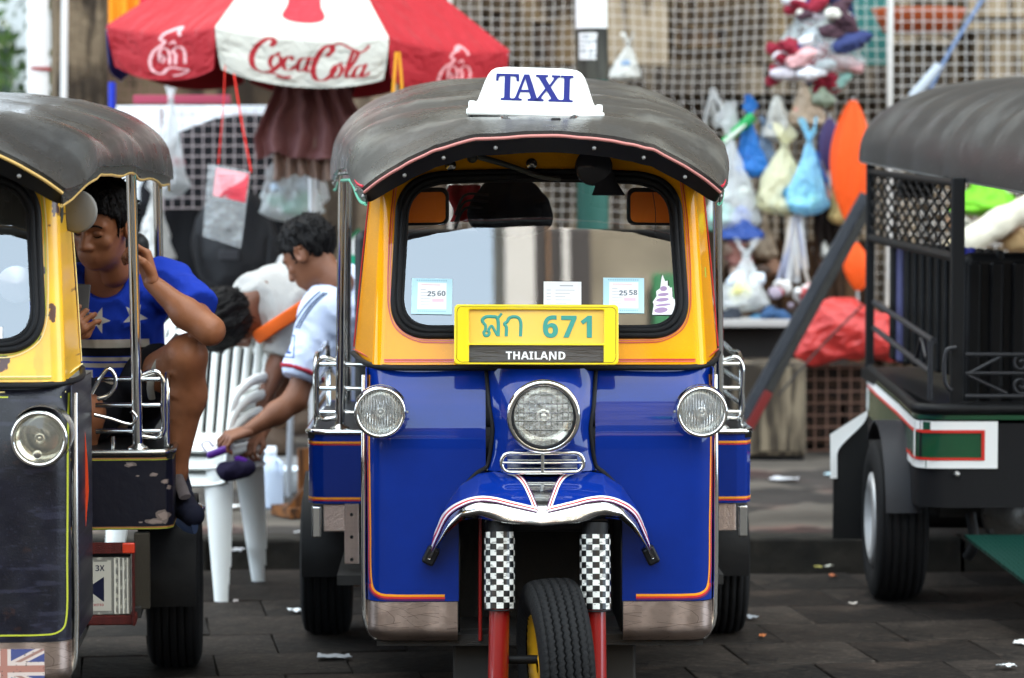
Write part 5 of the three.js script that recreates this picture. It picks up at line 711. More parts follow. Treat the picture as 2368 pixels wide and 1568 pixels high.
// head in its own space: looks along +z, top +y
function headParts(seed, long) {
  const f = [egg([0, 0.035, -0.012], [0.076, 0.09, 0.096]), egg([0, -0.03, 0.026], [0.063, 0.08, 0.07]), egg([0, -0.078, 0.042], [0.04, 0.032, 0.04])];
  const base = blend(f, 0.04), feat = [limb([0, 0.008, 0.091], [0, -0.03, 0.108], 0.009, 0.013), egg([-0.013, -0.034, 0.099], [0.009, 0.008, 0.009]), egg([0.013, -0.034, 0.099], [0.009, 0.008, 0.009]), limb([-0.045, 0.026, 0.073], [-0.014, 0.022, 0.088], 0.008, 0.009), limb([0.045, 0.026, 0.073], [0.014, 0.022, 0.088], 0.008, 0.009), egg([-0.04, -0.022, 0.066], [0.022, 0.02, 0.018]), egg([0.04, -0.022, 0.066], [0.022, 0.02, 0.018]), limb([-0.02, -0.062, 0.085], [0.02, -0.062, 0.085], 0.008, 0.008), limb([-0.015, -0.072, 0.083], [0.015, -0.072, 0.083], 0.008, 0.008), egg([0, -0.096, 0.066], [0.02, 0.014, 0.016])];
  const ears = [-1, 1].flatMap((s) => [egg([s * 0.078, -0.002, -0.004], [0.009, 0.032, 0.021], [0, s * 0.35, 0]), limb([s * 0.08, 0.02, 0.002], [s * 0.082, -0.02, 0.004], 0.007, 0.006), limb([s * 0.081, 0.018, -0.018], [s * 0.083, 0.026, -0.006], 0.006, 0.006)]);
  const earCut = [-1, 1].map((s) => egg([s * 0.09, 0.002, 0.002], [0.008, 0.016, 0.009]));
  const eye = [-1, 1].map((s) => egg([s * 0.031, 0.005, 0.094], [0.018, 0.011, 0.016])), lids = [-1, 1].map((s) => egg([s * 0.031, 0.005, 0.0755], [0.0145, 0.0105, 0.0125]));
  const neck = limb([0, -0.075, -0.018], [0, -0.15, -0.04], 0.05, 0.05);
  const flesh = (x, y, z) => { let d = base(x, y, z); for (const g of feat) d = smin(d, g(x, y, z), 0.012); for (const g of eye) d = -smin(-d, g(x, y, z), 0.014); for (const g of lids) d = smin(d, g(x, y, z), 0.004); d = smin(d, neck(x, y, z), 0.03); for (const g of ears) d = smin(d, g(x, y, z), 0.006); for (const g of earCut) d = -smin(-d, g(x, y, z), 0.006); return d; };
  const g0 = field(flesh, [-0.11, -0.21, -0.13], [0.11, 0.15, 0.14], 0.0046);
  const line = (z) => (long ? (z > 0.085 ? 0.06 : z > 0.055 ? lerp(-0.05, 0.06, (z - 0.055) / 0.03) : -0.1) : z > 0.07 ? 0.062 : z > 0.03 ? lerp(0.03, 0.062, (z - 0.03) / 0.04) : z > 0.008 ? -0.015 : z > -0.03 ? lerp(0.05, 0.03, (z + 0.03) / 0.038) * 0.6 : lerp(-0.08, -0.03, clamp((z + 0.09) / 0.06, 0, 1)));
  const hair = (x, y, z) => { const a = Math.atan2(x, z), n = (fbm(a * 7 + seed, y * 26, z * 26, 3) - 0.5) * 0.022 + (noise3(a * 26, y * 14 + seed, 1.5) - 0.5) * 0.011; const sh = egg([0, long ? 0.03 : 0.04, -0.014], long ? [0.099, 0.118, 0.114] : [0.088, 0.1, 0.108])(x, y, z) + n; return Math.max(sh, (line(z + (noise3(a * 22, seed, 3) - 0.5) * 0.022) - y) * 0.8); };
  const cap = field(hair, [-0.13, -0.14, -0.15], [0.13, 0.18, 0.14], 0.0052);
  const R = rng(seed * 101), hp = cap.attributes.position, hn = cap.attributes.normal, tufts = [], cone = new THREE.ConeGeometry(0.0032, 1, 4, 1).translate(0, 0.5, 0), up = V(0, 1, 0);
  for (let i = 0; i < 620; i++) { const k = Math.floor(R() * hp.count), p = V(hp.getX(k), hp.getY(k), hp.getZ(k)), n = V(hn.getX(k), hn.getY(k), hn.getZ(k)); if (n.y < -0.6 || p.y < -0.05 && !long) continue; const d = V(p.x * 3, long ? -0.75 : -0.25 + R() * 0.3, p.z > 0 ? 0.55 : -0.5).addScaledVector(n, 0.3).add(V((R() - 0.5) * 0.4, (R() - 0.5) * 0.4, (R() - 0.5) * 0.4)).normalize(), l = 0.012 + R() * 0.012; tufts.push(cone.clone().applyMatrix4(new THREE.Matrix4().compose(p.addScaledVector(n, -0.004), new THREE.Quaternion().setFromUnitVectors(up, d), V(1, l, 1)))); }
  const h0 = merge([cap, ...tufts]);
  const lash = [-1, 1].map((s) => tube([[s * 0.0175, -0.0015, 0.0835], [s * 0.031, -0.0045, 0.0878], [s * 0.0445, -0.001, 0.0815]], (t) => 0.0012 + 0.0009 * t, 6));
  const lips = put(field(blend([limb([-0.018, -0.0605, 0.0905], [0.018, -0.0605, 0.0905], 0.004, 0.004), limb([-0.014, -0.0715, 0.089], [0.014, -0.0715, 0.089], 0.0046, 0.0046)], 0.004), [-0.03, -0.08, 0.08], [0.03, -0.05, 0.1], 0.003), [0, 0, -0.001]);
  const brows = [-1, 1].map((s) => tube([[s * 0.047, 0.024, 0.079], [s * 0.03, 0.031, 0.091], [s * 0.014, 0.026, 0.097]], (t) => 0.0035 - 0.001 * t, 6));
  return { g0, h0, lash, lips, brows };
}
// fingers and palm from the wrist: d = direction, n = palm side normal, thumb side s
function handField(w, d, n, s, curl = 0.6, size = 1, thumb = 0.6) {
  w = toV(w); d = toV(d).clone().normalize(); n = toV(n).clone().addScaledVector(d, -toV(n).dot(d)).normalize(); const x = d.clone().cross(n).normalize();
  const P = (a, b, c) => w.clone().addScaledVector(x, a * size).addScaledVector(d, b * size).addScaledVector(n, c * size), L = [];
  const palm = [egg(P(0, 0.045, 0), [0.001, 0.001, 0.001])]; palm.length = 0;
  for (let i = 0; i < 4; i++) palm.push(limb(P((i - 1.5) * 0.012, 0.0, 0), P((i - 1.5) * 0.0205, 0.084 - Math.abs(i - 1.4) * 0.004, 0), 0.016 * size, 0.0125 * size));
  L.push(blend(palm, 0.014 * size));
  const len = s > 0 ? [0.8, 0.96, 1.02, 0.92] : [0.92, 1.02, 0.96, 0.8];
  for (let i = 0; i < 4; i++) { let a = 0, b = (i - 1.5) * 0.0205, y = 0.086 - Math.abs(i - 1.4) * 0.004, z = 0, r = 0.0098, fan = (i - 1.5) * 0.045; const seg = [0.042, 0.027, 0.022]; const ch = []; for (let k = 0; k < 3; k++) { a += curl * (k === 0 ? 0.75 : 1) * (1 + 0.12 * ((i * 7) % 3)); const ly = seg[k] * len[i] * Math.cos(a), lz = seg[k] * len[i] * Math.sin(a), nb = b + fan * seg[k] * 2; ch.push(limb(P(b, y, z), P(nb, y + ly, z + lz), r * size, (r - 0.0011) * size)); b = nb; y += ly; z += lz; r -= 0.0011; } L.push(blend(ch, 0.004)); }
  L.push(blend([limb(P(s * 0.024, 0.022, 0.004), P(s * 0.046, 0.052, 0.016 + 0.01 * thumb), 0.0145 * size, 0.0115 * size), limb(P(s * 0.046, 0.052, 0.016 + 0.01 * thumb), P(s * 0.048 - s * 0.012 * thumb, 0.08, 0.022 + 0.022 * thumb), 0.0112 * size, 0.009 * size)], 0.006));
  const all = (x0, y0, z0) => { let q = L[0](x0, y0, z0); for (let i = 1; i < L.length; i++) q = smin(q, L[i](x0, y0, z0), 0.0055 * size); return q; };
  const c = P(0, 0.07, 0.01), R = 0.115 * size;
  return { f: all, g: () => field(all, [c.x - R, c.y - R, c.z - R], [c.x + R, c.y + R, c.z + R], 0.0046) };
}
function boundsOf(pts, m) { const b = new THREE.Box3(); pts.forEach((p) => b.expandByPoint(toV(p))); return [[b.min.x - m, b.min.y - m, b.min.z - m], [b.max.x + m, b.max.y + m, b.max.z + m]]; }
function person(name, label, group, base, o) {
  const root = thing(name, label, 'person', base, 0), off = (g) => put(g, toV(base).clone().negate());
  const hm = new THREE.Matrix4().compose(toV(o.head.at), o.head.face ? (() => { const f = V(...o.head.face).normalize(), u = V(...o.head.crown).addScaledVector(f, -V(...o.head.crown).dot(f)).normalize(); return new THREE.Quaternion().setFromRotationMatrix(new THREE.Matrix4().makeBasis(u.clone().cross(f), u, f)); })() : new THREE.Quaternion().setFromEuler(new THREE.Euler(o.head.pitch, o.head.yaw, o.head.roll ?? 0, 'YXZ')), V(1, 1, 1).multiplyScalar(o.head.size ?? 1)), hp = headParts(o.head.seed, o.head.long);
  const H = (g) => off(merge(g).applyMatrix4(hm));
  const bodyF = blend(o.flesh.map((l) => limb(...l)), 0.03), [lo, hi] = boundsOf(o.flesh.flatMap((l) => [l[0], l[1]]), 0.13);
  const hands = o.hands.map((h) => handField(...h));
  const body = obj('body', [off(field(bodyF, lo, hi, 0.011)), H(hp.g0), ...hands.map((h) => off(h.g()))], skin(o.skin), root);
  obj('hair', H(hp.h0), hairM, root); obj('eyelashes', H(hp.lash), eyeB, body); obj('lips', H(hp.lips), lipM, body); obj('eyebrows', H(hp.brows), hairM, body);
  for (const c of o.clothes) { const [a, b] = boundsOf(c.limbs.flatMap((l) => [l[0], l[1]]), 0.22), base0 = blend(c.limbs.map((l) => limb(...l)), c.k ?? 0.06), fold = c.fold ?? 0.012; const f = (x, y, z) => { let d = base0(x, y, z) + (Math.abs(fbm(x * 9 + y * 7, y * 5 - x * 4, z * 9, 3) - 0.5) * 2 - 0.4) * fold; if (c.cut) for (const q of c.cut) d = Math.max(d, q(x, y, z)); return d; }; const g = field(f, a, b, c.cell ?? 0.011); if (c.uv) { const p = g.attributes.position, uv = []; for (let i = 0; i < p.count; i++) uv.push(...c.uv(p.getX(i), p.getY(i), p.getZ(i))); g.setAttribute('uv', new THREE.Float32BufferAttribute(uv, 2)); } obj(c.name, off(g), c.mat, root, c.label); }
  return { root, off, body };
}
const plane = (p, n) => { p = toV(p); n = toV(n).clone().normalize(); return (x, y, z) => (x - p.x) * n.x + (y - p.y) * n.y + (z - p.z) * n.z; };
const weave = tex('weave', 128, 128, (u, v) => 0.5 + 0.25 * Math.sin(u * 2 * Math.PI * 32) * Math.sin(v * 2 * Math.PI * 32) + 0.2 * noise3(u * 30, v * 30, 2, 30), false);
const cloth = (c, extra = {}) => mat(c, 0.85, { bumpMap: rep(weave, 9), bumpScale: 0.0008, sheen: 0.2, sheenRoughness: 0.6, specularIntensity: 0.4, ...extra });
// ---------------------------------------------------------------- man sitting in the left taxi
{
  const sh = T(392, 655, -0.84), el = T(486, 765, -0.52), wr = T(349, 652, -0.58), kn = T(430, 822, -0.6), an = T(402, 1092, -0.72), hip = T(285, 925, -1.0), hipR = T(215, 930, -1.02), knR = T(190, 960, -0.62);
  const chest = T(258, 735, -0.88), belly = T(255, 870, -0.95), neckB = T(246, 668, -0.83), shR = T(140, 672, -0.8), elR = T(110, 830, -0.65), wrR = T(150, 778, -0.46);
  const stars = canvasTex(512, 512, (c) => {
    c.fillStyle = '#10309a'; c.fillRect(0, 0, 512, 512);
    const star = (x, y, r, rot) => { c.fillStyle = '#b9b3a8'; c.beginPath(); for (let i = 0; i < 10; i++) { const a = rot + (i * Math.PI) / 5, q = i % 2 ? r * 0.42 : r; c.lineTo(x + Math.sin(a) * q, y - Math.cos(a) * q); } c.fill(); };
    star(206, 222, 56, 0.35); star(366, 208, 56, 0.5); star(60, 240, 50, 0.1);
    c.fillStyle = '#b5aea2'; c.fillRect(0, 300, 420, 34); c.fillStyle = '#08090f'; c.fillRect(0, 334, 420, 34); c.fillStyle = '#a89f92'; c.fillRect(0, 372, 420, 16); c.fillRect(0, 396, 420, 18); c.fillStyle = '#b3aa9c'; c.fillRect(60, 424, 110, 70); c.fillRect(220, 460, 150, 52); c.fillStyle = '#0a0b14'; c.fillRect(0, 500, 512, 12);
  });
  const o0 = T(130, 905, -0.8), o1 = T(390, 610, -0.8);
  const p = person('person', 'person in a blue shirt with stars, seated in the left taxi, looking at a phone', null, T(285, 1230, -0.95), {
    skin: [0.29, 0.112, 0.05], head: { at: T(236, 521, -0.67), yaw: -0.42, pitch: 0.3, roll: -0.12, seed: 2, size: 1.04 },
    flesh: [[T(238, 600, -0.74), neckB, 0.052, 0.066], [sh, el, 0.045, 0.038], [el, T(430, 725, -0.545), 0.038, 0.041], [T(430, 725, -0.545), wr, 0.041, 0.026], [hip, kn, 0.082, 0.058], [kn, T(434, 915, -0.66), 0.055, 0.053], [T(434, 915, -0.66), an, 0.051, 0.034], [an, T(398, 1128, -0.78), 0.036, 0.036], [hipR, knR, 0.085, 0.062], [knR, T(180, 1150, -0.7), 0.055, 0.036], [shR, elR, 0.05, 0.044], [elR, wrR, 0.042, 0.028], [chest, belly, 0.12, 0.12], [sh, shR, 0.06, 0.06]],
    hands: [[wr, T(322, 560, -0.6).sub(wr), V(-0.75, 0.1, 0.35), 1, 1.15, 1.02, 1], [wrR, T(196, 728, -0.41).sub(wrR), V(0.3, 0.35, 0.9).multiplyScalar(-1), -1, 0.95, 0.88, 0.8]],
    clothes: [
      { name: 'shirt', mat: cloth([1, 1, 1], { map: stars }), uv: (x, y) => [(x - o0.x) / (o1.x - o0.x), (y - o0.y) / (o1.y - o0.y)], k: 0.07, fold: 0.026, limbs: [[chest, belly, 0.142, 0.15], [T(300, 680, -0.85), sh, 0.072, 0.062], [T(200, 690, -0.83), shR, 0.075, 0.065], [belly, T(258, 930, -1.0), 0.15, 0.15], [sh, T(452, 712, -0.64), 0.064, 0.061], [shR, T(125, 740, -0.74), 0.07, 0.064], [neckB, chest, 0.07, 0.12]], cut: [plane(T(457, 722, -0.62), T(486, 765, -0.52).sub(sh)), (x, y, z) => -limb(T(240, 590, -0.7), T(240, 642, -0.73), 0.066, 0.066)(x, y, z)] },
      { name: 'shorts', mat: cloth([0.006, 0.006, 0.009]), k: 0.05, fold: 0.012, limbs: [[hip, T(372, 868, -0.76), 0.105, 0.096], [hipR, T(200, 950, -0.75), 0.105, 0.095], [hip, hipR, 0.12, 0.12]], cut: [plane(T(375, 868, -0.74), kn.clone().sub(hip))] },
    ],
  });
  obj('shorts_trim', p.off(tube([T(350, 922, -0.7), T(347, 890, -0.66), T(358, 852, -0.645), T(382, 812, -0.645), T(412, 776, -0.67)], 0.011, 8, 0, false, 0.5)), cloth([0.32, 0.31, 0.28]), p.root);
  const shoe = blend([limb(T(402, 1130, -0.82), T(412, 1155, -0.74), 0.044, 0.042), limb(T(410, 1158, -0.74), T(446, 1192, -0.6), 0.042, 0.034), limb(T(400, 1100, -0.78), T(402, 1140, -0.8), 0.045, 0.045)], 0.03), sb = boundsOf([T(400, 1095, -0.82), T(450, 1200, -0.58)], 0.08);
  obj('shoe', p.off(field((x, y, z) => Math.max(shoe(x, y, z), plane(T(402, 1100, -0.76), V(0, 1, 0.3))(x, y, z)), ...sb, 0.006)), cloth([0.008, 0.009, 0.02], { sheen: 0 }), p.root);
  obj('shoe_sole', p.off(tube([T(402, 1182, -0.84), T(418, 1192, -0.74), T(450, 1212, -0.58)], (t) => 0.03 + 0.012 * Math.sin(t * 3.14), 10, 12, false, 0.35)), mat([0.02, 0.035, 0.08], 0.6), p.root);
  obj('shoe_tongue', p.off(tube([T(404, 1090, -0.7), T(416, 1120, -0.66), T(428, 1150, -0.6)], 0.018, 8, 0, false, 0.5)), cloth([0.12, 0.1, 0.1]), p.root);
  const ph = thing('mobile_phone', 'grey mobile phone in the hand of the person in the left taxi', 'phone', T(180, 704, -0.44)); ph.rotation.set(-0.25, 0.15, -0.06);
  obj('case', rbox(0.062, 0.122, 0.008, 0.0035, 3), mat([0.05, 0.048, 0.05], 0.3, { metalness: 0.5 }), ph); obj('screen', put(box(0.056, 0.112, 0.001), [0, 0, -0.0045]), mat([0.01, 0.01, 0.012], 0.1), ph); obj('camera_lens', put(cyl(0.004, 0.004, 0.002, 12).rotateX(Math.PI / 2), [-0.02, 0.045, 0.0045]), M.blackplastic, ph);
  const bag = thing('cloth_bag', 'tan and dark cloth bag behind the rail of the worn taxi', 'bag', T(250, 1010, -0.9));
  const bf = blend([limb([-0.03, 0.05, 0], [0.03, 0.06, 0.01], 0.06, 0.055), limb([-0.02, 0.1, 0], [0.05, 0.11, 0], 0.035, 0.03)], 0.03);
  obj('sack', field((x, y, z) => bf(x, y, z) + (fbm(x * 18, y * 18, z * 18, 3) - 0.5) * 0.03, [-0.14, -0.04, -0.1], [0.14, 0.19, 0.1], 0.009), cloth([0.16, 0.1, 0.06]), bag); obj('strap', tube([[-0.05, 0.12, 0.02], [0, 0.15, 0.07], [0.07, 0.08, 0.06], [0.08, 0.02, 0.03]], 0.008, 6, 0, false, 0.4), cloth([0.02, 0.02, 0.02]), bag);
}
// ---------------------------------------------------------------- two boys bending over beside the blue taxi
{
  const z = -2.95, sh = T(752, 728, -2.86), el = T(682, 925, -2.78), wr = T(572, 997, -2.68), hip = T(905, 880, -3.1), shB = T(735, 705, -3.25), elB = T(668, 880, -3.22), wrB = T(600, 1010, -2.95), nb = T(778, 668, -3.02), kn = T(880, 1120, -2.98), ft = V(-0.46, 0.06, -3.1), knB = T(960, 1120, -3.15), ftB = V(-0.3, 0.06, -3.3);
  const crest = canvasTex(512, 512, (c) => { c.fillStyle = '#c9d2ea'; c.fillRect(0, 0, 512, 512); const R = rng(12); for (let i = 0; i < 400; i++) { c.fillStyle = i % 2 ? '#cdd6ec' : '#c3cde8'; c.fillRect(R() * 512, R() * 512, 30, 3); }
    c.strokeStyle = '#16283f'; c.lineWidth = 8; for (const dx of [0, 20, 34]) { c.beginPath(); c.moveTo(214 + dx * 0.9, 96 + dx * 0.2); c.quadraticCurveTo(140 + dx, 150, 86 + dx, 252); c.stroke(); }
    c.strokeStyle = '#1c3a78'; c.lineWidth = 6; c.strokeRect(40, 282, 62, 88); c.fillStyle = '#1c3a78'; c.fillRect(60, 300, 20, 44); c.fillRect(50, 346, 40, 10);
    c.fillStyle = '#23324f'; c.beginPath(); c.arc(398, 70, 13, 0, 7); c.fill(); });
  const a0 = T(630, 900, -2.86), a1 = T(900, 620, -2.86);
  const b2 = person('person', 'boy in a pale football shirt bending forward beside the blue taxi, seen from the side', null, V(-0.42, 0, -3.1), {
    skin: [0.19, 0.072, 0.034], head: { at: T(716, 588, -2.95), yaw: -2.0, pitch: 0.62, roll: 0.0, seed: 5, size: 1.06 },
    flesh: [[T(732, 650, -2.97), nb, 0.05, 0.062], [sh, el, 0.05, 0.042], [el, T(640, 955, -2.74), 0.042, 0.041], [T(640, 955, -2.74), wr, 0.04, 0.026], [shB, elB, 0.045, 0.036], [elB, wrB, 0.036, 0.024], [nb, hip, 0.06, 0.11], [hip, kn, 0.085, 0.06], [kn, ft, 0.055, 0.036], [hip, knB, 0.085, 0.06], [knB, ftB, 0.055, 0.036], [ft, ft.clone().add(V(-0.14, -0.02, 0.08)), 0.038, 0.03], [ftB, ftB.clone().add(V(-0.14, -0.02, 0.08)), 0.038, 0.03]],
    hands: [[wr, T(520, 1012, -2.64).sub(wr), V(-0.1, -0.9, -0.25), -1, 0.85, 0.92, 1], [wrB, T(545, 1055, -2.82).sub(wrB), V(-0.2, -0.7, 0.5), 1, 0.8, 0.9, 1]],
    clothes: [
      { name: 'football_shirt', mat: cloth([0.92, 0.92, 0.92], { map: crest }), uv: (x, y) => [(x - a0.x) / (a1.x - a0.x), (y - a0.y) / (a1.y - a0.y)], k: 0.07, fold: 0.028, limbs: [[T(800, 730, -3.02), T(880, 830, -3.08), 0.135, 0.15], [T(880, 830, -3.08), hip, 0.15, 0.15], [T(850, 715, -3.06), T(915, 850, -3.08), 0.15, 0.16], [nb, sh, 0.075, 0.076], [nb, T(800, 730, -3.02), 0.07, 0.12], [nb, shB, 0.07, 0.07], [sh, T(700, 858, -2.8), 0.08, 0.072], [shB, T(694, 800, -3.23), 0.07, 0.065]], cut: [plane(T(694, 880, -2.8), el.clone().sub(sh)), (x, y, zz) => -limb(T(715, 600, -2.95), T(760, 655, -2.97), 0.06, 0.066)(x, y, zz)] },
      { name: 'sleeve_hem', mat: cloth([0.3, 0.02, 0.035]), k: 0.02, fold: 0.01, limbs: [[T(708, 834, -2.81), T(698, 866, -2.8), 0.089, 0.086]], cut: [plane(T(697, 868, -2.8), el.clone().sub(sh)), plane(T(700, 857, -2.8), sh.clone().sub(el))] },
      { name: 'shorts', mat: cloth([0.02, 0.022, 0.03]), k: 0.05, limbs: [[hip, kn.clone().lerp(hip, 0.25), 0.11, 0.1], [hip, knB.clone().lerp(hip, 0.25), 0.11, 0.1]] },
    ],
  });
  const hd = [[T(530, 738, -3.1)]][0][0];
  const n1 = T(604, 700, -3.2), s1 = T(678, 735, -3.14), e1 = T(640, 850, -3.1), w1 = T(592, 962, -3.0), h1 = T(850, 800, -3.55), s1b = T(640, 700, -3.42), e1b = T(618, 850, -3.4), w1b = T(578, 1000, -3.2), k1 = T(830, 1060, -3.4), f1 = V(-0.62, 0.06, -3.5), f1b = V(-0.5, 0.06, -3.62);
  const knit = canvasTex(256, 256, (c) => { c.fillStyle = '#b5b2ae'; c.fillRect(0, 0, 256, 256); const R = rng(31); for (let i = 0; i < 900; i++) { c.fillStyle = ['#c6c3bf', '#a5a29f', '#bdbab6', '#8f8d8b'][i % 4]; c.fillRect(R() * 256, R() * 256, 2 + R() * 5, 2 + R() * 3); } });
  const stripes = canvasTex(256, 64, (c) => { c.fillStyle = '#ec6a1c'; c.fillRect(0, 0, 256, 64); c.fillStyle = '#3a1206'; for (let i = 0; i < 16; i++) c.fillRect(i * 16, 0, 4, 64); });
  const knitM = cloth([0.7, 0.7, 0.7], { map: rep(knit, 2) });
  person('person', 'boy with a grey shirt and orange sleeve stripe, head bowed over the white chairs', null, V(-0.6, 0, -3.55), {
    skin: [0.15, 0.056, 0.028], head: { at: hd, face: [0.3, -0.93, -0.25], crown: [-0.88, -0.2, 0.42], long: true, seed: 9, size: 1.08 },
    flesh: [[T(575, 730, -3.14), n1, 0.045, 0.048], [s1, e1, 0.045, 0.04], [e1, w1, 0.038, 0.025], [s1b, e1b, 0.045, 0.04], [e1b, w1b, 0.038, 0.025], [n1, h1, 0.04, 0.1], [h1, k1, 0.085, 0.06], [k1, f1, 0.055, 0.036], [k1, f1b, 0.055, 0.036], [f1, f1.clone().add(V(-0.14, -0.02, 0.05)), 0.038, 0.03]],
    hands: [[w1, T(560, 1010, -2.95).sub(w1), V(-0.7, -0.2, 0.3), 1, 0.7, 0.9, 1], [w1b, T(556, 1050, -3.1).sub(w1b), V(-0.5, -0.4, 0.5), -1, 0.7, 0.9, 1]],
    clothes: [
      { name: 'shirt', mat: knitM, k: 0.07, fold: 0.03, limbs: [[T(640, 705, -3.3), h1, 0.135, 0.16], [T(600, 690, -3.21), T(650, 702, -3.28), 0.084, 0.14], [n1, s1, 0.08, 0.085], [n1, s1b, 0.085, 0.085], [s1, T(652, 810, -3.12), 0.085, 0.072], [s1b, T(628, 800, -3.42), 0.085, 0.072]], cut: [plane(T(646, 826, -3.11), e1.clone().sub(s1)), (x, y, zz) => -limb(hd, T(566, 732, -3.12), 0.075, 0.05)(x, y, zz)] },
      { name: 'sleeve_stripe', mat: cloth([0.62, 0.1, 0.012]), k: 0.03, fold: 0.01, limbs: [[T(640, 752, -3.1), T(712, 700, -3.12), 0.097, 0.105]], cut: [(x, y, zz) => Math.abs(plane(T(668, 732, -3.1), T(640, 690, -3.1).sub(T(676, 745, -3.1)))(x, y, zz)) - 0.026] },
    ],
  });
  // purple things in the hands
  const sn = thing('purple_sandal', 'purple sandal with a clear strap held out by the boys', 'sandal', T(505, 1045, -2.64));
  obj('sole', put(rbox(0.09, 0.028, 0.05, 0.012, 3), [0, 0, 0], [0, 0, 0.35]), mat([0.07, 0.012, 0.19], 0.5), sn); obj('strap', tube([[-0.045, 0.0, 0.01], [-0.06, 0.03, 0.012], [-0.035, 0.04, 0.012], [-0.018, 0.016, 0.012]], 0.004, 6), mat([0.4, 0.35, 0.5], 0.4), sn);
  const s2 = thing('purple_sandal', 'dark purple shoe hanging from the hand below the clear-strapped sandal', 'sandal', T(545, 1086, -2.64));
  const sf = blend([limb([-0.035, -0.005, 0], [0.03, 0, 0], 0.038, 0.034), limb([0.02, 0.01, 0], [0.05, 0.012, 0.01], 0.03, 0.018)], 0.02);
  obj('upper', field((x, y, q) => sf(x, y, q) + (fbm(x * 30, y * 30, q * 30, 2) - 0.5) * 0.012, [-0.09, -0.06, -0.06], [0.09, 0.06, 0.06], 0.006), cloth([0.012, 0.008, 0.028]), s2); obj('lining', put(rbox(0.05, 0.02, 0.04, 0.009), [0.02, 0.036, 0.004], [0, 0, -0.3]), cloth([0.07, 0.012, 0.19]), s2);
}

// ================================================================ THE MARKET BEHIND
// brush lettering on a canvas: stroke along points whose width follows w
function brush(c, pts, w) { const q = new THREE.CatmullRomCurve3(pts.map((p) => V(p[0], p[1], 0)), false, 'centripetal').getSpacedPoints(90); q.forEach((p, i) => { const t = i / 90, d = q[Math.min(90, i + 1)].clone().sub(q[Math.max(0, i - 1)]), down = Math.abs(d.y) / (d.length() || 1), r = Array.isArray(w) ? lerp(w[0], w[1], down) : w; c.beginPath(); c.ellipse(p.x, p.y, r, r * 0.8, 0, 0, 7); c.fill(); }); }
const clothTex = (draw) => canvasTex(1024, 1024, (c) => { draw(c); const R = rng(8); c.globalAlpha = 0.05; for (let i = 0; i < 700; i++) { c.fillStyle = i % 2 ? '#000' : '#fff'; c.fillRect(R() * 1024, R() * 1024, 3 + R() * 60, 2 + R() * 4); } c.globalAlpha = 1; });
// panel canvas: slope in the upper 620 rows, hanging valance in the lower 404
const whitePanel = clothTex((c) => {
  c.fillStyle = '#bebbb0'; c.fillRect(0, 0, 1024, 1024);
  c.fillStyle = '#9c2430'; c.beginPath(); c.moveTo(420, -40); c.lineTo(412, 330); c.bezierCurveTo(404, 420, 418, 450, 414, 478); c.bezierCurveTo(408, 504, 388, 512, 384, 530); c.bezierCurveTo(386, 544, 420, 552, 450, 554); c.bezierCurveTo(500, 558, 560, 558, 600, 552); c.bezierCurveTo(630, 546, 640, 540, 640, 528); c.bezierCurveTo(636, 510, 614, 500, 610, 478); c.bezierCurveTo(606, 450, 618, 420, 612, 330); c.lineTo(604, -40); c.fill();
  c.fillStyle = '#96121c'; const W = [4.5, 13]; c.save(); c.translate(560, 812); c.scale(1.02, 1.22); c.translate(-560, -832);
  brush(c, [[338, 735], [352, 712], [340, 690], [305, 700], [250, 760], [215, 850], [225, 915], [275, 935], [330, 915], [372, 870]], [6, 18]);                 // C
  brush(c, [[262, 936], [330, 932], [400, 944], [440, 940], [400, 958], [360, 950]], [7, 7]);
  for (const [x, y] of [[352, 800], [430, 812]]) { }
  brush(c, [[372, 800], [345, 806], [322, 850], [330, 890], [362, 888], [384, 850], [384, 812], [366, 798], [376, 786]], W);                                   // o
  brush(c, [[452, 818], [450, 800], [425, 806], [402, 850], [408, 890], [440, 892], [472, 862]], W);                                                          // c
  brush(c, [[548, 806], [515, 806], [486, 850], [490, 892], [520, 886], [546, 842]], W); brush(c, [[556, 800], [540, 856], [540, 892], [562, 892], [578, 874]], W); // a
  c.beginPath(); c.ellipse(586, 806, 17, 12, -0.3, 0, 7); c.fill();                                                                                           // point
  brush(c, [[664, 780], [690, 744], [680, 712], [640, 730], [596, 810], [578, 890], [600, 948], [650, 950], [690, 915], [712, 870]], [6, 18]);                 // C
  brush(c, [[676, 720], [730, 700], [800, 740], [850, 770], [890, 745], [900, 725]], [9, 9]);
  brush(c, [[738, 848], [712, 852], [690, 895], [698, 935], [726, 934], [748, 898], [748, 862], [732, 846], [744, 836]], W);                                   // o
  brush(c, [[782, 900], [820, 830], [838, 770], [818, 752], [800, 800], [780, 880], [782, 938], [806, 936], [822, 914]], W);                                   // l
  brush(c, [[880, 868], [850, 866], [824, 905], [828, 945], [856, 940], [880, 900]], W); brush(c, [[890, 862], [876, 912], [876, 946], [898, 944], [912, 926]], W); // a
  c.restore();
});
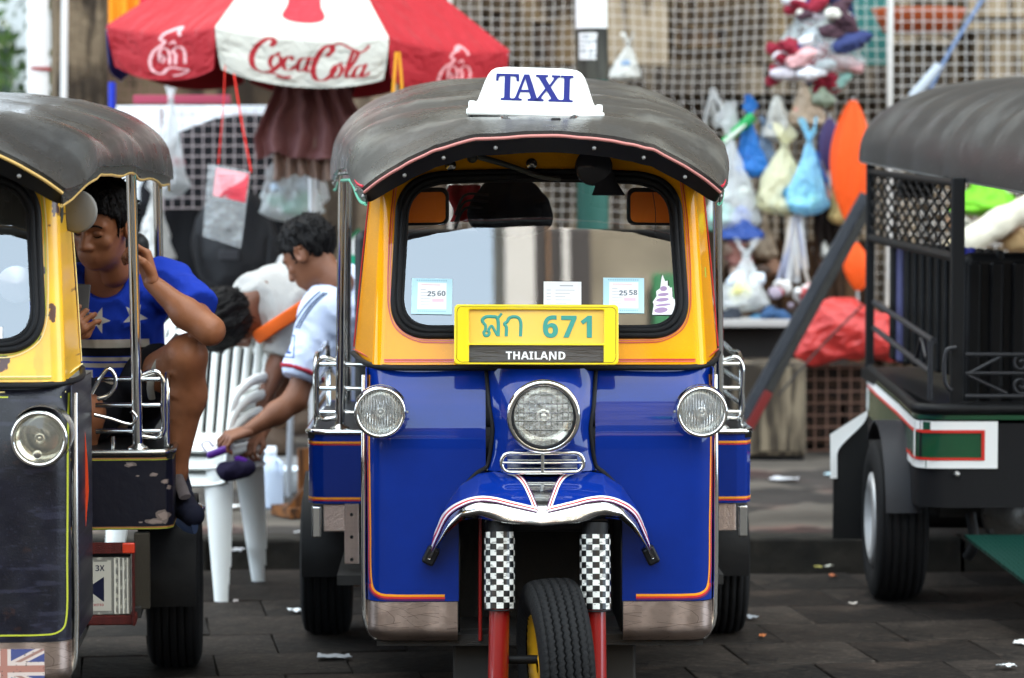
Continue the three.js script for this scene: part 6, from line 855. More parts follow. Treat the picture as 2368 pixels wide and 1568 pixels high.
const redPanel = (ink, s = 1) => clothTex((c) => {
  c.fillStyle = '#9c0f1c'; c.fillRect(0, 0, 1024, 1024); c.fillStyle = ink; c.save(); c.translate(512, 790); c.scale(s, 1); c.translate(-512, -790);
  brush(c, [[700, 640], [680, 604], [600, 612], [540, 640], [520, 672], [556, 690], [540, 712], [450, 780], [410, 880], [440, 950], [520, 966], [560, 930]], [9, 17]);
  brush(c, [[520, 960], [600, 915], [680, 930], [760, 950], [700, 975], [620, 985]], [9, 10]);
  brush(c, [[500, 850], [505, 780], [540, 745], [585, 770], [590, 880]], [7, 14]); brush(c, [[500, 860], [520, 810], [545, 830], [530, 870]], [6, 11]); brush(c, [[640, 880], [645, 800], [625, 780], [650, 750], [700, 745], [730, 790], [730, 880]], [7, 14]); brush(c, [[600, 715], [640, 690], [650, 715]], [6, 9]);
  c.restore();
});
{
  const zc = -5.95, c0 = T(722, 430, zc), apex = V(c0.x, 2.94, zc);
  const um = thing('market_parasol', 'large red and white parasol with drinks lettering, open above the boys', 'parasol', [c0.x, PAVE_H, zc]);
  const off = (g) => put(g, [-c0.x, -PAVE_H, -zc]);
  const R = 1.0, roll = -0.06, white = mat([1, 1, 1], 0.75, { map: whitePanel, transmission: 0.1, bumpMap: rep(blotch, 2), bumpScale: 0.012 }), redL = mat([1, 1, 1], 0.72, { map: redPanel('#d9a8a8'), transmission: 0.12, bumpMap: rep(blotch, 2), bumpScale: 0.012 }), redR = mat([1, 1, 1], 0.72, { map: redPanel('#cf8f8f', 0.8), transmission: 0.1, bumpMap: rep(blotch, 2), bumpScale: 0.012 }), plain = mat([0.35, 0.012, 0.02], 0.75, { transmission: 0.15 }), blueP = mat([0.03, 0.04, 0.3], 0.75);
  const vert = (k) => { const a = Math.PI / 8 + (k * Math.PI) / 4 + 0.02, x = Math.sin(a) * R, z = Math.cos(a) * R; return V(c0.x + x, 2.198 + x * roll, zc + z); };
  for (let k = -1; k < 7; k++) {
    const A = vert(k - 1), B = vert(k), m = k === 0 ? white : k === -1 ? redL : k === 1 ? redR : k === 6 || k === -2 ? blueP : plain, s = k;
    const drop = 0.21, f = (u, v) => {
      if (v < 0.6) { const t = v / 0.6, e = A.clone().lerp(B, u), p = apex.clone().lerp(e, t), sag = 0.05 * Math.sin(Math.PI * u) * t * (1 - 0.25 * t) + 0.03 * Math.sin(Math.PI * t) * 0.6; p.y -= sag * 0.8; return p; }
      const t = (v - 0.6) / 0.4, e = A.clone().lerp(B, u), out = V(e.x - c0.x, 0, e.z - zc).normalize(); e.y -= 0.05 * Math.sin(Math.PI * u) * 0.6 + t * drop * (1 - 0.12 * Math.pow(Math.abs(u * 2 - 1), 3)); const wave = 0.012 * Math.sin(u * 9 + s * 2) * t; e.addScaledVector(out, wave - 0.02 * t); const sh = 1 - 0.05 * t * t; e.x = lerp((A.x + B.x) / 2, e.x, sh); e.z = lerp((A.z + B.z) / 2, e.z, sh); return e;
    };
    const g = sheet(f, 24, 30, 0.003, false, (u, v) => { const yy = v < 0.6 ? 1 - (v / 0.6) * (620 / 1024) : (404 / 1024) * (1 - (v - 0.6) / 0.4), t = v < 0.6 ? v / 0.6 : 1; return [0.5 + (u - 0.5) * Math.max(t, 0.02), yy]; });
    obj(k === 0 ? 'white_panel' : 'red_panel', off(g), m, um);
  }
  for (let k = 0; k < 8; k++) obj('rib', off(rod(apex.clone().setY(2.84), vert(k).setY(vert(k).y - 0.02), 0.006, 6)), M.steel, um);
  obj('pole', off(rod([c0.x, PAVE_H, zc], [c0.x, 2.92, zc], 0.02, 12)), mat([0.5, 0.5, 0.5], 0.4, { metalness: 0.6 }), um);
  obj('base', off(put(cyl(0.22, 0.26, 0.1, 24), [c0.x, PAVE_H + 0.05, zc])), mat([0.2, 0.2, 0.2], 0.9), um);
  // yellow straps below its right corner, a blue pole below the left one
  single('hanging_strap', [tube([T(916, 120, -5), T(912, 170, -5), T(905, 260, -5)], 0.008, 6), tube([T(922, 120, -5), T(928, 190, -5), T(930, 260, -5)], 0.007, 6)], mat([0.62, 0.26, 0.01], 0.7), 'orange strap hanging from the parasol between its white and right red panel', 'strap');
  single('blue_post', [rod(T(258, 190, -6.9), T(258, 1000, -6.9), 0.018, 10)], mat([0.01, 0.03, 0.4], 0.5), 'thin blue post below the left corner of the parasol', 'post');
}
// ---------------------------------------------------------------- wire mesh
function grid(name, label, x0, y0, x1, y1, z, cell, m, wob, r = 0.0028, cat = 'wire mesh', post = true) {
  const a = T(x0, y0, z), b = T(x1, y1, z), o = thing(name, label, cat, [(a.x + b.x) / 2, b.y, z]), ws = [], p = (x, y) => V(x - (a.x + b.x) / 2, y - b.y, wob * (fbm(x * 1.3, y * 1.3, 3, 3) - 0.5)), w = (x, y) => p(x + wob * 0.35 * (fbm(x * 2, y * 2, 8, 2) - 0.5), y + wob * 0.35 * (fbm(x * 2, y * 2, 5, 2) - 0.5));
  for (let x = a.x; x <= b.x + 1e-6; x += cell) ws.push(tube(Array.from({ length: 12 }, (_, i) => w(x, lerp(b.y, a.y, i / 11))), r, 4, 11));
  for (let y = b.y; y <= a.y + 1e-6; y += cell) ws.push(tube(Array.from({ length: 16 }, (_, i) => w(lerp(a.x, b.x, i / 15), y)), r, 4, 15));
  tag(obj('wires', merge(ws), m, o), null, null, null, 'stuff');
  if (post) for (const x of [a.x, b.x]) obj('edge_post', rod(p(x, b.y - 0.02), p(x, a.y), 0.011, 8), m, o);
  return o;
}
const wireM = mat([0.58, 0.53, 0.48], 0.5), rustM = mat([0.16, 0.085, 0.06], 0.8, { bumpMap: rep(grain, 6), bumpScale: 0.002 });
grid('wire_mesh', 'wide pale wire mesh fence behind the blue taxi with bags tied to it', 1040, -60, 2052, 700, -8.25, 0.056, wireM, 0.14, 0.0017);
grid('wire_mesh', 'taller bright wire mesh panel at the upper right, behind the green taxi', 2062, -60, 2420, 640, -8.1, 0.058, mat([0.6, 0.57, 0.53], 0.5), 0.03, 0.0023);
grid('wire_mesh', 'small wire mesh panel in front of the white sheet and black cover', 372, 250, 642, 482, -7.3, 0.054, mat([0.5, 0.42, 0.42], 0.5), 0.02, 0.0026);
grid('wire_mesh', 'dark wire mesh over the grimy column at the upper left', 250, 44, 420, 230, -7.7, 0.056, rustM, 0.04, 0.002, 'wire mesh', false);
{
  const fold = (x0, y0, x1, y1, z, k, d = 0.03) => { const a = T(x0, y0, z), b = T(x1, y1, z); return sheet((u, v) => V(lerp(a.x, b.x, u), lerp(b.y, a.y, v), z + d * (fbm(u * 5 + k, v * 3, k, 3) - 0.5) * 2), 30, 16, 0.006); };
  single('white_sheet', fold(268, 244, 640, 470, -7.7, 2), mat([0.8, 0.82, 0.84], 0.7), 'white plastic sheet stretched behind the small mesh panel', 'sheet');
  const arch = shape([[-0.5, -0.62], [-0.5, 0.08], [-0.42, 0.26], [-0.28, 0.38], [-0.1, 0.45], [0.08, 0.47], [0.3, 0.46], [0.42, 0.4], [0.42, -0.62]]), ap = T(540, 470, -7.5);
  single('black_cover', put(ext(arch, 0.1, 0.03, 3), [ap.x, ap.y, -7.62]), mat([0.006, 0.006, 0.008], 0.6, { specularIntensity: 0.4 }), 'black arched cover standing behind the small wire mesh panel', 'cover');
  single('dark_blanket', fold(300, 470, 660, 1000, -7.45, 6, 0.06), mat([0.006, 0.006, 0.007], 0.85, { specularIntensity: 0.3 }), 'black blanket hanging behind the seated person and the backpack', 'blanket');
  // plank and red-brown net bundle under the parasol
  const pp = T(330, 230, -7.2); single('shop_sign_board', put(rbox(0.5, 0.045, 0.03, 0.005), [pp.x + 0.2, pp.y, -7.2]), mat([0.35, 0.05, 0.09], 0.6), 'narrow crimson board under the left edge of the parasol', 'board');
}
// ---------------------------------------------------------------- bags: a skin of thin plastic drawn together at the top, things inside
function bagShape(w, h, d, seed, k = 1) { return sheet((u, v) => { const a = u * 2 * Math.PI, t = v, prof = t < 0.12 ? lerp(0.05, 1, Math.pow(t / 0.12, 0.5)) * 0.92 : lerp(1, 0.1, Math.pow((t - 0.12) / 0.88, 0.9 + 0.5 * noise3(seed * 3.7, 1, 2))); const fo = 1 + 0.42 * k * (fbm(Math.cos(a) * 2.2 + seed, Math.sin(a) * 2.2, t * 3, 3) - 0.5) * 2 - 0.34 * k * Math.abs(fbm(Math.cos(a) * 5 + seed * 2, Math.sin(a) * 5, t * 8, 3) - 0.5) + 0.1 * k * t * Math.sin(a * 9 + seed + 2 * noise3(t * 4, seed, a)); return V(Math.cos(a) * w * 0.5 * prof * fo + 0.05 * w * Math.sin(t * 3 + seed), t * h, Math.sin(a) * d * 0.5 * prof * fo); }, 44, 30); }
const plastic = (c, tr = 0.7, r = 0.28) => mat(c, r, { bumpMap: rep(blotch, 5), bumpScale: 0.012, transmission: tr, thickness: 0, specularIntensity: 1 });
function bag(label, tx, ty, z, w, h, skinM, inside = [], seed = 1, knot = true, name = 'plastic_bag', k = 1) {
  const p = T(tx, ty, z), o = thing(name, label, 'bag', p), R = rng(seed * 13);
  obj('bag_skin', bagShape(w, h, w * 0.7, seed, k), skinM, o);
  if (knot) { obj('knot', put(sph(w * 0.08, 12, 8), [0.05 * w * Math.sin(3 + seed), h, 0], [0, 0, 0], [1, 0.8, 1]), skinM, o); obj('bag_ends', sheet((u, v) => { const a = u * 6.283; const r = w * (0.05 + 0.13 * v) * (1 + 0.45 * Math.sin(a * 3 + seed) * v); return V(0.05 * w * Math.sin(3 + seed) + Math.cos(a + seed) * r, h + v * h * 0.22 * (1 + 0.5 * Math.sin(a * 2 + seed)), Math.sin(a) * r * 0.6); }, 30, 8), skinM, o); }
  inside.forEach((c, i) => { const n = c[3] ?? 3; for (let j = 0; j < n; j++) { const r = w * (0.13 + 0.08 * R()), f = egg([0, 0, 0], [r, r * (0.5 + 0.4 * R()), r * 0.7], [R(), R(), R() * 3]); const g = field((x, y, q) => f(x, y, q) + (fbm(x * 22 + j, y * 22 + i, q * 22, 2) - 0.5) * r * 0.5, [-r * 1.5, -r * 1.5, -r * 1.5], [r * 1.5, r * 1.5, r * 1.5], r / 5); obj('content', put(g, [(R() - 0.5) * w * 0.5, r * 0.9 + (c[4] ?? 0) * h + R() * h * 0.25, (R() - 0.5) * w * 0.25]), mat([c[0], c[1], c[2]], 0.6), o); } });
  return o;
}
const clear = plastic([0.93, 0.95, 0.95], 0.72, 0.28), milky = plastic([0.78, 0.77, 0.74], 0.42, 0.5);
bag('long clear bag right of the blue taxi roof with a green bundle at its bottom', 1690, 545, -7.9, 0.3, 0.55, clear, [[0.2, 0.5, 0.38, 4, 0], [0.5, 0.52, 0.48, 3, 0.1], [0.02, 0.08, 0.35, 2, -0.06]], 1);
bag('blue bag hanging open on the mesh beside the green striped roll', 1736, 412, -7.95, 0.2, 0.34, mat([0.02, 0.19, 0.6], 0.4, { transmission: 0.25, bumpMap: rep(blotch, 5), bumpScale: 0.012 }), [[0.02, 0.12, 0.4, 3, 0.05]], 2);
bag('yellow half of the two bags hanging in the middle of the right mesh', 1815, 500, -7.9, 0.3, 0.38, plastic([0.9, 0.87, 0.6], 0.5, 0.35), [[0.65, 0.62, 0.3, 4, 0], [0.02, 0.15, 0.25, 3, 0], [0.7, 0.6, 0.5, 2, 0.2]], 3);
bag('light blue bag with a green can, hanging against the yellow bag', 1868, 500, -7.8, 0.23, 0.4, plastic([0.3, 0.72, 0.95], 0.45, 0.35), [[0.02, 0.35, 0.65, 3, 0.05], [0.55, 0.7, 0.05, 1, 0], [0.5, 0.15, 0.3, 1, 0.25]], 4);
bag('clear bag of pale yellow things on the shelf right of the blue taxi', 1718, 722, -7.7, 0.3, 0.3, clear, [[0.75, 0.7, 0.3, 4, 0], [0.6, 0.65, 0.7, 3, 0.25]], 5);
bag('big clear bag of clothes at the top of the mesh', 1890, 190, -7.7, 0.5, 0.62, plastic([0.8, 0.85, 0.85], 0.85, 0.2), [], 6, false);
{
  const o = thing('clothes_bundle', 'mixed white, navy and dark red clothes inside the big clear bag', 'clothes', T(1890, 186, -7.7)), R = rng(66), cs = [[0.6, 0.6, 0.62], [0.03, 0.04, 0.12], [0.22, 0.015, 0.03], [0.45, 0.42, 0.45], [0.06, 0.03, 0.04], [0.55, 0.3, 0.3], [0.65, 0.63, 0.55], [0.25, 0.45, 0.4]].map((c) => cloth(c));
  for (let i = 0; i < 46; i++) { const y = R() * 0.46, x = (R() - 0.5) * (0.42 - y * 0.42), z = (R() - 0.3) * 0.12 + 0.03, r = 0.045 + R() * 0.035, f = egg([0, 0, 0], [r * 1.7, r * 0.55, r * 0.8], [0, R(), (R() - 0.5) * 2.2]); obj('garment', put(field((a, b, c) => f(a, b, c) + (Math.abs(fbm(a * 14 + i, b * 26, c * 14, 3) - 0.5) * 2 - 0.3) * r * 0.7, [-r * 2, -r * 2, -r * 1.6], [r * 2, r * 2, r * 1.6], r / 5), [x, y, z]), cs[(y < 0.16 && R() < 0.5) ? 2 : Math.floor(R() * 8)], o); }
}
{
  // green striped roll, orange folded parasol, purple cloth, drooping strips, oddments
  const roll = thing('striped_roll', 'green and white rolled umbrella stuck slantwise in the mesh', 'umbrella', T(1712, 296, -7.9)), r1 = T(1672, 330, -7.9).sub(roll.position), r2 = T(1742, 268, -7.9).sub(roll.position);
  obj('cover', rod(r1, r2, 0.02, 10, 0.03), mat([0.02, 0.3, 0.08], 0.6), roll); obj('stripe', rod(r1.clone().add(V(0.006, 0.002, 0.012)), r2.clone().lerp(r1, 0.3).add(V(0.004, 0, 0.016)), 0.012, 8), mat([0.7, 0.72, 0.65], 0.6), roll);
  const folded = (name, label, x, y0, y1, z, w, m, tilt) => { const a = T(x, y0, z), b = T(x, y1, z), h = a.y - b.y, o = thing(name, label, 'parasol', b); obj('canvas', sheet((u, v) => { const an = u * 6.283, q = Math.pow(Math.sin(Math.PI * clamp(v * 0.93 + 0.04, 0, 1)), 0.75) * w * 0.5 * (1 + 0.18 * Math.cos(an * 5 + v * 2)); return V(Math.cos(an) * q + tilt * v, v * h, Math.sin(an) * q * 0.6); }, 60, 24), m, o); obj('stick', rod([0, -0.1, 0], [tilt, h + 0.02, 0], 0.008, 6), M.steel, o); return o; };
  const orangeM = mat([0.72, 0.075, 0.004], 0.7, { bumpMap: rep(grain, 4), bumpScale: 0.003 });
  folded('folded_parasol', 'large bright orange folded parasol hanging left of the green taxi hood', 1962, 232, 508, -7.7, 0.2, orangeM, 0.02);
  folded('folded_parasol', 'lower orange folded parasol, seen beside the leaning black beam', 1985, 560, 672, -7.75, 0.13, orangeM, -0.02);
  folded('folded_parasol', 'purple folded umbrella half hidden behind the orange one', 1918, 272, 395, -7.85, 0.11, mat([0.06, 0.04, 0.12], 0.7), 0);
  const hang = (label, x, y0, y1, z, w, m, n) => { const o = thing('plastic_strips', label, 'plastic strips', T(x, y1, z)), R = rng(n * 7); const h = T(x, y0, z).y - T(x, y1, z).y; for (let i = 0; i < n; i++) { const x0 = (R() - 0.5) * w * 0.3, x1 = (R() - 0.5) * w, l = h * (0.7 + 0.3 * R()); obj('strip', tube([[x0, h, 0], [lerp(x0, x1, 0.5) + (R() - 0.5) * 0.03, h - l * 0.5, 0.02 * R()], [x1, h - l, 0.03 * (R() - 0.5)]], (t) => 0.012 + 0.016 * t * (1 - 0.4 * t), 7, 10, false, 0.5), m[i % m.length], o); } };
  hang('grey and white plastic strips drooping below the yellow and blue bags', 1835, 500, 660, -7.85, 0.24, [mat([0.6, 0.6, 0.6], 0.5, { transmission: 0.2 }), mat([0.3, 0.31, 0.4], 0.5), mat([0.5, 0.45, 0.4], 0.6)], 12);
  hang('dark blue plastic strips hanging behind the light blue bag', 1890, 350, 450, -8, 0.12, [mat([0.02, 0.08, 0.3], 0.6)], 4);
  hang('pale plastic bag ends hanging at the top right of the blue taxi roof', 1650, 205, 300, -7.95, 0.2, [milky], 7);
  const heap = (name, label, cat, x, y, z, w, h, cols, n, seed) => { const o = thing(name, label, cat, T(x, y, z)), R = rng(seed); const ms = cols.map((c) => mat(c, 0.7)); for (let i = 0; i < n; i++) { const r = w * (0.1 + 0.08 * R()), f = egg([0, 0, 0], [r, r * 0.7, r * 0.8], [R() * 3, R() * 3, R()]); obj('piece', put(field((a, b, c) => f(a, b, c) + (fbm(a * 20 + i, b * 20, c * 20, 2) - 0.5) * r * 0.7, [-r * 1.6, -r * 1.6, -r * 1.6], [r * 1.6, r * 1.6, r * 1.6], r / 4.5), [(R() - 0.5) * w, r * 0.6 + R() * h * 0.8, (R() - 0.5) * w * 0.4]), ms[Math.floor(R() * ms.length)], o); } return o; };
  heap('rag_heap', 'heap of red and white rags on the counter behind the leaning beam', 'rags', 1822, 722, -7.7, 0.26, 0.18, [[0.6, 0.58, 0.55], [0.4, 0.05, 0.05], [0.5, 0.2, 0.2], [0.3, 0.25, 0.3]], 14, 41);
  heap('rag_heap', 'blue and dark oddments below the clear bag right of the taxi', 'oddments', 1745, 752, -7.6, 0.34, 0.06, [[0.02, 0.06, 0.14], [0.015, 0.02, 0.03], [0.05, 0.15, 0.25]], 9, 42);
  heap('rag_heap', 'brown and pink oddments hanging below the blue bundle', 'oddments', 1730, 640, -8.1, 0.3, 0.18, [[0.3, 0.16, 0.1], [0.4, 0.28, 0.22], [0.12, 0.08, 0.06]], 10, 43);
  { const R2 = rng(909), tones = [[[0.6, 0.58, 0.52], 'grey'], [[0.45, 0.33, 0.22], 'tan'], [[0.16, 0.24, 0.36], 'slate blue'], [[0.5, 0.2, 0.16], 'dull red'], [[0.3, 0.36, 0.25], 'olive']];
    [['above the yellow and blue bags', 1800, 330, 0], ['left of the purple umbrella', 1860, 300, 1], ['between the blue bag and the yellow bag', 1770, 400, 2], ['right of the light blue bag', 1915, 470, 3], ['under the ledge left of the orange parasol', 1900, 250, 4], ['beside the plastic strips', 1770, 600, 1], ['right of the drooping strips', 1905, 600, 0], ['at the top left of the mesh, beside the white street pole', 1450, 190, 0], ['below the long clear bag', 1700, 620, 3]].forEach(([where, x, y, k]) => bag('small ' + tones[k][1] + ' crumpled bag ' + where, x, y, -8.08, 0.13 + 0.08 * R2(), 0.16 + 0.1 * R2(), plastic(tones[k][0], 0.35, 0.45), [[...tones[(k + 2) % 5][0], 2, 0.1]], 60 + x % 37, R2() > 0.5)); }
  const drape = (name, label, cat, x0, y0, x1, y1, z, c, k) => { const a = T(x0, y0, z), b = T(x1, y1, z); return single(name, sheet((u, v) => V(lerp(a.x, b.x, u) + 0.03 * (fbm(v * 4, k, 2) - 0.5), lerp(b.y, a.y, v) - (v < 0.02 ? 0.06 * fbm(u * 5, k, 1) : 0), z + 0.07 * (fbm(u * 6 + k, v * 2.5, k, 3) - 0.5)), 30, 16, 0.005), cloth(c, { map: rep(TEX.stain, 1.1) }), label, cat); };
  drape('shade_and_sacking', 'brown stained sheet added behind the rags and plastic strips, standing in for shade', 'shade_sheet', 1668, 556, 2010, 830, -8.15, [0.2, 0.125, 0.08], 3);  // brown sheet added where only shade lies, low behind the rags
  drape('shade_and_sacking', 'dark brown sacking on the mesh left of the orange parasols', 'sacking', 1880, 430, 1955, 690, -8.05, [0.1, 0.06, 0.04], 5);
  drape('grey_cloth', 'grey brown cloth hanging between the blue taxi pole and the clear bag', 'cloth', 1600, 330, 1672, 700, -8.0, [0.45, 0.4, 0.36], 7);
  bag('small tan bag hanging behind the two coloured bags', 1800, 470, -8.1, 0.16, 0.2, plastic([0.6, 0.45, 0.3], 0.3, 0.5), [], 31);
  bag('dark blue bundle in a bag under the long clear bag', 1712, 560, -7.85, 0.22, 0.16, mat([0.015, 0.05, 0.22], 0.5), [], 32, false);
  bag('yellow sack end sticking out behind the orange parasol', 1938, 520, -7.9, 0.13, 0.3, mat([0.5, 0.36, 0.14], 0.7), [], 33, false);
  // counter with a pale edge, dark below; pale cabinet; rusty cage with red bundle; leaning beam; cord
  const ct = thing('market_counter', 'dark counter with a pale edge behind the right side of the blue taxi', 'counter', T(1730, 1000, -7.9).setY(PAVE_H)), cp = ct.position, q = T(1730, 748, -7.5);
  obj('top', put(rbox(0.52, 0.04, 0.4, 0.006), [-0.06, q.y - PAVE_H, 0.2]), mat([0.4, 0.38, 0.36], 0.6), ct); obj('front', put(rbox(0.6, 0.62, 0.3, 0.01), [0.02, q.y - PAVE_H - 0.34, 0.1]), mat([0.015, 0.012, 0.01], 0.8), ct); obj('side', put(rbox(0.3, 0.7, 0.3, 0.01), [0.36, q.y - PAVE_H - 0.3, 0.1]), mat([0.022, 0.017, 0.014], 0.85), ct);
  const fr = thing('pale_cabinet', 'pale grey metal cabinet on the pavement below the leaning beam', 'cabinet', T(1782, 1028, -7).setY(PAVE_H)), hh = T(1780, 846, -7).y - PAVE_H;
  obj('body', put(rbox(0.36, hh, 0.35, 0.015), [0, hh / 2 + 0.02, -0.15]), mat([0.42, 0.42, 0.4], 0.6, { map: rep(TEX.stain, 0.4) }), fr); obj('door', put(rbox(0.22, hh * 0.9, 0.012, 0.006), [0.05, hh / 2 + 0.02, 0.03]), mat([0.47, 0.47, 0.44], 0.6, { map: rep(TEX.stain, 0.4) }), fr); obj('feet', put(box(0.34, 0.03, 0.3), [0, 0.012, -0.15]), M.blackplastic, fr);
  const cage = grid('rusty_cage', 'rusty wire cage on the pavement under the red bundle', 1830, 800, 2080, 1000, -7.3, 0.062, rustM, 0.01, 0.005, 'cage', true); cage.position.y = PAVE_H + 0.02;
  for (const [x, y, w] of [[-0.18, 0.12, 0.3], [0.16, 0.12, 0.3], [-0.02, 0.34, 0.4]]) obj('crate', put(rbox(w, 0.2, 0.25, 0.01), [x, y, -0.25]), mat([0.1, 0.06, 0.04], 0.85, { map: rep(TEX.stain, 2) }), cage);
  const rb = thing('red_bundle', 'red plastic bundle draped over the rusty cage', 'bundle', T(1940, 835, -7.25)), rf = blend([limb([-0.12, 0.1, 0], [0.14, 0.12, 0], 0.1, 0.11), limb([-0.02, 0.2, 0], [0.06, 0.2, 0], 0.12, 0.12), limb([-0.17, 0.03, 0.02], [-0.1, 0.08, 0], 0.04, 0.07), egg([0.28, 0.12, -0.02], [0.12, 0.12, 0.1])], 0.07);
  obj('cover', field((x, y, z) => rf(x, y, z) + (Math.abs(fbm(x * 7 + y * 4, y * 12 - x * 5, z * 8, 3) - 0.5) * 2 - 0.3) * 0.05, [-0.34, -0.08, -0.2], [0.5, 0.42, 0.22], 0.013), mat([0.5, 0.035, 0.03], 0.4, { transmission: 0.12, specularIntensity: 0.8 }), rb);
  const bm = thing('leaning_beam', 'black wooden beam leaning across the pavement, red at its foot', 'beam', T(1735, 980, -6.2)), b0 = T(1722, 985, -6.2).sub(bm.position), b1 = T(2012, 455, -6.2).sub(bm.position), dir = b1.clone().sub(b0), len = dir.length(), ang = Math.atan2(dir.y, dir.x), side = V(-Math.sin(ang), Math.cos(ang), 0);
  const plank = (l0, l1, wd, o, zz) => put(rbox((l1 - l0) * len, wd, 0.05, 0.006), b0.clone().addScaledVector(dir, (l0 + l1) / 2).addScaledVector(side, o).add(V(0, 0, zz)), [0, 0, ang]);
  obj('upper_board', plank(0.02, 1, 0.05, 0.026, 0), mat([0.028, 0.03, 0.036], 0.5, { bumpMap: rep(grain, 3), bumpScale: 0.004 }), bm); obj('lower_board', plank(0.16, 1, 0.04, -0.02, 0.01), mat([0.02, 0.018, 0.015], 0.6, { bumpMap: rep(grain, 3), bumpScale: 0.004 }), bm); obj('red_foot', plank(0.0, 0.16, 0.044, -0.02, 0.012), mat([0.13, 0.01, 0.008], 0.6), bm);
  single('slack_cord', tube([T(1995, 705, -6.6), T(1900, 800, -6.6), T(1800, 915, -6.6)], 0.006, 6), mat([0.03, 0.026, 0.024], 0.7), 'thin dark cord running down beside the leaning beam', 'cord');
  // behind the green taxi
  bag('bright green bundle hanging behind the green taxi hood', 2275, 500, -6.8, 0.36, 0.24, mat([0.16, 0.5, 0.01], 0.55, { transmission: 0.15 }), [], 12, false, 'green_bundle', 1.4);
  single('pale_cushion', (() => { const f = blend([limb(T(2245, 560, -6.4), T(2310, 515, -6.4), 0.07, 0.06), limb(T(2310, 515, -6.4), T(2420, 455, -6.4), 0.06, 0.06)], 0.06), [a, b] = boundsOf([T(2230, 580, -6.4), T(2430, 440, -6.4)], 0.12); return field((x, y, z) => f(x, y, z) + (fbm(x * 9, y * 9, z * 9, 3) - 0.5) * 0.03, a, b, 0.014); })(), mat([0.62, 0.57, 0.45], 0.75), 'long cream sack lying behind the seat of the green taxi', 'sack');
  heap('wood_pieces', 'tan wooden oddments behind the cream sack at the right edge', 'wood', 2320, 590, -6.9, 0.5, 0.22, [[0.4, 0.26, 0.12], [0.5, 0.4, 0.25], [0.2, 0.11, 0.06], [0.6, 0.56, 0.48]], 16, 51);
  for (const [x, y, z, r, l] of [[1625, 1, 0, 0, 0]]) { }
  single('orange_basket', put(lathe([[0.001, 0], [0.2, 0], [0.26, 0.12], [0.27, 0.13], [0.25, 0.13], [0.19, 0.02], [0.001, 0.02]], 30), T(2125, 75, -8.5)), mat([0.5, 0.1, 0.03], 0.6), 'orange plastic basket on a shelf behind the upper right mesh', 'basket');
  single('blue_rope', tube([T(2290, -30, -8), T(2190, 130, -8), T(2130, 250, -8)], 0.011, 6), mat([0.13, 0.19, 0.32], 0.7), 'blue grey rope slanting down in front of the upper right mesh', 'rope');
  single('pale_club', rod(T(2110, 225, -8), T(2172, 150, -8), 0.03, 10, 0.024), mat([0.4, 0.44, 0.48], 0.6), 'pale rounded bar poking up behind the green taxi hood', 'bar');
}
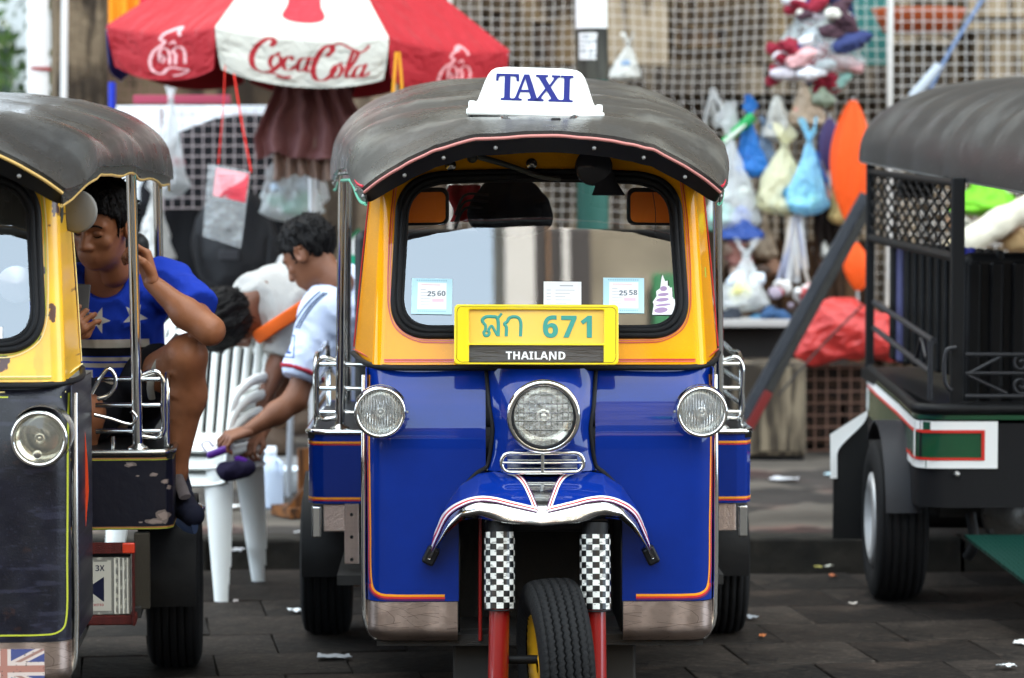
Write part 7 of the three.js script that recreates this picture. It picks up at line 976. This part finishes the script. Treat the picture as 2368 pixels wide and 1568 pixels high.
{
  // things under the parasol: brown-red net bundle, pouch on a red strap, clear bags, backpack, folded sign
  const nb = thing('net_bundle', 'red brown net bundle hanging under the parasol above the clear bags', 'net', T(722, 425, -5.6)), h = T(720, 180, -5.6).y - T(720, 425, -5.6).y, net = mat([0.32, 0.12, 0.115], 0.6, { transmission: 0.55 }), net2 = mat([0.34, 0.22, 0.17], 0.6, { transmission: 0.5 });
  const drop = (x0, x1, y0, z, k, a) => sheet((u, v) => { const w = 1 - 0.22 * v + 0.12 * Math.sin(v * 4 + k), x = lerp(x0, x1, u) * w + 0.05 * (fbm(v * 3, k, u * 2) - 0.5); return V(x, lerp(y0 + 0.06 * fbm(u * 6, k, 2), h, v), z + a * Math.sin(u * 30 + k + 3 * fbm(u * 4, v * 2, k)) * (0.5 + 0.5 * (1 - v)) + 0.06 * fbm(u * 3, v * 3, k + 4)); }, 70, 20, 0.003);
  obj('net_fold', drop(-0.24, 0.26, 0.1, 0, 1, 0.03), net, nb); obj('net_fold', drop(-0.2, 0.12, 0.0, -0.06, 5, 0.025), net2, nb); obj('net_fold', drop(0.0, 0.28, 0.03, -0.1, 8, 0.025), net, nb);
  bag('clear bag with blue and green bundles hanging below the net bundle', 668, 515, -6.3, 0.3, 0.4, clear, [[0.05, 0.3, 0.18, 3, 0], [0.5, 0.6, 0.7, 3, 0.25], [0.35, 0.34, 0.33, 4, 0.3], [0.1, 0.3, 0.55, 1, 0.5]], 21);
  bag('grey clear bag with a dark blue roll, right of the bag with green bundles', 722, 478, -6.45, 0.2, 0.34, clear, [[0.02, 0.06, 0.25, 3, 0.1], [0.3, 0.3, 0.3, 3, 0.2]], 22);
  bag('pale grey clear bag in front of the small wire mesh panel', 392, 460, -7, 0.22, 0.5, clear, [[0.2, 0.02, 0.03, 3, 0.1], [0.3, 0.3, 0.3, 3, 0]], 23);
  bag('crumpled white bag beside the head of the seated person', 352, 620, -6.8, 0.22, 0.36, milky, [], 24);
  bag('small white bag behind the head of the boy in the football shirt', 660, 665, -5.5, 0.16, 0.2, milky, [], 25);
  const pc = thing('hanging_pouch', 'clear pouch with a red and white card, hung by a red strap from the parasol', 'pouch', T(528, 480, -4.6)), pt = T(528, 390, -4.6).sub(pc.position);
  const R0 = pc.position, P = (x, y) => T(x, y, -4.6).sub(R0), quad = (a, b, c, d, th, bow = 0.008) => sheet((u, v) => { const p = a.clone().lerp(b, u), q = d.clone().lerp(c, u), r = q.lerp(p, v); r.z += bow * Math.sin(u * 3.1) * Math.sin(v * 3.1) + 0.006 * (fbm(u * 5, v * 7, 2, 3) - 0.5); return r; }, 14, 18, th);
  obj('sleeve', quad(P(480, 378), P(580, 396), P(556, 574), P(468, 546), 0.004), plastic([0.85, 0.87, 0.88], 0.86, 0.12), pc);
  obj('card', quad(P(500, 388), P(576, 402), P(566, 468), P(492, 452), 0.002).translate(0, 0, 0.006), mat([1, 1, 1], 0.6, { map: canvasTex(128, 128, (c) => { c.fillStyle = '#c9404c'; c.fillRect(0, 0, 128, 128); c.fillStyle = '#df9aa0'; c.beginPath(); c.moveTo(0, 0); c.lineTo(128, 0); c.bezierCurveTo(120, 70, 60, 50, 20, 110); c.lineTo(0, 128); c.fill(); c.fillStyle = '#b84a55'; for (let i = 0; i < 6; i++) c.fillRect(18 + i * 4, 30 + i * 13, 60 - i * 6, 4); }) }), pc); pc.children[1].geometry.attributes.uv && (() => { const g = pc.children[1].geometry, p = g.attributes.position, b = new THREE.Box3().setFromBufferAttribute(p), uv = []; for (let i = 0; i < p.count; i++) uv.push((p.getX(i) - b.min.x) / (b.max.x - b.min.x), (p.getY(i) - b.min.y) / (b.max.y - b.min.y)); g.setAttribute('uv', new THREE.Float32BufferAttribute(uv, 2)); })();
  obj('content', quad(P(496, 462), P(562, 474), P(548, 560), P(486, 540), 0.003).translate(0, 0, -0.006), mat([0.12, 0.12, 0.13], 0.5, { map: rep(TEX.stain, 3) }), pc);
  obj('red_strap', [tube([P(520, 150), P(515, 250), P(504, 380)], 0.006, 6, 0, false, 0.4), tube([P(540, 170), P(556, 270), P(580, 398)], 0.011, 6, 0, false, 0.35)], mat([0.72, 0.02, 0.01], 0.6), pc);
  const bp = thing('backpack', 'large black backpack hanging behind the pouch and the boys', 'backpack', T(545, 680, -6.9)), bf = blend([egg([0, 0.24, 0], [0.22, 0.3, 0.13]), egg([0.0, 0.14, 0.08], [0.18, 0.18, 0.08])], 0.05), nyl = mat([0.009, 0.009, 0.011], 0.6, { specularIntensity: 0.5, bumpMap: rep(weave, 8), bumpScale: 0.001 });
  obj('pack', field((x, y, z) => bf(x, y, z) + (fbm(x * 8, y * 8, z * 8, 3) - 0.5) * 0.03, [-0.3, -0.1, -0.2], [0.3, 0.62, 0.24], 0.014), nyl, bp); obj('pocket_seam', tube([[-0.19, 0.3, 0.1], [-0.15, 0.08, 0.16], [0, 0.03, 0.17], [0.15, 0.08, 0.16], [0.19, 0.3, 0.1]], 0.008, 6), nyl, bp); obj('buckle', put(rbox(0.1, 0.05, 0.02, 0.006), [-0.02, 0.2, 0.17]), mat([0.03, 0.03, 0.035], 0.4), bp); obj('top_loop', tube([[-0.05, 0.5, 0.02], [-0.02, 0.58, 0.03], [0.05, 0.58, 0.03], [0.08, 0.5, 0.02]], 0.012, 6), nyl, bp);
  const fs = thing('green_sign', 'tilted green and white sign behind the pole of the blue taxi', 'sign', T(828, 575, -6)); obj('board', put(rbox(0.14, 0.14, 0.01, 0.004), [0, 0, 0], [0, 0, 0.75]), mat([0.62, 0.62, 0.6], 0.6), fs); obj('border', [[0, 0.062, 0.14, 0.016], [0, -0.062, 0.14, 0.016], [0.062, 0, 0.016, 0.108], [-0.062, 0, 0.016, 0.108]].map(([x, y, w, hh]) => put(rbox(w, hh, 0.012, 0.003), V(x * Math.cos(0.75) - y * Math.sin(0.75), x * Math.sin(0.75) + y * Math.cos(0.75), 0.004), [0, 0, 0.75])), mat([0.01, 0.13, 0.05], 0.6), fs);
  single('green_tub', put(lathe([[0.001, 0], [0.07, 0], [0.085, 0.1], [0.09, 0.1], [0.08, 0.09], [0.001, 0.02]], 24), T(836, 640, -5.6)), mat([0.01, 0.32, 0.17], 0.5), 'small green plastic tub behind the shoulder of the boy in the football shirt', 'tub');
}
// ---------------------------------------------------------------- white plastic chairs, stacked
{
  const wm = mat([0.8, 0.81, 0.78], 0.45, { bumpMap: rep(grain, 4), bumpScale: 0.001 });
  const ch = thing('plastic_chair', 'white plastic chair, lowest of the stack beside the boys', 'chair', T(434, 1385, -2.98).setY(0), -0.22, 'stacked white plastic chairs'), W = 0.23;
  obj('seat', sheet((u, v) => { const x = lerp(-W, W, u), z = lerp(0.22, -0.24, v), e = Math.pow(Math.abs(u * 2 - 1), 6); return V(x, 0.45 + 0.02 * e - 0.04 * Math.pow(Math.max(0, (0.1 - v) / 0.1), 2) + 0.012 * (1 - v), z); }, 16, 14, 0.012, false), wm, ch);
  const leg = (x, z, dx, dz) => { const g = sheet((u, v) => { const a = (u - 0.5) * 1.9, r = lerp(0.026, 0.052, v); return V(x + dx * (1 - v) + Math.sin(a) * r * 1.25, 0.45 * v, z + dz * (1 - v) + (Math.cos(a) - 0.6) * r); }, 10, 10, 0.005); return g; };
  for (const [x, z, dx, dz] of [[-0.19, 0.19, -0.03, 0.05], [0.18, 0.19, 0.03, 0.05], [-0.18, -0.22, -0.03, -0.1], [0.165, -0.22, 0.01, -0.1]]) obj('leg', leg(x, z, dx, dz), wm, ch);
  const back = (u, v) => V(lerp(-1, 1, u) * lerp(0.205, 0.225, v), 0.45 + 0.42 * v + 0.05 * v * (1 - Math.pow(u * 2 - 1, 2)), -0.23 - 0.13 * v + 0.03 * Math.pow(u * 2 - 1, 2));
  obj('back_rim', tube([back(0, 0), back(0.01, 0.5), back(0.04, 0.92), back(0.2, 1), back(0.5, 1), back(0.8, 1), back(0.96, 0.92), back(0.99, 0.5), back(1, 0)], 0.014, 8, 60, false, 0.7), wm, ch);
  for (let i = 0; i < 9; i++) { const u = 0.1 + i * 0.1; obj('slat', tube([back(u, 0), back(u, 0.5), back(u, 0.99)], 0.014, 6, 10, false, 0.35), wm, ch); }
  for (const s of [-1, 1]) { obj('arm', tube([[s * 0.225, 0.66, -0.28], [s * 0.262, 0.675, -0.1], [s * 0.265, 0.665, 0.12], [s * 0.245, 0.62, 0.2], [s * 0.22, 0.45, 0.2]], 0.02, 8, 30, false, 0.6), wm, ch); for (const y of [0.5, 0.545, 0.59, 0.632]) obj('side_slat', tube([[s * 0.222, y, -0.25], [s * 0.245, y, 0], [s * 0.238, y, 0.19]], 0.011, 6, 10, false, 0.4), wm, ch); }
  const p = ch.position; dup(ch, V(p.x + 0.004, 0.062, p.z - 0.01), -0.22, 'white plastic chair in the middle of the stack of three'); dup(ch, V(p.x + 0.008, 0.125, p.z - 0.02), -0.215, 'white plastic chair on top of the stack of three');
  // jug, basin, crate, table leg, rocks
  const jug = thing('water_jug', 'milky plastic water jug standing on the pavement behind the chairs', 'jug', T(625, 1178, -4.75).setY(PAVE_H)), jm = mat([0.62, 0.7, 0.82], 0.35, { transmission: 0.35, thickness: 0 });
  obj('body', lathe([[0.001, 0], [0.05, 0], [0.056, 0.01], [0.056, 0.16], [0.05, 0.19], [0.034, 0.22], [0.026, 0.23], [0.026, 0.24]], 28), jm, jug); obj('cap', lathe([[0.001, 0.268], [0.027, 0.268], [0.028, 0.236], [0.02, 0.236]], 24), mat([0.7, 0.74, 0.8], 0.5), jug); obj('handle', tube([[0.03, 0.21, 0.03], [0.05, 0.2, 0.05], [0.055, 0.15, 0.05]], 0.008, 6), jm, jug);
  single('white_basin', put(lathe([[0.001, 0], [0.09, 0], [0.125, 0.1], [0.135, 0.105], [0.13, 0.11], [0.085, 0.012], [0.001, 0.012]], 32), T(640, 1150, -5.4).setY(PAVE_H)), mat([0.66, 0.72, 0.76], 0.5), 'white plastic basin behind the water jug', 'basin');
  const cr = thing('wooden_crate', 'orange brown wooden box half hidden by the blue taxi', 'box', T(712, 1205, -4.45).setY(PAVE_H), 0.5), wd = mat([0.42, 0.19, 0.05], 0.7, { map: rep(TEX.stain, 1.5, 0.3) });
  obj('base', put(rbox(0.26, 0.045, 0.2, 0.004), [0, 0.023, 0]), wd, cr); obj('slope_board', ext(shape([[-0.13, 0.045], [0.13, 0.045], [0.13, 0.28], [0.06, 0.24]]), 0.02).translate(0, 0, 0.05), wd, cr); obj('back_board', put(rbox(0.14, 0.24, 0.02, 0.004), [0.06, 0.16, -0.08]), wd, cr);
  single('table_leg', rod(T(666, 1150, -5.2).setY(PAVE_H), T(672, 940, -5.2), 0.014, 8), mat([0.25, 0.26, 0.28], 0.4, { metalness: 0.5 }), 'grey metal table leg standing behind the jug', 'table leg');
  const rk = thing('stone_heap', 'brown stones heaped behind the table leg and the bending boys', 'stones', T(690, 1050, -6.2).setY(PAVE_H)), R = rng(17), sm = [[0.1, 0.055, 0.03], [0.07, 0.045, 0.03], [0.14, 0.08, 0.045]].map((c) => mat(c, 0.9, { bumpMap: rep(grain, 4), bumpScale: 0.01 }));
  for (let i = 0; i < 12; i++) { const r = 0.07 + R() * 0.05, f = egg([0, 0, 0], [r, r * 0.75, r * 0.8]); obj('stone', put(field((x, y, z) => f(x, y, z) + (fbm(x * 12 + i, y * 12, z * 12, 3) - 0.5) * 0.05, [-0.2, -0.2, -0.2], [0.2, 0.2, 0.2], 0.02), [(R() - 0.5) * 0.5, 0.06 + (i % 4) * 0.11, (R() - 0.5) * 0.12], [R(), R() * 3, 0]), sm[i % 3], rk); }
  // behind the right of the blue taxi: foot stand of the next stall; scraps of paper and plastic on the ground
  const spots = [['white paper scrap flat between the chair legs and the blue taxi', 545, 1180, 0.07, [0.7, 0.7, 0.68]], ['white plastic scrap by the rear leg of the chairs', 545, 1282, 0.045, [0.75, 0.75, 0.78]], ['small white scrap left of the chair leg', 462, 1292, 0.03, [0.7, 0.72, 0.75]], ['crumpled white tissue beside the left wheel of the blue taxi', 700, 1240, 0.035, [0.75, 0.75, 0.75]], ['flat white paper strip on the paving left of the blue taxi', 684, 1424, 0.028, [0.75, 0.77, 0.78]], ['crumpled clear wrapper on the paving at the bottom left of the blue taxi', 770, 1534, 0.045, [0.4, 0.42, 0.45]], ['pale pebble of paper on a joint near the left front', 545, 1402, 0.012, [0.45, 0.4, 0.38]], ['pale scrap on the pavement between the blue and green taxis', 1815, 1115, 0.07, [0.5, 0.5, 0.52]], ['pale blue scrap beside the mud flap of the green taxi', 1920, 1105, 0.04, [0.4, 0.55, 0.6]], ['yellow leaf scrap at the kerb between the taxis', 1893, 1322, 0.016, [0.4, 0.35, 0.1]], ['white crumb at the kerb between the taxis', 1917, 1320, 0.014, [0.6, 0.58, 0.5]], ['orange scrap at the kerb between the taxis', 1925, 1342, 0.016, [0.45, 0.14, 0.06]], ['small pale pebble in front of the green taxi wheel', 1972, 1408, 0.014, [0.5, 0.45, 0.4]], ['orange leaf scrap right of the blue taxi bumper', 1762, 1484, 0.014, [0.5, 0.16, 0.05]], ['white litter at the right edge of the paving', 2362, 1500, 0.03, [0.75, 0.75, 0.74]], ['pale strip of paper on the paving at the lower right', 2330, 1556, 0.03, [0.6, 0.62, 0.62]], ['grey wrapper on the paving right of the blue taxi', 1735, 1440, 0.026, [0.3, 0.32, 0.35]]];
  spots.forEach(([label, x, y, w, c], i) => { const onP = y < 1290, hgt = onP ? PAVE_H : 0, d = (6800 * (1.52 - hgt)) / (y - 430), p = T(x, y, 8 - d).setY(hgt + 0.006), o = single('litter', sheet((u, v) => V((u - 0.5) * w * 2 * (1 - 0.3 * v * Math.sin(i)), 0.012 * fbm(u * 4 + i, v * 4, i, 3) + w * 0.22 * Math.pow(Math.abs(fbm(u * 2.5 + i * 3, v * 2.5, i, 3) - 0.45) * 2, 1.2), (v - 0.5) * w * 1.5 * (1 - 0.25 * u)), 10, 10, 0.002), mat(c, 0.6), label, 'litter', 'scraps of litter on the ground'); o.position.copy(p); o.rotation.y = i * 1.3; });
}

renderer.render(scene, camera);
